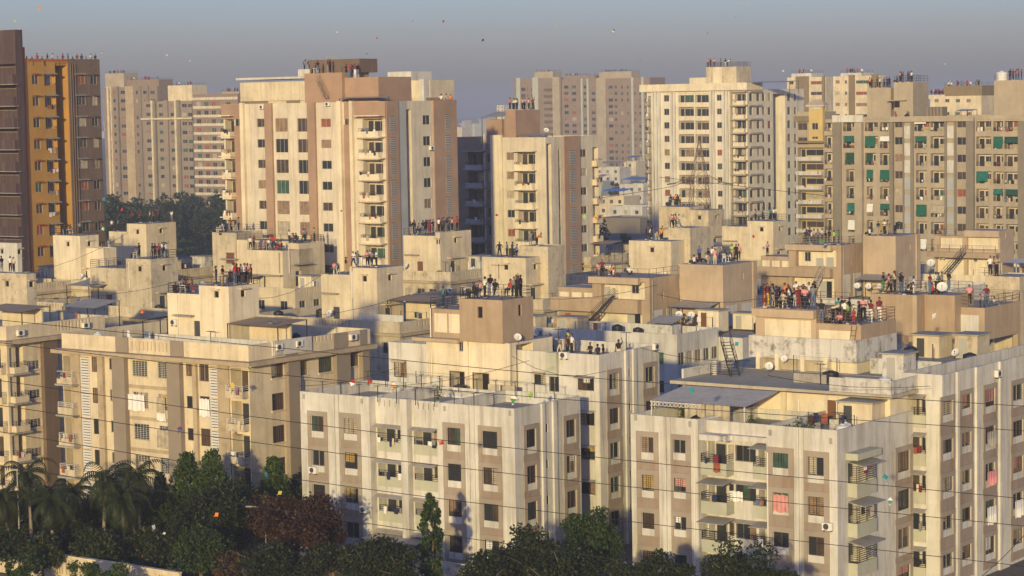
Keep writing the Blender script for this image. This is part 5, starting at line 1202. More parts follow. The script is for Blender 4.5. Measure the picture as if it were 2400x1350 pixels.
N2 = far_tower('hazy taupe tower with white crossbars, left middle distance', 452, 330, 760, 338, 470, 237, 'taupe', ((342, 354), (372, 383), (399, 410), (426, 437), (440, 450)), ((456, 462),), 243, 11, 3.0, (('F', 357, 361, 'cream', .7), ('F', 364, 368, 'greige_dark', .8), ('F', 412, 416, 'cream', .7), ('F', 385, 396, 'taupe', .6), ('F', 418, 424, 'greige_dark', .5)), ((393, 450, 200, 'cream'),), 9)  # here too the dark ribs paint the shade of recesses
q = MB(); N2.sbox(q, N2.k, 'F', N2.F(336, 300, 0)[0], N2.F(455, 300, 0)[0], N2.F(395, 280, 0)[1], N2.F(395, 276, 0)[1], -1.2, -.75); N2.part('crossbar', q, 'cream')
N3 = far_tower('hazy pink white grid windowed tower left of the beige tower', 560, 330, 690, 455, 600, 220, 'rose', ((460, 470), (478, 488), (495, 505), (515, 523), (530, 540)), (), 238, 12, 2.66, (), ((520, 560, 215, 'greige'),), 12)
for r in range(13): 
    z = N3.F(500, 234, 0)[1]-2.66*r; N3.ledge(N3.k, 'F', N3.k.x0, N3.k.x1, z, z+.8, .15, 'cream_pale', 'band')
P1 = far_tower('hazy pink and green tower with brown balconies, centre right far', 1316, 300, 1070, 1206, 1335, 183, 'rose', ((1221, 1231), (1235, 1238), (1244, 1247)), (), 205, 13, 3.0, (('F', 1211, 1220, 'teal_grey', .2), ('F', 1249, 1262, 'teal_grey', .2), ('F', 1297, 1314, 'greige', .8)), ((1252, 1296, 168, 'greige'),), 9)
balc_rows(P1, P1.k, 'F', 1277, 1296, 200, 212, 12, 3.0, depth=1, ph=.9, pmat='umber', rail=0, out=1.0, awn=None, clutter=False)
P2 = far_tower('hazy pink tower with grey green window strips behind the cream tower', 1524, 300, 1040, 1318, 1560, 184, 'rose', ((1322, 1332), (1340, 1350), (1367, 1374), (1386, 1395), (1426, 1436), (1440, 1446), (1455, 1460), (1469, 1473), (1486, 1490), (1497, 1502), (1510, 1514)), (), 200, 16, 3.0, (('F', 1400, 1422, 'greige', .8), ('F', 1362, 1366, 'teal_grey', .2), ('F', 1376, 1380, 'teal_grey', .2), ('F', 1480, 1485, 'teal_grey', .2), ('F', 1504, 1509, 'teal_grey', .2)), ((1320, 1395, 177, 'rose'), (1404, 1480, 168, 'greige')), 8)
Q1 = far_tower('white tower with olive side panels behind the gold bay tower', 1935, 260, 640, 1845, 1952, 181, 'cream', ((1850, 1860), (1900, 1926)), (), 190, 8, 3.0, (('F', 1866, 1896, 'olive_brown', .3), ('F', 1928, 1934, 'olive_brown', .5)), ((1855, 1902, 172, 'white'),), 8)
Q2 = far_tower('white and olive tower with railed roof left of the green awning tower', 2062, 260, 600, 1953, 2075, 178, 'cream', ((1958, 1968), (1980, 1985), (2006, 2040)), (), 188, 8, 3.0, (('F', 1990, 2004, 'olive_brown', .3), ('F', 2044, 2060, 'olive_brown', .3)), ((1970, 2018, 171, 'white'),), 8)
Q3 = far_tower('olive roof house with crowd behind a black railing, right far', 2300, 250, 520, 2180, 2330, 225, 'cream', ((2190, 2200), (2215, 2225), (2240, 2250), (2265, 2275)), (), 232, 4, 3.0, (), ((2212, 2302, 201, 'olive_brown'), (2170, 2215, 222, 'white')), 8)

# ------------------------------------------------------------------ low houses and the far city
def house(label, px, py, z, pxl, pxr, mat='white', top=None, name='house', cat='house', group=None, win=True, d=None):
    b = Bld(name, label, at_d(px, py, d) if d else px, None if d else py, None if d else z, cat, group)
    if d: zz = at_d(px, py, d).z; x0 = b.F(pxl, py, 0)[0]; y1 = b.R(pxr, py, 0)[0]
    else: zz = z; x0 = b.F(pxl, py, 0)[0]; y1 = b.R(pxr, py, 0)[0]
    k = b.block(x0, 0, 0, y1, 0, zz-.5, zz, mat)
    if win:
        for r in range(max(1, min(3, int(zz/3)))):
            n = max(1, int(-x0/3.2))
            for i in range(n): a = x0 + (-x0)*(i+.5)/n; b.window(k, 'F', a-.6, a+.6, zz-2.4-3*r, zz-1.2-3*r, 'far', panes=PANES_TWR)
    if top: X = -x0; b.shed(x0*.95, -.3, .5, min(y1-.5, 6), zz-.5, zz+1.6, zz+2.3, top, 'iron')
    b.k = k; b.finish(); return b
house('white house with green net on its wall, far between the towers', 1452, 392, 12, 1396, 1478, top='tin')
house('pale house with blue tarpaulin roof between cream towers', 1462, 460, 8, 1404, 1500, 'cream', 'blue_sheet')
house('white two storey house under blue sheets beside the cream tower', 1508, 432, 10, 1452, 1540, 'white', 'blue_sheet')
house('long blue grey walled shed in front of the low houses', 1500, 512, 4.5, 1396, 1560, 'greige_dark', win=False, name='long_shed', cat='shed')
house('white villa with dark windows below the tarpaulin roof', 1505, 484, 7, 1428, 1536, 'white')
house('grey house with tin roof between the white houses', 1410, 425, 10, 1388, 1440, 'bluegrey', 'tin')
house('small cream house with blue roof near the far tower base', 1490, 378, 13, 1462, 1512, 'cream', 'blue_sheet')
house('pale blue roofed shed in front of the tree belt', 320, 560, 4, 252, 345, 'bluegrey', 'blue_sheet', name='shed', cat='shed', win=False)
rf = random.Random(5)
for i in range(150):
    if i < 60: px, d = rf.uniform(1055, 1210), rf.uniform(900, 3800)
    elif i < 110: px, d = rf.uniform(2080, 2400), rf.uniform(1000, 3800)
    else: px, d = rf.uniform(240, 2400), rf.uniform(1400, 4200)
    g = at_z(px, 300, 0); r = ray(px, 300); t = d/r.y; pos = Vector((r.x*t, d, 0)); h = rf.choice([7, 9, 10, 13, 16, 20] if i < 110 else [10, 16, 22, 30, 38]); w = rf.uniform(8, 22)
    mt = rf.choice(['cream', 'white', 'rose', 'greige', 'cream_bright', 'bluegrey']); cn = dict(cream='cream', white='white', rose='brownish', greige='beige', cream_bright='pale yellow', bluegrey='blue grey')[mt]
    where = 'in the centre gap' if i < 60 else 'at the right skyline' if i < 110 else 'low on the far skyline'; lab = f'{"low" if h < 11 else "mid height" if h < 20 else "tall"} {cn} building of the hazy far city {where}'
    b = Bld('far_building', lab, pos, None, None, 'building', 'far city: '+lab)
    k = b.block(-w, 0, 0, rf.uniform(8, 18), 0, h-.5, h, mt)
    n = int(w/3.5)
    if d < 2200:
        for rr in range(min(3, int(h/3))):
            for j in range(n): a = -w + w*(j+.5)/n; b.window(k, 'F', a-.7, a+.7, h-2.6-3*rr, h-1.3-3*rr, 'far', pane='glass_brown', n=1)
    b.finish()

# ------------------------------------------------------------------ steel pylon
py_ = at_d(1640, 480, 425); pz = at_d(1632, 330, 425).z
T = link('pylon', None, None, (py_.x, py_.y, 0), GRID*.5); tag(T, 'rusty steel lattice power pylon in front of the tall cream tower', 'pylon')
def lattice(zb, zt, wb, wt, n, t=.14):
    m = MB(); lv = []
    for i in range(n+1):
        f = i/n; z = zb+(zt-zb)*f; w = (wb+(wt-wb)*f)/2; lv.append([(-w, -w, z), (w, -w, z), (w, w, z), (-w, w, z)])
    for a, b_ in zip(lv[:-1], lv[1:]):
        for i in range(4):
            j = (i+1) % 4; m.bar(a[i], b_[i], t); m.bar(a[i], b_[j], t*.6); m.bar(a[j], b_[i], t*.6); m.bar(b_[i], b_[j], t*.6)
    return m
link('tower_frame', lattice(0, pz*.78, 6.5, 2.6, 9, .12).mesh('tower_frame', ['pylon_steel']), T); link('peak', lattice(pz*.78, pz, 2.6, .25, 5, .09).mesh('peak', ['pylon_steel']), T)
for sgn in (-1, 1):
    m = MB(); z0 = at_d(1640, 432, 425).z
    for y in (-1.2, 1.2): m.bar((sgn*1.3, y, z0), (sgn*4.6, 0, z0+.3), .1); m.bar((sgn*1.2, y, z0+1.8), (sgn*4.6, 0, z0+.3), .11); m.bar((sgn*2.4, y*.66, z0+.1), (sgn*2.4, y*.66, z0+1.2), .09)
    link('cross_arm', m.mesh('cross_arm', ['pylon_steel']), T)
    m = MB()
    for i in range(8): m.bar((sgn*(4.6+i*.22), 0, z0+.25-i*.03), (sgn*(4.72+i*.22), 0, z0+.23-i*.03), .3, n=8)
    link('insulator', m.mesh('insulator', ['iron']), T)

# ------------------------------------------------------------------ overhead cables
def cable(name, label, pts, d, r=.013, group='overhead cables'):
    m = MB(); P = []
    for (px, py) in pts: P.append(at_d(px, py, d))
    # smooth through the points, prolonged past the frame on both sides
    P = [P[0]+(P[0]-P[1])*.6] + P + [P[-1]+(P[-1]-P[-2])*.6]
    Q = []
    for i in range(len(P)-1):
        p0, p1, p2, p3 = P[max(i-1, 0)], P[i], P[i+1], P[min(i+2, len(P)-1)]
        for j in range(6):
            t = j/6; Q.append(.5*((2*p1)+(p2-p0)*t+(2*p0-5*p1+4*p2-p3)*t*t+(3*p1-p0-3*p2+p3)*t**3))
    Q.append(P[-1])
    rings = []
    for i, c in enumerate(Q):
        d_ = (Q[min(i+1, len(Q)-1)]-Q[max(i-1, 0)]).normalized(); a = d_.cross(Vector((0, 0, 1))).normalized(); b_ = d_.cross(a)
        rings.append([c+a*r*math.cos(k*math.pi/3)+b_*r*math.sin(k*math.pi/3) for k in range(6)])
    m.loft(rings); o = link(name, m.mesh(name, ['cable'])); tag(o, label, 'cable', group); return o
for (lb_, pts) in (('topmost black cable sagging across the foreground roofs', ((0, 750), (640, 814), (1440, 890), (2400, 952))),
        ('second black cable from the top, crossing at terrace level', ((0, 803), (640, 877), (1440, 945), (2400, 1010))),
        ('third black cable from the top across the foreground facades', ((0, 892), (680, 988), (1440, 1076), (2400, 1169))),
        ('fourth black cable from the top across the foreground facades', ((0, 950), (680, 1048), (1440, 1137), (2400, 1233))),
        ('fifth black cable from the top crossing low over the facades', ((0, 1012), (707, 1125), (1440, 1218), (2400, 1327))),
        ('lowest black cable running into the trees', ((0, 1092), (190, 1121), (778, 1214), (1300, 1291), (1800, 1362)))):
    cable('overhead_cable', lb_, pts, 82)
cable('overhead_cable', 'thin slanting wire at the bottom right corner', ((2290, 1360), (2345, 1312), (2400, 1255)), 120, .02)
for (lb_, pts) in (('pylon power line running left past the cream tower', ((1200, 492), (1400, 465), (1560, 440), (1593, 431))), ('pylon power line running right past the gold tower', ((1678, 430), (1900, 455), (2150, 478), (2420, 488)))):
    cable('power_line', lb_, pts, 424, .05, 'pylon power lines')

for (lb_, a, b_, d, sag) in (('slack wire from the whitewashed cabin to the left cabins', (60, 640), (300, 545), 250, 14), ('slack wire over the roofs left of the bamboo shed', (80, 700), (420, 660), 225, 12), ('slack wire from the bamboo shed cabin to the double cabin', (600, 700), (760, 640), 215, 16), ('slack wire above the centre left shelter', (640, 745), (960, 690), 205, 14),
        ('slack wire from the tan box to the flat tan roof', (1250, 700), (1540, 668), 195, 12), ('slack wire before the tan lift room', (1540, 690), (1780, 700), 190, 14), ('slack wire across the iron stair roofs', (1500, 815), (1760, 845), 178, 12), ('slack wire above the right terrace', (1800, 880), (2180, 905), 164, 14), ('slack wire over the central terrace', (930, 905), (1240, 845), 178, 10), ('slack wire on the central rear wing', (1200, 835), (1420, 870), 178, 26), ('slack wire left of the central terrace', (700, 905), (930, 862), 184, 10)):
    P_ = [(a[0]+(b_[0]-a[0])*t, a[1]+(b_[1]-a[1])*t+sag*4*t*(1-t)) for t in (0, .25, .5, .75, 1)]
    m = MB(); W_ = [at_d(x, y, d+6*(i/4)) for i, (x, y) in enumerate(P_)]
    for p, q in zip(W_[:-1], W_[1:]): m.tube(p, q, .02, .02, 5)
    o = link('roof_wire', m.mesh('roof_wire', ['cable'])); tag(o, lb_, 'wire', 'slack wires over the roofs')

# ------------------------------------------------------------------ trees
import numpy as np
def leaf_mesh(name, pts, nrm, size, mat, rng, aspect=.5, droop=0.0):
    n = len(pts); a = rng.normal(size=(n, 3)); a /= np.linalg.norm(a, axis=1)[:, None]
    a[:, 2] -= droop; a /= np.linalg.norm(a, axis=1)[:, None]
    b = np.cross(a, rng.normal(size=(n, 3))); b /= np.linalg.norm(b, axis=1)[:, None]+1e-9
    s = size*(.6+.8*rng.random(n))[:, None]
    v = np.empty((n, 4, 3)); v[:, 0] = pts-a*s*.5; v[:, 1] = pts+b*s*aspect*.5; v[:, 2] = pts+a*s*.5; v[:, 3] = pts-b*s*aspect*.5
    me = bpy.data.meshes.new(name); me.vertices.add(n*4); me.vertices.foreach_set('co', v.reshape(-1))
    me.loops.add(n*4); me.loops.foreach_set('vertex_index', np.arange(n*4, dtype=np.int32)); me.polygons.add(n)
    me.polygons.foreach_set('loop_start', np.arange(0, n*4, 4, dtype=np.int32)); me.polygons.foreach_set('loop_total', np.full(n, 4, dtype=np.int32))
    me.materials.append(MATS[mat]); me.update(calc_edges=True); return me
def trunk_mesh(h, r, limbs, rng, spread, mat='bark'):
    m = MB(); p = Vector((0, 0, -.1)); q = Vector((rng.normal()*.15, rng.normal()*.15, h))
    m.tube(p, q*.55, r, r*.75, 8); m.tube(q*.55, q, r*.75, r*.4, 8)
    for i in range(limbs):
        t = .5+.5*rng.random(); s = q*t; e = s+Vector((rng.normal()*spread, rng.normal()*spread, abs(rng.normal())*spread*.8+.5)); m.tube(s, e, r*.4, r*.1, 6)
    return m.mesh('trunk', [mat])
def tree(label, px, pyt, d, wpx, mat='leaf_dark', n=5000, leaf=.30, hfrac=.75, shape='round', name='tree', zb=0.0, clump=40, seed=None, group=None, droop=.2, hmax=None):
    rng = np.random.default_rng(seed if seed is not None else int(px*7+pyt)); t = at_d(px, pyt, d); H = t.z-zb; R = wpx/2/(FPX/d)
    o = link(name, None, None, (t.x, t.y, zb)); tag(o, label, 'tree', group)
    ch = H*hfrac; cz = H-ch/2
    nc = clump; u = rng.normal(size=(nc, 3)); u /= np.linalg.norm(u, axis=1)[:, None]; rad = rng.random(nc)**.45
    c = u*rad[:, None]
    if shape == 'cone':
        f = rng.random(nc)**1.25; ang = rng.random(nc)*6.283; rr = (1-f)**.6*(.5+.5*rng.random(nc)); c = np.stack([np.cos(ang)*rr, np.sin(ang)*rr, f*2-1], 1)
    if shape == 'column':
        f = rng.random(nc); ang = rng.random(nc)*6.283; rr = np.minimum(1, (1-f)*4)**.6*(.6+.4*rng.random(nc)); c = np.stack([np.cos(ang)*rr, np.sin(ang)*rr, f*2-1], 1)
    c = c*np.array([R, R, ch/2])*(.92 if shape == 'round' else 1.0)+np.array([0, 0, cz])
    cs = (R*.34 if shape == 'round' else R*.16 if shape == 'cone' else R*.28)*(.6+.8*rng.random(nc)); idx = rng.integers(0, nc, n); off = rng.normal(size=(n, 3)); off /= np.linalg.norm(off, axis=1)[:, None]
    pts = c[idx]+off*(cs[idx]*(rng.random(n)**.5))[:, None]*np.array([1, 1, .8 if shape == 'round' else 1.4])
    pts = pts[(pts[:, 2] > .3) & (pts[:, 2] < H+.3)]
    link('crown', leaf_mesh('crown', pts, None, leaf, mat, rng, .5, droop), o)
    link('trunk', trunk_mesh(H*(.62 if shape == 'round' else .9), max(.08, min(.22, R*.08)), 7 if shape == 'round' else 2, rng, R*.45 if shape == 'round' else R*.2), o); return o
def palm(label, px, pyt, d, seed, nf=26, L=3.5):
    rng = np.random.default_rng(seed); t = at_d(px, pyt+24, d); H = t.z
    o = link('palm_tree', None, None, (t.x, t.y, 0)); tag(o, label, 'palm tree', 'palms behind the compound wall')
    m = MB(); bx, by = rng.normal()*.25, rng.normal()*.25; rings = []
    for i in range(9):
        f = i/8; r = .19*(1-.45*f)+.03*(f > .85); rings.append([(bx*f*f+r*math.cos(k*.785), by*f*f+r*math.sin(k*.785), -.1+(H+.1)*f) for k in range(8)])
    m.loft(rings); link('trunk', m.mesh('trunk', ['palm_bark'], True), o)
    m = MB()
    for k in range(nf):
        az = k*2.4+rng.random()*.5; el = 1.3-2.3*((k+.5)/nf); l = L*(.85+.3*rng.random()); p = Vector((bx, by, H)); dirh = Vector((math.cos(az), math.sin(az), 0)); pts = [p]
        e = el
        for j in range(9): p = p+(dirh*math.cos(e)+Vector((0, 0, math.sin(e))))*(l/9); e -= .20+.05*j*.6; pts.append(p)
        side = Vector((-dirh.y, dirh.x, 0))
        for a, b_ in zip(pts[:-1], pts[1:]): m.bar(a, b_, .035)
        for j in range(1, 10):
            for h_ in (0, .5):
                a = pts[j-1].lerp(pts[j], h_+.25) ; tdir = (pts[j]-pts[j-1]).normalized(); wl_ = .95*math.sin(math.pi*min(1, (j+h_)/9.6)**.7)+.15
                for sg in (-1, 1):
                    e_ = a+(side*sg*.75+tdir*.35+Vector((0, 0, -.55)))*wl_*.62; w_ = tdir*.065
                    m.quad(a-w_, a+w_, e_+w_*.3, e_-w_*.3)
    link('crown', m.mesh('crown', ['leaf_palm']), o); return o
pl = ((18, 1140, 190, 'palm at the left frame edge'), (70, 1088, 192, 'tall palm beside the left edge palm'), (120, 1150, 188, 'short palm left of the dark driveway'), (172, 1130, 196, 'palm standing behind the lamp post, second row'),
      (238, 1098, 189, 'tall palm in front of the white louvre strip'), (290, 1150, 187, 'bushy palm right of the louvre strip palm'), (325, 1092, 190, 'tallest palm in front of the cream block centre'), (365, 1150, 194, 'rightmost palm next to the conifer shaped trees'))
for i, (px, py, d, lb_) in enumerate(pl): palm(lb_, px, py, d, 40+i)
tree('pointed ashoka tree below the cream block, left of its twin', 437, 1068, 194, 140, 'leaf_bright', 9500, .34, .95, 'cone', 'ashoka_tree', clump=420, droop=.8)
tree('pointed ashoka tree before the right louvre strip', 497, 1062, 194, 150, 'leaf_bright', 10000, .34, .95, 'cone', 'ashoka_tree', clump=420, droop=.8)
tree('pointed ashoka tree beside the white block corner', 641, 1078, 197, 130, 'leaf_bright', 9000, .34, .95, 'cone', 'ashoka_tree', clump=420, droop=.8)
tree('small pointed ashoka tree between palm and twin ashokas', 375, 1112, 196, 90, 'leaf_bright', 5500, .34, .95, 'cone', 'ashoka_tree', clump=300, droop=.8)
tree('narrow column ashoka tree against the white central block', 1008, 1163, 174, 50, 'leaf_green', 5500, .30, .98, 'column', 'ashoka_tree', clump=150, droop=.9)
bt = [('broad dark green tree between palms and red tree', 505, 1135, 186, 210, 'leaf_dark', 9000), ('red leaved tree in front of the white block corner', 695, 1158, 182, 210, 'leaf_red', 9500), ('round dark tree right behind the palms', 440, 1190, 184, 150, 'leaf_dark', 6000),
      ('reddish tree crown touching the cream block balcony', 600, 1150, 188, 130, 'leaf_brown', 5000), ('low olive tree above the compound wall end', 470, 1235, 178, 150, 'leaf_green', 6500), ('brown withered shrub tree at the bottom edge', 530, 1290, 176, 80, 'leaf_brown', 3000), ('dark tree below the red tree', 640, 1275, 176, 190, 'leaf_dark', 7000),
      ('low broad tree under the tin awning', 875, 1262, 172, 190, 'leaf_dark', 6500), ('leafy olive tree below the white block right corner', 1235, 1232, 170, 180, 'leaf_dark', 8000), ('feathery bright green tree in the gap between white blocks', 1385, 1185, 174, 150, 'leaf_green', 8000), ('green tree at the foot of the gap, bottom edge', 1330, 1290, 166, 200, 'leaf_dark', 6000),
      ('dark tree at the left foot of the right white block', 1560, 1288, 158, 170, 'leaf_dark', 6000), ('broad dark tree before the recessed balconies', 1735, 1262, 154, 200, 'leaf_dark', 8500), ('shaded shrub tree left of the red tree', 770, 1190, 184, 90, 'leaf_red', 4000), ('small dark tree beside the white block left edge', 690, 1105, 200, 90, 'leaf_dark', 3500)]
bt += [('dark leafy tree behind the left edge palms', 30, 1165, 197, 150, 'leaf_dark', 6000), ('dark leafy tree behind the driveway palms', 130, 1180, 198, 150, 'leaf_dark', 6000), ('brownish tree between the palms and the louvre strip', 205, 1172, 198, 130, 'leaf_palm', 5000), ('dark tree behind the tallest palm', 300, 1160, 198, 160, 'leaf_dark', 6500), ('olive tree right of the tallest palm', 390, 1165, 192, 140, 'leaf_palm', 5500),
       ('tall dark tree behind the palms, left quarter', 85, 1140, 199, 150, 'leaf_dark', 6500), ('tall dark tree between the two tallest palms', 268, 1135, 199, 140, 'leaf_dark', 6000), ('dark shrubby tree on the wall foot, far left', 15, 1240, 184, 130, 'leaf_dark', 4500), ('dark shrubby tree on the wall foot, below the louvre palm', 225, 1245, 184, 130, 'leaf_palm', 4500), ('dark tree on the wall foot right of the driveway', 395, 1245, 182, 120, 'leaf_dark', 4500), ('olive shrub tree near the bikes', 100, 1255, 183, 100, 'leaf_palm', 3500),
       ('low dark tree over the driveway', 175, 1225, 190, 120, 'leaf_dark', 4000), ('low dark tree at the wall below the tall palm', 330, 1235, 187, 130, 'leaf_palm', 4500), ('broad olive tree crown over the twin ashokas foot', 545, 1120, 192, 150, 'leaf_palm', 6000), ('low tree filling the gap under the red tree', 780, 1265, 176, 140, 'leaf_dark', 4500), ('low tree left of the column ashoka', 940, 1290, 170, 120, 'leaf_dark', 4000), ('low tree right of the column ashoka', 1130, 1290, 168, 150, 'leaf_dark', 5000), ('tree at the bottom edge beside the right block', 1480, 1300, 162, 130, 'leaf_dark', 4500), ('dark tree at the bottom right of the broad one', 1830, 1315, 152, 120, 'leaf_dark', 4000)]
for (lb_, px, py, d, w, m_, n_) in bt: tree(lb_, px, py, d, w, m_, n_, .30, .72)
for (lb_, px, py, d, w, m_) in (('low shrub left of the driveway wall', 50, 1290, 180, 90, 'leaf_green'), ('leafy shrub at the foot of the compound wall', 205, 1300, 176, 90, 'leaf_bright'), ('bright shrub at the bottom below the tall palm', 265, 1325, 174, 110, 'leaf_bright')): tree(lb_, px, py, d, w, m_, 2500, .26, .9, name='shrub', clump=25)
# far tree belt on the left, one tree behind the cream roofs
rt = random.Random(9)
_o = sorted(range(26), key=lambda i: i*.618034 % 1); _w = 'first second third fourth fifth sixth seventh eighth ninth tenth eleventh twelfth thirteenth fourteenth fifteenth sixteenth seventeenth eighteenth nineteenth twentieth'.split()
BELT = {}
for r_, i in enumerate(_o): BELT[i] = f'{_w[r_]} dark tree from the left in the belt by the orange tower' if r_ < 13 else f'{_w[25-r_]} dark tree from the right in the belt by the beige tower'
for i in range(26):
    px = 245+315*(i*.618034 % 1); d = rt.uniform(540, 720); top = rt.uniform(448, 505) if i < 20 else rt.uniform(485, 525)
    tree(BELT[i], px, top, d, rt.uniform(60, 105), 'leaf_far', 1500, .9, .85, clump=26, seed=100+i, group='tree belt between the towers')
for i in range(16):
    px = rt.uniform(1050, 1160) if i < 8 else rt.uniform(1395, 1520); d = rt.uniform(700, 1500); tree('hazy dark tree among the far houses', px, 300+38.5*FPX/d*.16 if i < 8 else rt.uniform(380, 440), d, rt.uniform(24, 50), 'leaf_far', 500, 1.3, .85, clump=14, seed=200+i, group='trees among the far houses')
tree('small light green tree behind the cream cabins', 1462, 540, 420, 46, 'leaf_green', 1600, .5, .5, seed=3)
tree('dark shrub tree beside the long shed', 1400, 500, 470, 50, 'leaf_far', 1200, .6, .6, seed=4)
f0, f1 = at_z(400, 590, .05), at_z(520, 528, .05); q = MB()
q.quad((at_z(380, 600, .1)), (at_z(560, 600, .1)), (at_z(560, 522, .1)), (at_z(380, 522, .1))); fo = link('field', q.mesh('field', ['leaf_green'])); fo['kind'] = 'structure'
# undergrowth of the field
rng = np.random.default_rng(77); gx = [at_z(rng.uniform(395, 520), rng.uniform(526, 596), .3) for i in range(5000)]
go = link('field_crop', leaf_mesh('field_crop', np.array([tuple(p) for p in gx])+np.stack([np.zeros(5000), np.zeros(5000), rng.random(5000)*.9], 1), None, 1.1, 'leaf_bright', rng)); tag(go, 'bright green crop growing on the field before the tree belt', 'crop', kind='stuff')

# ------------------------------------------------------------------ compound wall, lamp, car, bikes at the lower left
CW = Bld('compound_wall', 'cream compound wall with vertical slots below the palms', 60, 1290, 2.2, 'wall')
wk = CW.block(-14, CW.F(420, 1350, 0)[0], 0, .25, 0, 2.19, 2.2, 'cream')
for (p0, p1) in ((90, 148), (152, 190), (370, 400)): 
    a0, a1 = CW.F(p0, 1310, 0)[0], CW.F(p1, 1310, 0)[0]; n = max(3, int((a1-a0)/.28))
    for i in range(n): a = a0+(a1-a0)*(i+.5)/n; wk.holes['F'].append((a-.07, a+.07, .7, 1.9, .2, 0))
for i in range(7): CW.rib(wk, 'F', -13+i*4.0, -12.6+i*4.0, 0, 2.3, .1, 'cream')
CW.ledge(wk, 'F', wk.x0, wk.x1, 2.2, 2.3, .08, 'cream', 'coping', d1=.33); CW.finish()
dw = at_z(215, 1262, .01); q = MB(); q.quad(at_z(120, 1290, .012), at_z(300, 1300, .012), at_z(320, 1215, .012), at_z(150, 1215, .012)); o = link('driveway', q.mesh('driveway', ['asphalt'])); o['kind'] = 'structure'
lp = at_d(625, 1330, 185); L_ = link('street_lamp', None, None, (lp.x, lp.y, 0)); tag(L_, 'thin grey street lamp rising through the red tree', 'street lamp')
zl = at_d(625, 1190, 185).z; m = MB(); m.tube((0, 0, 0), (0, 0, zl), .07, .045, 8); m.tube((0, 0, zl), (-1.1, -.1, zl+.15), .035, .03, 6); link('pole', m.mesh('pole', ['concrete']), L_)
m = MB(); m.box(-1.6, -1.05, -.18, 0, zl+.1, zl+.2); link('lamp_head', m.mesh('lamp_head', ['concrete']), L_)
lp = at_d(48, 1330, 190); L_ = link('street_lamp', None, None, (lp.x, lp.y, 0)); tag(L_, 'grey lamp post among the left palms', 'street lamp'); zl = at_d(50, 1120, 186).z
m = MB(); m.tube((0, 0, 0), (0, 0, zl), .08, .05, 8); link('pole', m.mesh('pole', ['concrete']), L_); m = MB(); m.box(-.5, .1, -.1, .1, zl, zl+.12); link('lamp_head', m.mesh('lamp_head', ['concrete']), L_)
def car(label, px, py, d, rz):
    p = at_d(px, py, d); o = link('parked_car', None, None, (p.x, p.y, 0), rz); tag(o, label, 'car'); m = MB()
    sec = lambda x, w, z0, z1: [(x, -w, z0), (x, w, z0), (x, w, z1*.75+z0*.25), (x, w*.9, z1), (x, -w*.9, z1), (x, -w, z1*.75+z0*.25)]
    m.loft([sec(-2.0, .72, .35, .75), sec(-1.85, .82, .25, .95), sec(-.9, .85, .22, .98), sec(1.0, .85, .22, 1.0), sec(1.85, .82, .25, .92), sec(2.0, .72, .35, .75)]); link('body', m.mesh('body', ['ac_white']), o)
    m = MB(); m.loft([sec(-1.1, .72, .96, .99), sec(-.55, .68, .96, 1.46), sec(.7, .68, .96, 1.48), sec(1.6, .70, .96, 1.02)]); ca = link('cabin', m.mesh('cabin', ['glass']), o)
    m = MB(); m.box(-.55, .72, -.6, .6, 1.47, 1.52); link('roof', m.mesh('roof', ['ac_white']), o)
    for (x, y) in ((-1.25, -.8), (-1.25, .8), (1.25, -.8), (1.25, .8)):
        m = MB(); m.loft([[(x+.3*math.cos(k*.45), y+dy, .3+.3*math.sin(k*.45)) for k in range(14)] for dy in (-.1, .1)]); link('wheel', m.mesh('wheel', ['fan_dark']), o)
    for y in (-.6, .6): m = MB(); m.box(-2.02, -1.9, y-.16, y+.16, .62, .76); link('headlight', m.mesh('headlight', ['glass']), o)
car('white car parked by the wall, only its roof in the frame', 145, 1352, 176, .6)
def bike(label, px, py, d, rz, col):
    p = at_d(px, py, d); o = link('motorcycle', None, None, (p.x, p.y, 0), rz); tag(o, label, 'motorcycle', 'motorcycles parked at the lower left corner')
    for x in (-.62, .62):
        m = MB(); m.loft([[(x+.29*math.cos(k*.45), dy, .29+.29*math.sin(k*.45)) for k in range(14)] for dy in (-.05, .05)]); link('wheel', m.mesh('wheel', ['fan_dark']), o)
    m = MB(); m.loft([[(-.35, -.1, .75), (-.35, .1, .75), (-.35, .13, .95), (-.35, -.13, .95)], [(.05, -.14, .7), (.05, .14, .7), (.05, .16, 1.0), (.05, -.16, 1.0)], [(.3, -.08, .75), (.3, .08, .75), (.3, .08, .9), (.3, -.08, .9)]]); link('fuel_tank', m.mesh('fuel_tank', [col]), o)
    m = MB(); m.box(-.75, -.2, -.12, .12, .78, .88); link('seat', m.mesh('seat', ['tank_black']), o)
    m = MB(); m.box(-.25, .25, -.1, .1, .3, .68); link('engine', m.mesh('engine', ['aluminium']), o)
    m = MB(); m.bar((.62, 0, .3), (.38, 0, 1.05), .07); m.bar((.38, -.36, 1.08), (.38, .36, 1.08), .04); link('handlebar', m.mesh('handlebar', ['iron']), o)
bike('yellow tanked motorcycle at the lower left corner', 12, 1330, 179, .9, 'cloth_y'); bike('black motorcycle beside the yellow one', 32, 1338, 178, 1.2, 'tank_black'); bike('grey motorcycle near the wall foot', 88, 1335, 180, .7, 'aluminium')

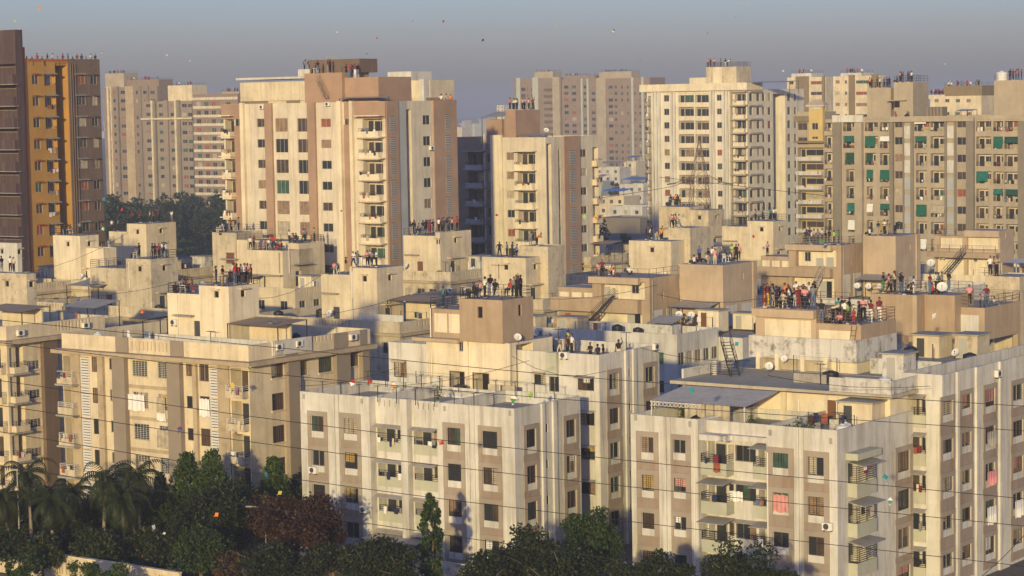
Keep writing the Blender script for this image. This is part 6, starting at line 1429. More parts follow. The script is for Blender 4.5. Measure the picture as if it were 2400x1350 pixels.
# ------------------------------------------------------------------ haze
hz = MB(); hz.box(-3050, 3050, -70, 7050, -1.0, 72.0)
hm = bpy.data.materials.new('haze'); hm.use_nodes = True; hn = hm.node_tree.nodes; hl = hm.node_tree.links
hn.remove(hn['Principled BSDF']); pv = hn.new('ShaderNodeVolumePrincipled')
pv.inputs['Color'].default_value = (0.54, 0.60, 0.74, 1); pv.inputs['Density'].default_value = HAZE_D; pv.inputs['Anisotropy'].default_value = 0.0
hl.new(pv.outputs['Volume'], hn['Material Output'].inputs['Volume'])
MATS['haze'] = hm; ho = link('haze', hz.mesh('haze', ['haze'])); ho['kind'] = 'stuff'; ho['label'] = 'thin dusty evening haze over the whole city'

# ================================================================== PEOPLE
PS = 1.10                                     # the blocks' storey is taken as 3 m, people sized to match
def cap_tube(m, p, q, r0, r1, n=10, mat=0, flat=1.0):
    p, q = Vector(p), Vector(q); d = q-p; L = d.length; d.normalize(); a = d.cross(Vector((0, 1, .01)))
    if a.length < .2: a = d.cross(Vector((1, 0, 0)))
    a.normalize(); b = d.cross(a); rings = []
    def ring(c, r): return [c+a*r*math.cos(2*math.pi*k/n)+b*r*flat*math.sin(2*math.pi*k/n) for k in range(n)]
    for t in (-.98, -.7, -.35): rings.append(ring(p+d*r0*t, r0*math.sqrt(1-t*t)))
    rings.append(ring(p, r0)); rings.append(ring(q, r1))
    for t in (.35, .7, .98): rings.append(ring(q+d*r1*t, r1*math.sqrt(1-t*t)))
    m.loft(rings, mat)
def ell(m, c, rx, ry, rz, n=12, mat=0):
    rings = []
    for j in range(1, 9):
        t = -math.pi/2+math.pi*j/9; rings.append([(c[0]+rx*math.cos(t)*math.cos(2*math.pi*k/n), c[1]+ry*math.cos(t)*math.sin(2*math.pi*k/n), c[2]+rz*math.sin(t)) for k in range(n)])
    m.loft(rings, mat)
def body(pose):
    """one continuous figure facing -y; slots: 0 top, 1 trousers, 2 skin, 3 hair, 4 shoes"""
    segs = []; V = Vector
    def seg(p, q, r0, r1, mat, flat=1.0): segs.append((V(p), V(q), r0, r1, mat, flat))
    hz = .93; lean = V((0, 0, 0)); long_hair = pose in ('l', 'q'); child = False
    hip = V((0, 0, hz)); 
    if pose == 'c': hip = V((0, .05, .50))
    if pose == 'f': hip = V((0, .1, .14))
    if pose == 'b': lean = V((0, -.38, -.12))
    ch = hip+V((0, 0, .38))+lean; nk = hip+V((0, -.01, .55))+lean*1.35; hd = nk+V((0, -.03, .155))+lean*.15
    seg(hip+V((0, 0, -.02)), hip+V((0, 0, .12)), .145, .135, 1 if pose != 'l' else 0, .72); seg(hip+V((0, 0, .12)), ch, .138, .165, 0, .68); seg(ch, ch+V((0, 0, .09)), .165, .12, 0, .66)
    seg(ch+V((-.13, 0, .09)), ch+V((.13, 0, .09)), .065, .065, 0); seg(nk+V((0, 0, -.04)), hd+V((0, .01, -.06)), .052, .048, 2)
    # legs
    if pose == 'c': K = [V((s*.11, -.40, .52)) for s in (-1, 1)]; An = [V((s*.12, -.42, .08)) for s in (-1, 1)]
    elif pose == 'f': K = [V((s*.22, -.26, .34)) for s in (-1, 1)]; An = [V((s*.10, -.38, .06)) for s in (-1, 1)]
    elif pose == 'k': K = [V((-.1, -.16, .52)), V((.1, .06, .5))]; An = [V((-.1, -.20, .08)), V((.1, .32, .12))]
    elif pose == 'h': K = [V((s*.14, -.02, .5)) for s in (-1, 1)]; An = [V((s*.19, .02, .08)) for s in (-1, 1)]
    else: K = [V((s*.10, -.015, .5)) for s in (-1, 1)]; An = [V((s*.105+.01, .02, .08)) for s in (-1, 1)]
    for i, s in enumerate((-1, 1)):
        h_ = hip+V((s*.085, 0, -.03)); seg(h_, K[i], .092, .066, 1); seg(K[i], An[i], .064, .042, 1)
        f = An[i]+V((0, .03, -.035)); seg(f, f+V((s*.015, -.17, -.012)), .042, .034, 4, .8)
    if pose == 'l': seg(hip+V((0, 0, .05)), hip+V((0, 0, -.42)), .155, .19, 0, .8)
    # arms
    SH = [ch+V((s*.185, 0, .085)) for s in (-1, 1)]
    def arm(i, E, Wp, curl=V((0, -.3, -1))):
        s = (-1, 1)[i]; seg(SH[i], SH[i].lerp(E, .45), .056, .05, 0); seg(SH[i].lerp(E, .45), E, .045, .038, 2); seg(E, Wp, .037, .027, 2)
        d = (Wp-E).normalized(); c = curl.normalized(); pal = Wp+d*.05; seg(Wp, pal, .03, .034, 2, .5)
        sd = d.cross(c); sd = sd.normalized() if sd.length > .1 else V((1, 0, 0))
        for j, l in enumerate((.062, .075, .07, .052)):
            r = pal+sd*(j-1.5)*.019; k1 = r+d*l*.55+c*.006; seg(r, k1, .0095, .009, 2); seg(k1, k1+d*l*.32+c*.03, .009, .0075, 2)
        th = Wp+d*.02-sd*.03; seg(th, th+d*.035-sd*.028+c*.012, .011, .009, 2)
    down = lambda s: (ch+V((s*.225, .02, -.20)), ch+V((s*.235, -.07, -.43)))
    fwd = lambda s: (ch+V((s*.22, -.05, -.17)), ch+V((s*.10, -.26, -.12)))
    up = lambda s: (ch+V((s*.30, -.07, .26)), ch+V((s*.24, -.13, .53)))
    hipa = lambda s: (ch+V((s*.34, .08, -.17)), ch+V((s*.17, -.02, -.33)))
    cross = lambda s: (ch+V((s*.23, -.04, -.18)), ch+V((-s*.06, -.19, -.09)))
    lap = lambda s: (ch+V((s*.21, -.06, -.2)), ch+V((s*.10, -.3, -.27)))
    A_ = dict(s=(down, down), g=(fwd, fwd), u=(down, up), v=(up, up), h=(hipa, hipa), a=(cross, cross), c=(lap, lap), f=(lap, lap), k=(down, fwd), l=(down, fwd), q=(down, down), b=(fwd, fwd))[pose]
    for i, s in enumerate((-1, 1)): arm(i, *A_[i](s))
    m = MB()
    for (p, q, r0, r1, mt, fl) in segs: cap_tube(m, p, q, r0, r1, 10 if r0 > .02 else 7, mt, fl)
    ell(m, hd, .076, .094, .112, 14, 2); ell(m, hd+V((0, -.092, -.012)), .014, .022, .024, 8, 2)
    for s in (-1, 1): ell(m, hd+V((s*.078, .005, -.005)), .014, .024, .032, 8, 2)
    ell(m, hd+V((0, .02, .035)), .083, .097, .10, 14, 3)
    hairs = [(hd+V((0, .02, .035)), .1)]
    if long_hair: cap_tube(m, hd+V((0, .07, .03)), hd+V((0, .10, -.30)), .075, .045, 10, 3, .6)
    tmp = bpy.data.objects.new('tmp', m.mesh('tmp', ['skin'])); COL.objects.link(tmp)
    md = tmp.modifiers.new('r', 'REMESH'); md.mode = 'VOXEL'; md.voxel_size = .0125
    dc = tmp.modifiers.new('d', 'DECIMATE'); dc.ratio = .22
    dg = bpy.context.evaluated_depsgraph_get(); me = bpy.data.meshes.new_from_object(tmp.evaluated_get(dg)); me.name = 'person'
    bpy.data.objects.remove(tmp); me.materials.clear()
    for k in ('cloth_w', 'cloth_k', 'skin', 'hair', 'cloth_k'): me.materials.append(MATS[k])
    def near(c):
        best, bm = 1e9, 0
        for (p, q, r0, r1, mt, fl) in segs:
            d = q-p; t = max(0, min(1, (c-p).dot(d)/max(d.length_squared, 1e-9))); e = (c-(p+d*t)).length-(r0+(r1-r0)*t)
            if e < best: best, bm = e, mt
        return bm
    idx = []
    for f in me.polygons:
        c = f.center; r = c-hd
        if r.length < .15 and c.z > hd.z-.115:
            mt = 3 if (r.z > .055 or (r.y > .02 and r.z > -.06)) else 2
        elif long_hair and r.y > .05 and -.36 < r.z < .05 and abs(r.x) < .09: mt = 3
        else: mt = near(c)
        idx.append(mt)
    me.polygons.foreach_set('material_index', idx); me.polygons.foreach_set('use_smooth', [True]*len(me.polygons)); me.update(); return me
BODY = {}
PW = dict(s='standing', g='reaching forward', u='arm raised', v='arms raised', h='hands on hips', a='arms folded', c='seated', f='squatting', k='stepping', l='dressed', q='long haired', b='bending')
def chair_mesh():
    m = MB(); m.box(-.23, .23, -.22, .22, .42, .45)
    for (x, y) in ((-.2, -.2), (.2, -.2), (-.22, .22), (.22, .22)): m.bar((x*1.1, y*1.1, 0), (x, y, .42), .05)
    m.box(-.22, .22, .2, .23, .46, .60); 
    for x in (-.2, -.1, 0, .1, .2): m.bar((x, .22, .58), (x*1.05, .28, .86), .05, .025)
    m.bar((-.24, .28, .87), (.24, .28, .87), .06); 
    for x in (-.25, .25): m.bar((x, .24, .64), (x, -.2, .64), .05); m.bar((x, -.2, .44), (x, -.2, .64), .04)
    return m
from collections import defaultdict
PEOPLE = []; CHAIRS = []; prng = random.Random(3)
ORD = ['first', 'second', 'third', 'fourth', 'fifth', 'sixth', 'seventh', 'eighth', 'ninth', 'tenth', 'eleventh', 'twelfth', 'thirteenth', 'fourteenth', 'fifteenth', 'sixteenth']
def proj(p):
    r = p-Vector((0, 0, CAMH)); f = r.y*CP-r.z*SP; y = -(r.y*SP+r.z*CP); x = r.x/f*FPX; y = y/f*FPX
    return x*CR+y*SR+1200, -x*SR+y*CR+675
TAKEN = defaultdict(list)
def crowd(rn, place, lst, group=None, frac=None, extra=.10):
    b, x0, x1, y0, y1, z = ROOF[rn]
    if frac: lst = [(e[0], 0)+tuple(e[2:]) for e in lst]
    full = list(lst)
    for e in lst:
        if prng.random() < extra and len(lst) > 2: full.append((e[0]+prng.choice([-1, 1])*prng.uniform(5, 11), e[1]-prng.uniform(0, 5), prng.choice('kkknnemwrcbp'), prng.choice('kkkdneh'), prng.choice('sgguhakscfb')))
    ya, yb = (y0+.35, y1-.3) if frac is None else (y0+(y1-y0)*frac[0], y0+(y1-y0)*frac[1])
    cand = [(x0+.35+(x1-x0-.7)*i/17, ya+(yb-ya)*j/11) for i in range(18) for j in range(12)]; cp = [proj(b.wor((x, y, z))) for x, y in cand]
    for e in full:
        px, py, sh, pa = e[:4]; pose = e[4] if len(e) > 4 else prng.choice('ssgghaquk'); sc = e[5] if len(e) > 5 else 1.0
        if pose == 's' and prng.random() < .5: pose = prng.choice('ghakugqb')
        best, bi = 1e18, 0
        for i, (c, q) in enumerate(zip(cand, cp)):
            v = ((q[0]-px)*2.5)**2+((q[1]-py)**2 if py else prng.random()*20)
            for (tx, ty) in TAKEN[rn]:
                dd = (tx-c[0])**2+(ty-c[1])**2
                if dd < .36: v += 4000*(1-dd/.36)
            if v < best: best, bi = v, i
        x, y = cand[bi]; TAKEN[rn].append((x, y)); w = b.wor((x, y, z))
        if pose not in BODY: BODY[pose] = body(pose)
        o = bpy.data.objects.new('person', BODY[pose]); COL.objects.link(o); o.location = w; rz = prng.uniform(-2.6, 2.6); o.rotation_euler = (0, 0, rz); s = PS*sc*prng.uniform(.95, 1.04); o.scale = (s*1.1, s*1.12, s)
        for i, mt in enumerate(('cloth_'+sh, 'cloth_'+pa, prng.choice(['skin', 'skin', 'skin_deep']), 'hair', prng.choice(['cloth_k', 'cloth_w', 'cloth_h']))):
            o.material_slots[i].link = 'OBJECT'; o.material_slots[i].material = MATS[mt]
        what = 'child' if sc < .9 else 'person'
        PEOPLE.append((o, place, (what, CLOTH[sh][0], CLOTH[pa][0], pose), px))
        if pose == 'c': CHAIRS.append((w, rz, place, px, prng.random() < .7))
def c_(s): return [tuple(int(t) if t.lstrip('-').isdigit() else (float(t) if t.replace('.', '').isdigit() else t) for t in e.split(',')) for e in s.split()]
crowd('A', 'roof above the bamboo shed', c_('507,668,n,n,s 522,669,k,h,g 540,663,k,k,s,.7 551,666,r,d,s 546,655,w,k,g 566,662,e,k,s 573,660,w,k,g 582,665,p,k,s 588,660,m,k,g'))
crowd('Al', 'low cabin roof above palms', c_('412,688,k,k,f 428,685,e,k,c 438,686,m,r,c'))
crowd('B', 'tan box roof, centre', c_('1109,694,k,k,c 1124,695,p,k,c 1136,698,w,k,a 1150,696,k,w,g 1160,688,k,k,c 1204,694,e,k,s 1213,693,p,d,g 1220,688,k,k,u'))
crowd('Bl', 'railed ledge left of tan box', c_('1038,716,t,n,g'))
crowd('Brear', 'white terrace right of tan box', c_('1268,824,t,k,q 1281,830,l,c,s,.8 1293,822,p,k,s,.8 1314,830,e,c,s,.8 1330,820,l,k,u 1331,836,m,k,q 1341,830,w,k,q 1382,849,k,k,g 1412,854,k,k,s 1450,842,k,c,u'))
crowd('C', 'crowded tan roof lower right', c_('1794,722,m,o,l 1801,725,m,y,u 1812,717,e,k,s 1821,719,n,k,s 1818,725,e,k,c 1841,712,o,k,g 1850,713,k,k,s 1849,725,w,k,q 1862,716,n,k,c 1873,722,m,m,l 1881,727,c,k,s 1888,722,p,k,g 1866,710,w,k,a 1897,714,w,e,h 1904,719,k,h,s 1910,716,k,d,g 1906,712,e,d,s 1834,718,c,k,c 1842,722,k,k,c'))
crowd('C2', 'lower railed roof lower right', c_('1943,758,e,k,f 1966,758,p,k,f 1965,748,t,k,g 1981,758,w,k,s 1988,762,l,k,s 1999,763,r,r,s,.62 2014,766,k,k,l 2024,752,p,k,a 2042,763,m,w,u 2062,758,m,w,s 1952,742,c,k,s 1972,738,k,e,h 1930,745,k,d,s'))
crowd('T6', 'tan roof behind the lower crowd', c_('2070,686,k,g,a 2083,688,p,k,s 2088,687,e,k,s,.75 2097,683,c,k,s 2110,689,k,d,s 2114,686,n,d,s 2132,690,k,k,f 2141,683,w,k,c 2138,690,w,w,f'))
crowd('T6b', 'tan roof beside the big dish', c_('2168,687,m,d,g 2191,671,w,k,g 2199,681,g,k,s 2204,676,e,k,s 2223,680,k,d,a 2180,684,r,k,f'))
crowd('T6c', 'cream cabin at the right edge', c_('2296,651,w,k,s 2300,645,b,e,s 2312,648,h,k,g 2320,645,w,k,s'))
crowd('T7', 'railed roof at right edge', c_('2271,716,p,k,s 2297,719,p,k,s,.65 2313,722,m,d,h 2330,719,w,d,f,.8'))
crowd('T5terr', 'terrace below the black stair', c_('2208,640,k,k,s,.7 2222,640,k,k,s,.7 2243,640,w,k,s 2258,640,b,k,s 2276,642,g,k,s 2310,640,e,k,s'))
crowd('T3t', 'tall tan lift room roof', c_('2037,550,w,k,f 2058,553,n,h,g 2073,549,w,k,s 2080,552,e,h,s 2098,551,k,k,b'))
crowd('T3', 'roof with cream pipe railing', c_('1889,572,n,k 1892,574,e,k 1903,573,w,k 1908,572,c,k 1917,572,e,k 1928,570,w,k,s 1935,573,k,k 1944,572,k,k 1955,575,l,k,u 1966,572,g,k,u 1898,569,k,k'))
crowd('T3l', 'low wing of pipe railed block', c_('1800,610,p,k,s'))
crowd('T3terr', 'terrace behind the lower right crowd', c_('1883,690,w,k,a 1820,690,p,k,s 1835,688,k,k,s'))
crowd('T1', 'flat tan roof with rust railing', c_('1401,648,p,e,c 1415,647,w,e,c 1433,645,o,k,f 1440,648,w,m,f 1475,642,w,k,f'))
crowd('T1t', 'tan lift room roof, centre right', c_('1625,614,w,k,f 1636,613,p,k,f 1653,611,w,k,f 1660,620,k,h,s 1669,618,w,d,s 1676,620,p,c,s 1685,612,e,e,s 1700,614,k,k,c 1713,611,w,k,f 1718,606,l,h,s 1727,608,k,k,s 1733,606,p,k,s'))
crowd('M8', 'railed cabin before tall tower', c_('1771,515,p,k,q 1788,513,e,k,s 1807,515,t,k,g 1813,515,w,k,s 1819,513,w,n,s'))
crowd('M7l', 'flaking cabin by the pylon', c_('1568,478,k,k,c 1578,479,k,k,c 1584,476,o,k,s 1590,478,m,k,s 1593,474,y,k,s'))
crowd('M6', 'cabin roof with yellow crowd', c_('1515,563,k,k 1523,563,w,k,q 1529,560,k,k 1541,562,y,k,c 1549,563,o,k,g 1552,560,y,k'))
crowd('M6b', 'raised roof behind yellow crowd', c_('1538,541,p,k 1546,540,o,k 1554,540,y,k 1563,541,w,k 1573,537,w,e,k'))
crowd('M5', 'cabin below the cream tower', c_('1318,507,w,k,c 1330,508,e,k,s 1343,508,k,k,s 1354,507,m,k,u'))
crowd('M4', 'flat cabin with aerial wall', c_('1171,602,k,k,s 1188,603,e,k,s 1201,604,n,k,s 1212,598,w,k,c'))
crowd('M4b', 'raised roof behind aerial wall', c_('1243,580,e,d,u 1259,581,o,k,s'))
crowd('M3l', 'white railed roof by beige tower', c_('970,541,k,k,s 981,542,e,k,c 990,543,k,k,c 998,544,k,k,s 1006,545,m,m,l 1011,540,e,k,g 1016,545,n,d,s'))
crowd('M3', 'upper roof by beige tower', c_('1025,538,w,k,s 1031,537,m,k,s 1036,538,b,k,g 1042,537,k,d,s 1048,538,g,k,s 1053,538,p,k,s 1072,532,r,k,g'))
crowd('M1', 'lower roof of double cabin', c_('583,588,w,k,s 590,587,m,k,g 620,588,r,r,c 635,583,o,k,q 642,584,r,k,s 650,588,e,k,c 656,586,o,r,c 628,586,w,k,c'))
crowd('M1b', 'upper roof of double cabin', c_('648,560,w,k,u 664,562,p,k,c 676,561,m,k,c 692,562,k,d,c 712,563,p,k,k 716,556,e,k,s 737,562,l,k,g'))
crowd('M1c', 'tall corner of double cabin', c_('540,525,m,k,s 550,526,m,k,c 558,526,e,k,s 520,527,w,b,c 530,527,n,k,c 512,527,k,k,c'))
crowd('M2', 'cream cabin roof, centre left', c_('829,624,w,n,k 837,621,e,d,s 848,622,k,w,s 860,622,p,k,s 867,622,w,k,s 871,624,e,k,g 883,626,w,k,s'))
crowd('M2l', 'low step of centre left cabin', c_('783,644,p,k,c 790,643,e,n,c 811,641,k,h,s'))
crowd('L3', 'roof with plastic chairs, left', c_('357,606,n,k,s 365,607,k,k,s 372,606,m,k,s 381,603,w,d,s 386,604,k,k,s 390,602,w,d,u 318,605,e,k,c'))
crowd('L2', 'dish aerial cabin, left', c_('310,521,m,k,s 330,521,m,k,s 345,521,k,k,s 352,520,l,k,s 360,521,r,k,s 373,520,m,k,s 402,518,w,e,s'))
crowd('L2l', 'low step of dish aerial cabin', c_('260,540,w,k,s 278,540,e,k,s 292,538,k,k,s'))
crowd('L1', 'whitewashed cabin, left', c_('153,550,k,k,c 165,549,k,k,c 187,549,e,k,s'))
crowd('L0', 'stained cabin at left edge', c_('5,638,k,e,s 25,637,w,k,g 33,634,c,k,s'))
crowd('Aterr', 'terrace of left cream block', c_('410,760,k,k,s'))
crowd('K', 'rust roof house, centre', c_('1189,0,o,k,s 1195,0,w,k,s 1205,0,y,k,g 1200,0,e,k,s 1224,0,p,k,s 1230,0,w,k,s 1240,0,c,k,s 1250,0,m,k,u'), frac=(.1, .9))
crowd('Etop', 'rust stair tower of beige tower', c_('812,0,k,k,s 819,0,r,d,s 825,0,p,d,s 831,0,m,w,s 838,0,k,w,g'), frac=(.05, .4))
crowd('Etop1', 'upper ledge of beige tower', c_('740,0,k,k,c 746,0,k,d,s 769,0,n,e,u 774,0,m,k,s'), frac=(.05, .3))
crowd('Eroof', 'beige tower right roof corner', c_('1035,0,w,k,s 1046,0,c,k,s 1060,0,o,k,s'), frac=(.8, .95))
crowd('G', 'railed tank of tall cream tower', c_('1666,0,k,k,s 1674,0,p,k,s 1689,0,g,k,s 1700,0,k,w,s 1704,0,w,k,s'), frac=(.05, .4))
crowd('H1', 'left roof of green awning tower', c_('2036,0,o,k,s 2044,0,n,k,s 2056,0,k,k,s 2062,0,w,k,s 2072,0,b,k,s 2079,0,n,k,s 2084,0,k,k,s'), frac=(.05, .4))
crowd('H2', 'tall cabin of green awning tower', c_('2100,0,k,k,f 2112,0,n,k,s 2117,0,k,d,s 2128,0,k,k,u 2133,0,e,k,s 2137,0,w,k,s'), frac=(.05, .5))
crowd('H3', 'right cabin of green awning tower', c_('2368,0,k,k,s 2374,0,m,k,s 2381,0,k,k,s 2387,0,r,n,s 2394,0,m,k,s'), frac=(.05, .4))
crowd('Hroof', 'balcony ledge of green awning tower', c_('2104,0,r,k,s 2111,0,k,k,s 2128,0,e,k,s 2278,0,r,k,s'), frac=(.03, .08))
b, x0, x1, y0, y1, z = ROOF['O2']
ROOF['O2'] = (b, x1-.9, x1, y0, y1, z); b_, a0, a1, c0, c1, z_ = ROOF['O']; ROOF['O'] = (b_, a1-.9, a1, c0, b.blocks[0].y1, z_)
for rn, n, pl_ in (('O', 9, 'orange tower roof edge'), ('O2', 7, 'brown tower roof edge')):
    b, x0, x1, y0, y1, z = ROOF[rn]
    for i in range(n):
        y = y0+(y1-y0)*(i+.5)/n; w = b.wor(((x0+x1)/2, y, z)); q = b.cam; 
        pose = prng.choice('sgc') if i % 3 else 's'; 
        if pose not in BODY: BODY[pose] = body(pose)
        o = bpy.data.objects.new('person', BODY[pose]); COL.objects.link(o); o.location = w; o.rotation_euler = (0, 0, prng.uniform(-3, 3)); o.scale = (PS,)*3
        sh, pa = prng.choice('kknmrew'), prng.choice('kkdn')
        for j, mt in enumerate(('cloth_'+sh, 'cloth_'+pa, 'skin', 'hair', 'cloth_k')): o.material_slots[j].link = 'OBJECT'; o.material_slots[j].material = MATS[mt]
        if pose == 'c': CHAIRS.append((w, o.rotation_euler[2], pl_, i, False))
        PEOPLE.append((o, pl_, ('person', CLOTH[sh][0], CLOTH[pa][0], pose), i))
# labels: clothing and place; an ordinal from the left where two would read the same
gp = defaultdict(list)
for r in PEOPLE: gp[(r[1], r[2])].append(r)
for (place, (what, a, b_, pose)), rs in gp.items():
    rs.sort(key=lambda r: r[3])
    for i, r in enumerate(rs):
        lab = f'{what} in {a} top and {b_} trousers {PW[pose]}, {place}' if pose != 'l' else f'person in long {a} dress{" over " + b_ + " trousers" if a != b_ else ""}, {place}'
        if len(rs) > 1: lab = f'{ORD[i]} from left in long {a} dress, {place}' if pose == 'l' else f'{ORD[i]} from left, {a} top, {b_} trousers, {PW[pose].split()[-1] if pose in "scfk" else PW[pose]}, {place}'
        tag(r[0], lab, 'person', 'people on the ' + place)
cw, cd = chair_mesh().mesh('plastic_chair', ['iron_white']), chair_mesh().mesh('plastic_chair', ['iron'])
gp = defaultdict(list)
for r in CHAIRS: gp[(r[2], r[4])].append(r)
for (place, wh), rs in gp.items():
    rs.sort(key=lambda r: r[3])
    for i, r in enumerate(rs):
        o = link('plastic_chair', cw if wh else cd, None, r[0], r[1]); o.scale = (PS,)*3
        tag(o, (f'{ORD[i]} from left ' if len(rs) > 1 else '')+f'{"white" if wh else "black"} chair with a sitter, {place}', 'chair', 'chairs on the roofs')
# tiny crowds on the far towers, too small to tell apart: one mass
m = MB(); cols = ['cloth_k', 'cloth_n', 'cloth_e', 'cloth_m', 'cloth_w', 'cloth_r', 'skin_deep']
for rn in [k for k in ROOF if k[:4] in ('hazy', 'whit', 'oliv') or k == 'E2']:
    b, x0, x1, y0, y1, z = ROOF[rn]
    for i in range(7 if rn[0] != 'o' else 14):
        c = b.wor((prng.uniform(x0+.4, x1-.4), y0+prng.uniform(.5, 2), z)); t = prng.randrange(6); h = prng.uniform(1.6, 1.9)
        for sg in (-.09, .09): m.tube(c+Vector((sg, 0, 0)), c+Vector((sg*.8, 0, h*.5)), .07, .09, 6, prng.randrange(3))
        m.tube(c+Vector((0, 0, h*.47)), c+Vector((0, 0, h*.84)), .15, .21, 8, t); m.tube(c+Vector((0, 0, h*.84)), c+Vector((0, 0, h*.88)), .07, .06, 6, 6); ell(m, c+Vector((0, 0, h*.94)), .1, .11, .13, 8, 6)
        for sg in (-1, 1): m.tube(c+Vector((sg*.2, 0, h*.8)), c+Vector((sg*.27, -.08, h*(.5 if prng.random() < .8 else 1.05))), .055, .045, 6, t)
o = link('distant_crowd', m.mesh('distant_crowd', cols)); tag(o, 'tiny crowds of people on the far tower roofs', 'crowd', kind='stuff')

# ================================================================== KITES
def kite_mesh():
    m = MB(); n = 6
    P = lambda u, v: (u*.31*(1-abs(v)), -.05*(1-(u*(1-abs(v)))**2), v*.35)
    for i in range(n):
        for j in range(n):
            u0, u1, v0, v1 = -1+2*i/n, -1+2*(i+1)/n, -1+2*j/n, -1+2*(j+1)/n
            m.quad(P(u0, v0), P(u1, v0), P(u1, v1), P(u0, v1), m=1 if v0 >= 0 else 0)
    m.quad((0, -.0, -.33), (-.09, 0, -.46), (.09, 0, -.46), m=1); return m
KM = kite_mesh().mesh('sail', ['cloth_r', 'cloth_r']); KS = MB(); KS.bar((0, -.03, -.35), (0, -.03, .35), .012); 
for i in range(8): a0, a1 = -1+i*.25, -.75+i*.25; KS.bar((a0*.31, -.06+.05*a0*a0, 0), (a1*.31, -.06+.05*a1*a1, 0), .01)
KS = KS.mesh('spars', ['bark'])
def kite(label, px, py, d, c1, c2, tilt=0.5, sc=1.0, group='kites in the sky'):
    sc *= .8
    o = bpy.data.objects.new('kite', KM); COL.objects.link(o); o.location = at_d(px, py, d); o.rotation_euler = (prng.uniform(-.7, .3), tilt, prng.uniform(-.6, .6)); o.scale = (sc,)*3
    for i, c in enumerate((c1, c2)): o.material_slots[i].link = 'OBJECT'; o.material_slots[i].material = MATS['cloth_'+c]
    link('spars', KS, o); tag(o, label, 'kite', group)
for e in (('orange kite high in the upper left corner of the sky', 92, 18, 290, 'o', 'o', .3, 1.0), ('lime kite above the maroon balcony tower', 35, 49, 330, 'l', 'l', 1.2, .8), ('red kite high over the sky centre', 1039, 50, 330, 'r', 'm', .1, .8), ('navy kite in the sky centre', 1132, 94, 320, 'n', 'k', .8, .8), ('red kite above the beige tower', 884, 89, 320, 'r', 'o', 1.2, .8),
          ('yellow and blue kite in the sky right of centre', 1438, 72, 300, 'y', 'b', .5, 1.0), ('small lime kite left of the yellow and blue one', 1305, 60, 340, 'l', 'y', 1.1, .7), ('white kite beside the brown tower top', 240, 123, 360, 'w', 'k', .4, .7), ('tiny white kite right of the brown tower', 391, 129, 420, 'w', 'w', .2, .6), ('tiny white kite, second right of the brown tower', 445, 143, 440, 'w', 'w', .9, .6),
          ('tiny pale kite over the hazy left towers', 790, 75, 440, 'w', 'c', .5, .6), ('tiny red kite left of the high red kite', 968, 49, 460, 'r', 'r', .7, .5), ('tiny dark kite left of the tall cream tower', 1658, 78, 460, 'k', 'k', .3, .5), ('tiny dark kite right of the tall cream tower', 2003, 106, 460, 'k', 'm', .6, .5), ('tiny yellow kite at the top edge right', 1755, 10, 440, 'y', 'y', .2, .5), ('tiny grey kite at the top right', 1723, 40, 460, 'e', 'e', .2, .5), ('dark kite just above the beige tower roof', 860, 126, 330, 'k', 'k', .5, .5), ('pale kite over the white olive towers', 1836, 166, 420, 'w', 'l', 1.0, .8),
          ('tiny white kite over the long right tower', 2215, 150, 460, 'w', 'w', .4, .5), ('tiny dark kite over the cream tower left side', 1500, 140, 480, 'k', 'n', .4, .5), ('tiny orange kite left of the tall cream tower top', 1585, 40, 480, 'o', 'o', .8, .5)): kite(*e)
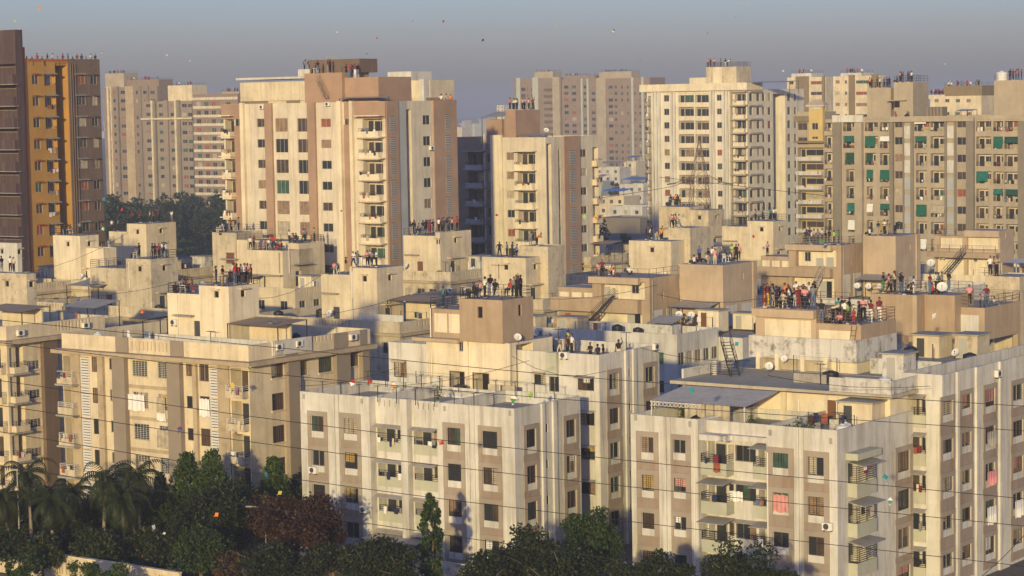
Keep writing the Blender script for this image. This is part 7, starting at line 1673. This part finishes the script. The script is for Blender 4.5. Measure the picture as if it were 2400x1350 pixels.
for e in (('purple kite in front of the left cream block', 421, 1006, 190, 'b', 'm', .4, 1.0), ('yellow kite caught above the red tree', 656, 1155, 178, 'y', 'l', 1.0, .8), ('orange kite caught in the dark tree', 508, 1206, 172, 'o', 'o', .9, .8), ('white torn kite hanging by the palms', 360, 1236, 176, 'w', 'w', .7, .9), ('cyan kite over the tin shed', 1621, 914, 160, 't', 't', .5, 1.0), ('teal kite beside the corner balcony', 2075, 1118, 157, 't', 't', 0, 1.0),
          ('pale teal kite below the corner balcony kite', 2086, 1173, 157, 't', 'w', .1, .9), ('teal kite by the iron stair', 1727, 806, 178, 't', 't', .9, .8), ('green and white kite on the central terrace line', 1204, 935, 178, 'g', 'w', .1, 1.3), ('lime kite on the central terrace line', 1243, 925, 182, 'l', 'l', 0, 1.2), ('orange kite against the central white facade', 1034, 1037, 170, 'o', 'r', 2.2, 1.0), ('pink kite on the left cream block terrace', 270, 768, 225, 'p', 'p', .6, .8), ('orange kite on the bamboo shed', 334, 731, 215, 'o', 'r', 1.2, .8),
          ('cyan kite at the bottom edge between the white blocks', 1465, 1320, 165, 't', 'w', .2, .8), ('blue kite beside the low balcony of the left block', 624, 1113, 190, 'b', 't', .1, .9), ('lime kite on the cream cabin wall', 1370, 508, 340, 'l', 'l', 0, 1.3), ('orange kite beside the lime kite on the cabin wall', 1397, 508, 345, 'o', 'y', 0, 1.6), ('red kite before the railed cream cabin', 1766, 554, 330, 'r', 'r', .1, 1.0), ('blue and green kite before the brown tower', 243, 467, 295, 'b', 'g', .8, 1.2), ('red kite before the tree belt', 286, 491, 300, 'r', 'r', .5, .8),
          ('white and green kite before the brown tower foot', 243, 536, 300, 'w', 'g', 1.4, 1.2), ('white torn kite beside the cream panelled cabin', 2189, 740, 190, 'w', 'w', .5, 1.0), ('green kite caught on the cream pipe railing', 1926, 565, 280, 'g', 'g', 1.5, 1.2), ('white and red kite on the central terrace left', 826, 897, 184, 'w', 'r', .3, 1.1), ('red kite on the central terrace line left', 868, 893, 184, 'r', 'm', .6, .9), ('orange kite on the central terrace line left', 922, 902, 184, 'o', 'w', .4, .9), ('red kite flying before the beige tower', 800, 494, 300, 'r', 'r', 1.4, .6), ('red kite before the cream centre tower', 1164, 504, 300, 'r', 'm', 1.5, .8),
          ('yellow kite before the cream block corner balcony', 545, 902, 198, 'y', 'y', .2, 1.0), ('green kite under the left cream cornice', 585, 862, 196, 'g', 'l', .8, .7), ('white kite near the palms below the torn one', 385, 1250, 176, 'w', 'w', 1.4, .5)): kite(*e, group='stray kites among the roofs')

# ================================================================== small things on the terraces
def pot_plant(b, x, y, z, label, pot='terracotta', h=.7, seed=1):
    rng = np.random.default_rng(seed); w = b.wor((x, y, z)); o = link('potted_plant', None, None, w); tag(o, label, 'potted plant'); m = MB()
    m.loft([[(r*math.cos(k*.52), r*math.sin(k*.52), zz) for k in range(12)] for (r, zz) in ((.12, 0), (.18, .28), (.2, .28), (.2, .33))]); link('pot', m.mesh('pot', [pot]), o)
    n = 90; pts = rng.normal(size=(n, 3))*np.array([.16, .16, h*.28])+np.array([0, 0, .35+h*.5]); link('foliage', leaf_mesh('foliage', pts, None, .2, 'leaf_bright', rng, .5), o)
    m = MB()
    for i in range(3): m.bar((0, 0, .3), (rng.normal()*.1, rng.normal()*.1, .35+h*.6), .02)
    link('stem', m.mesh('stem', ['bark']), o)
for i, (px, lb_, pt, h) in enumerate(((1872, 'leafy potted plant on the right white terrace edge', 'tank_black', .9), (1900, 'tall plant in a lime green pot on the terrace edge', 'cloth_l', 1.1), (1850, 'brown clay pot plant left of the leafy one', 'terracotta', .3), (1886, 'small clay pot between two leafy plants', 'terracotta', .35), (1760, 'flower pot under the tin shed corner', 'terracotta', .7), (1600, 'plant by the wooden cabinet under the tin shed', 'terracotta', .9))):
    x = C.F(px, 1000, .6 if px > 1800 else 3.4)[0]; pot_plant(C, x, .6 if px > 1800 else 3.4, 13.2 if px < 1800 else 13.55, lb_, pt, h, i)
for i, (px, lb_, h) in enumerate(((1027, 'tall potted shrub by the black doorway', 1.3), (1166, 'clay pot on the central terrace edge', .4), (1181, 'second clay pot on the central terrace edge', .4))): x = B.F(px, 935, 5)[0]; pot_plant(B, x, 5 if i == 0 else 1.2, 13.0, lb_, 'bluegrey' if i == 0 else 'terracotta', h, 20+i)
def cloth(label, b, k, side, rect, mat, d=-.14, name='hanging_cloth', wav=.05):
    x0, y0, x1, y1 = rect; xc, yc = (x0+x1)/2, (y0+y1)/2; a0, a1 = b.apx(k, side, x0, yc)[0], b.apx(k, side, x1, yc)[0]; zt, zb = b.apx(k, side, xc, y0)[1], b.apx(k, side, xc, y1)[1]
    m = MB(); n = 12; P = []
    for i in range(n+1):
        a = a0+(a1-a0)*i/n; P.append([b.wor(b.P(k, side, a, zt-.03*math.sin(i*1.3), d)), b.wor(b.P(k, side, a, (zt+zb)/2, d-wav*math.sin(i*1.9))), b.wor(b.P(k, side, a, zb+.06*math.sin(i*.8), d-wav*1.6*math.sin(i*1.9+.3)))])
    org = P[n//2][2]
    for i in range(n):
        for j in range(2): m.quad(*[p-org for p in (P[i][j], P[i+1][j], P[i+1][j+1], P[i][j+1])])
    o = link(name, m.mesh(name, [mat], True), None, org); tag(o, label, 'cloth', 'cloths hung out on the facades'); return o
cloth('white sheet hung over the big window, left cream block', A, ak, 'F', (304, 924, 342, 962), 'curtain_white', -.22); cloth('cream curtain blowing from the window right of the sheet', A, ak, 'F', (371, 930, 390, 966), 'curtain_cream', -.22); cloth('small white towel below the cream curtain', A, ak, 'F', (371, 968, 391, 986), 'curtain_white', -.2); cloth('white cloth over a grille beside the right louvre', A, ak, 'F', (470, 934, 494, 976), 'curtain_white', -.2)
cloth('pale sheet over the third row window, left cream block', A, ak, 'F', (372, 1008, 406, 1050), 'curtain_cream', -.2); cloth('cream cloth in the low window, left cream block', A, ak, 'F', (330, 1082, 352, 1110), 'curtain_cream', -.2)
cloth('pink striped curtain over a window of the right block', C, cr, 'F', (1814, 1159, 1849, 1200), 'curtain_pink', -.16); cloth('violet cloth over a window on the right edge block', C, dk, 'R', (2309, 1103, 2332, 1136), 'cloth_p', -.2); cloth('white cloth over the window below the violet cloth', C, dk, 'R', (2309, 1186, 2331, 1228), 'curtain_white', -.2); cloth('grey sheet over the window above the violet cloth', C, dk, 'R', (2309, 1010, 2331, 1044), 'aluminium', -.2); cloth('white cloth over a right edge window', C, dk, 'R', (2374, 1171, 2395, 1211), 'curtain_white', -.2)
cloth('white cloth on the recessed window rail, right block', C, cm, 'F', (1714, 1150, 1745, 1174), 'curtain_white', -.3); cloth('patterned red and gold mat over a balcony rail', C, cm, 'F', (1692, 1080, 1707, 1102), 'curtain_rust', -1.25)
cloth('red blanket over a low terrace wall', C, ph, 'F', (1962, 957, 1981, 985), 'cloth_m', -4.5); cloth('green mesh net hanging inside the white house wall', HOUSES['M5'], HOUSES['M5'].house[0], 'R', (1366, 490, 1380, 515), 'cloth_l', -.1)
m = MB(); m.box(-.55, .55, -.3, .3, 0, 1.1); o = link('cistern_block', m.mesh('cistern_block', ['white_old']), None, C.wor((C.F(1962, 985, 4.5)[0], 4.6, 13.2)), GRID); tag(o, 'mouldy white masonry block under the red blanket', 'block')
m = MB(); m.box(-.6, .6, -.3, .3, 0, 1.5); m.box(-.65, .65, -.35, .35, 1.501, 1.56); o = link('cabinet', m.mesh('cabinet', ['door_wood']), None, C.wor((C.F(1618, 955, 5)[0], 5, 13.22)), GRID); tag(o, 'brown wooden cabinet under the tin shed', 'cabinet')
m = MB(); m.loft([[(x, y, z) for (x, y) in ((-.3, -.08), (.3, -.08), (.3, .08), (-.3, .08))] for z in (0, 1.7)]); o = link('rolled_carpet', m.mesh('rolled_carpet', ['cloth_r']), None, T1.wor((T1.k.x0-1.2, T1.k.y0-3.2, 13.3)), GRID); tag(o, 'red rolled carpet leaning upright by the iron stair', 'carpet')
# kites and rags lying on the bamboo shed
for i in range(8):
    x = prng.uniform(acx.x1+.6, acx.x1+6); y = prng.uniform(acx.y0-.3, acx.y1-1); f = (y-(acx.y0-.6))/(acx.y1-.5-acx.y0+.6); o = bpy.data.objects.new('kite', KM); COL.objects.link(o); o.location = A.wor((x, y, 18.66+.3*f)); o.rotation_euler = (R_(90), 0, prng.uniform(0, 6))
    c1 = 'orgbpytw'[i]
    for j in range(2): o.material_slots[j].link = 'OBJECT'; o.material_slots[j].material = MATS['cloth_'+c1]
    tag(o, f'{CLOTH[c1][0]} kite lying on the bamboo shed roof', 'kite', 'kites lying on the bamboo shed')
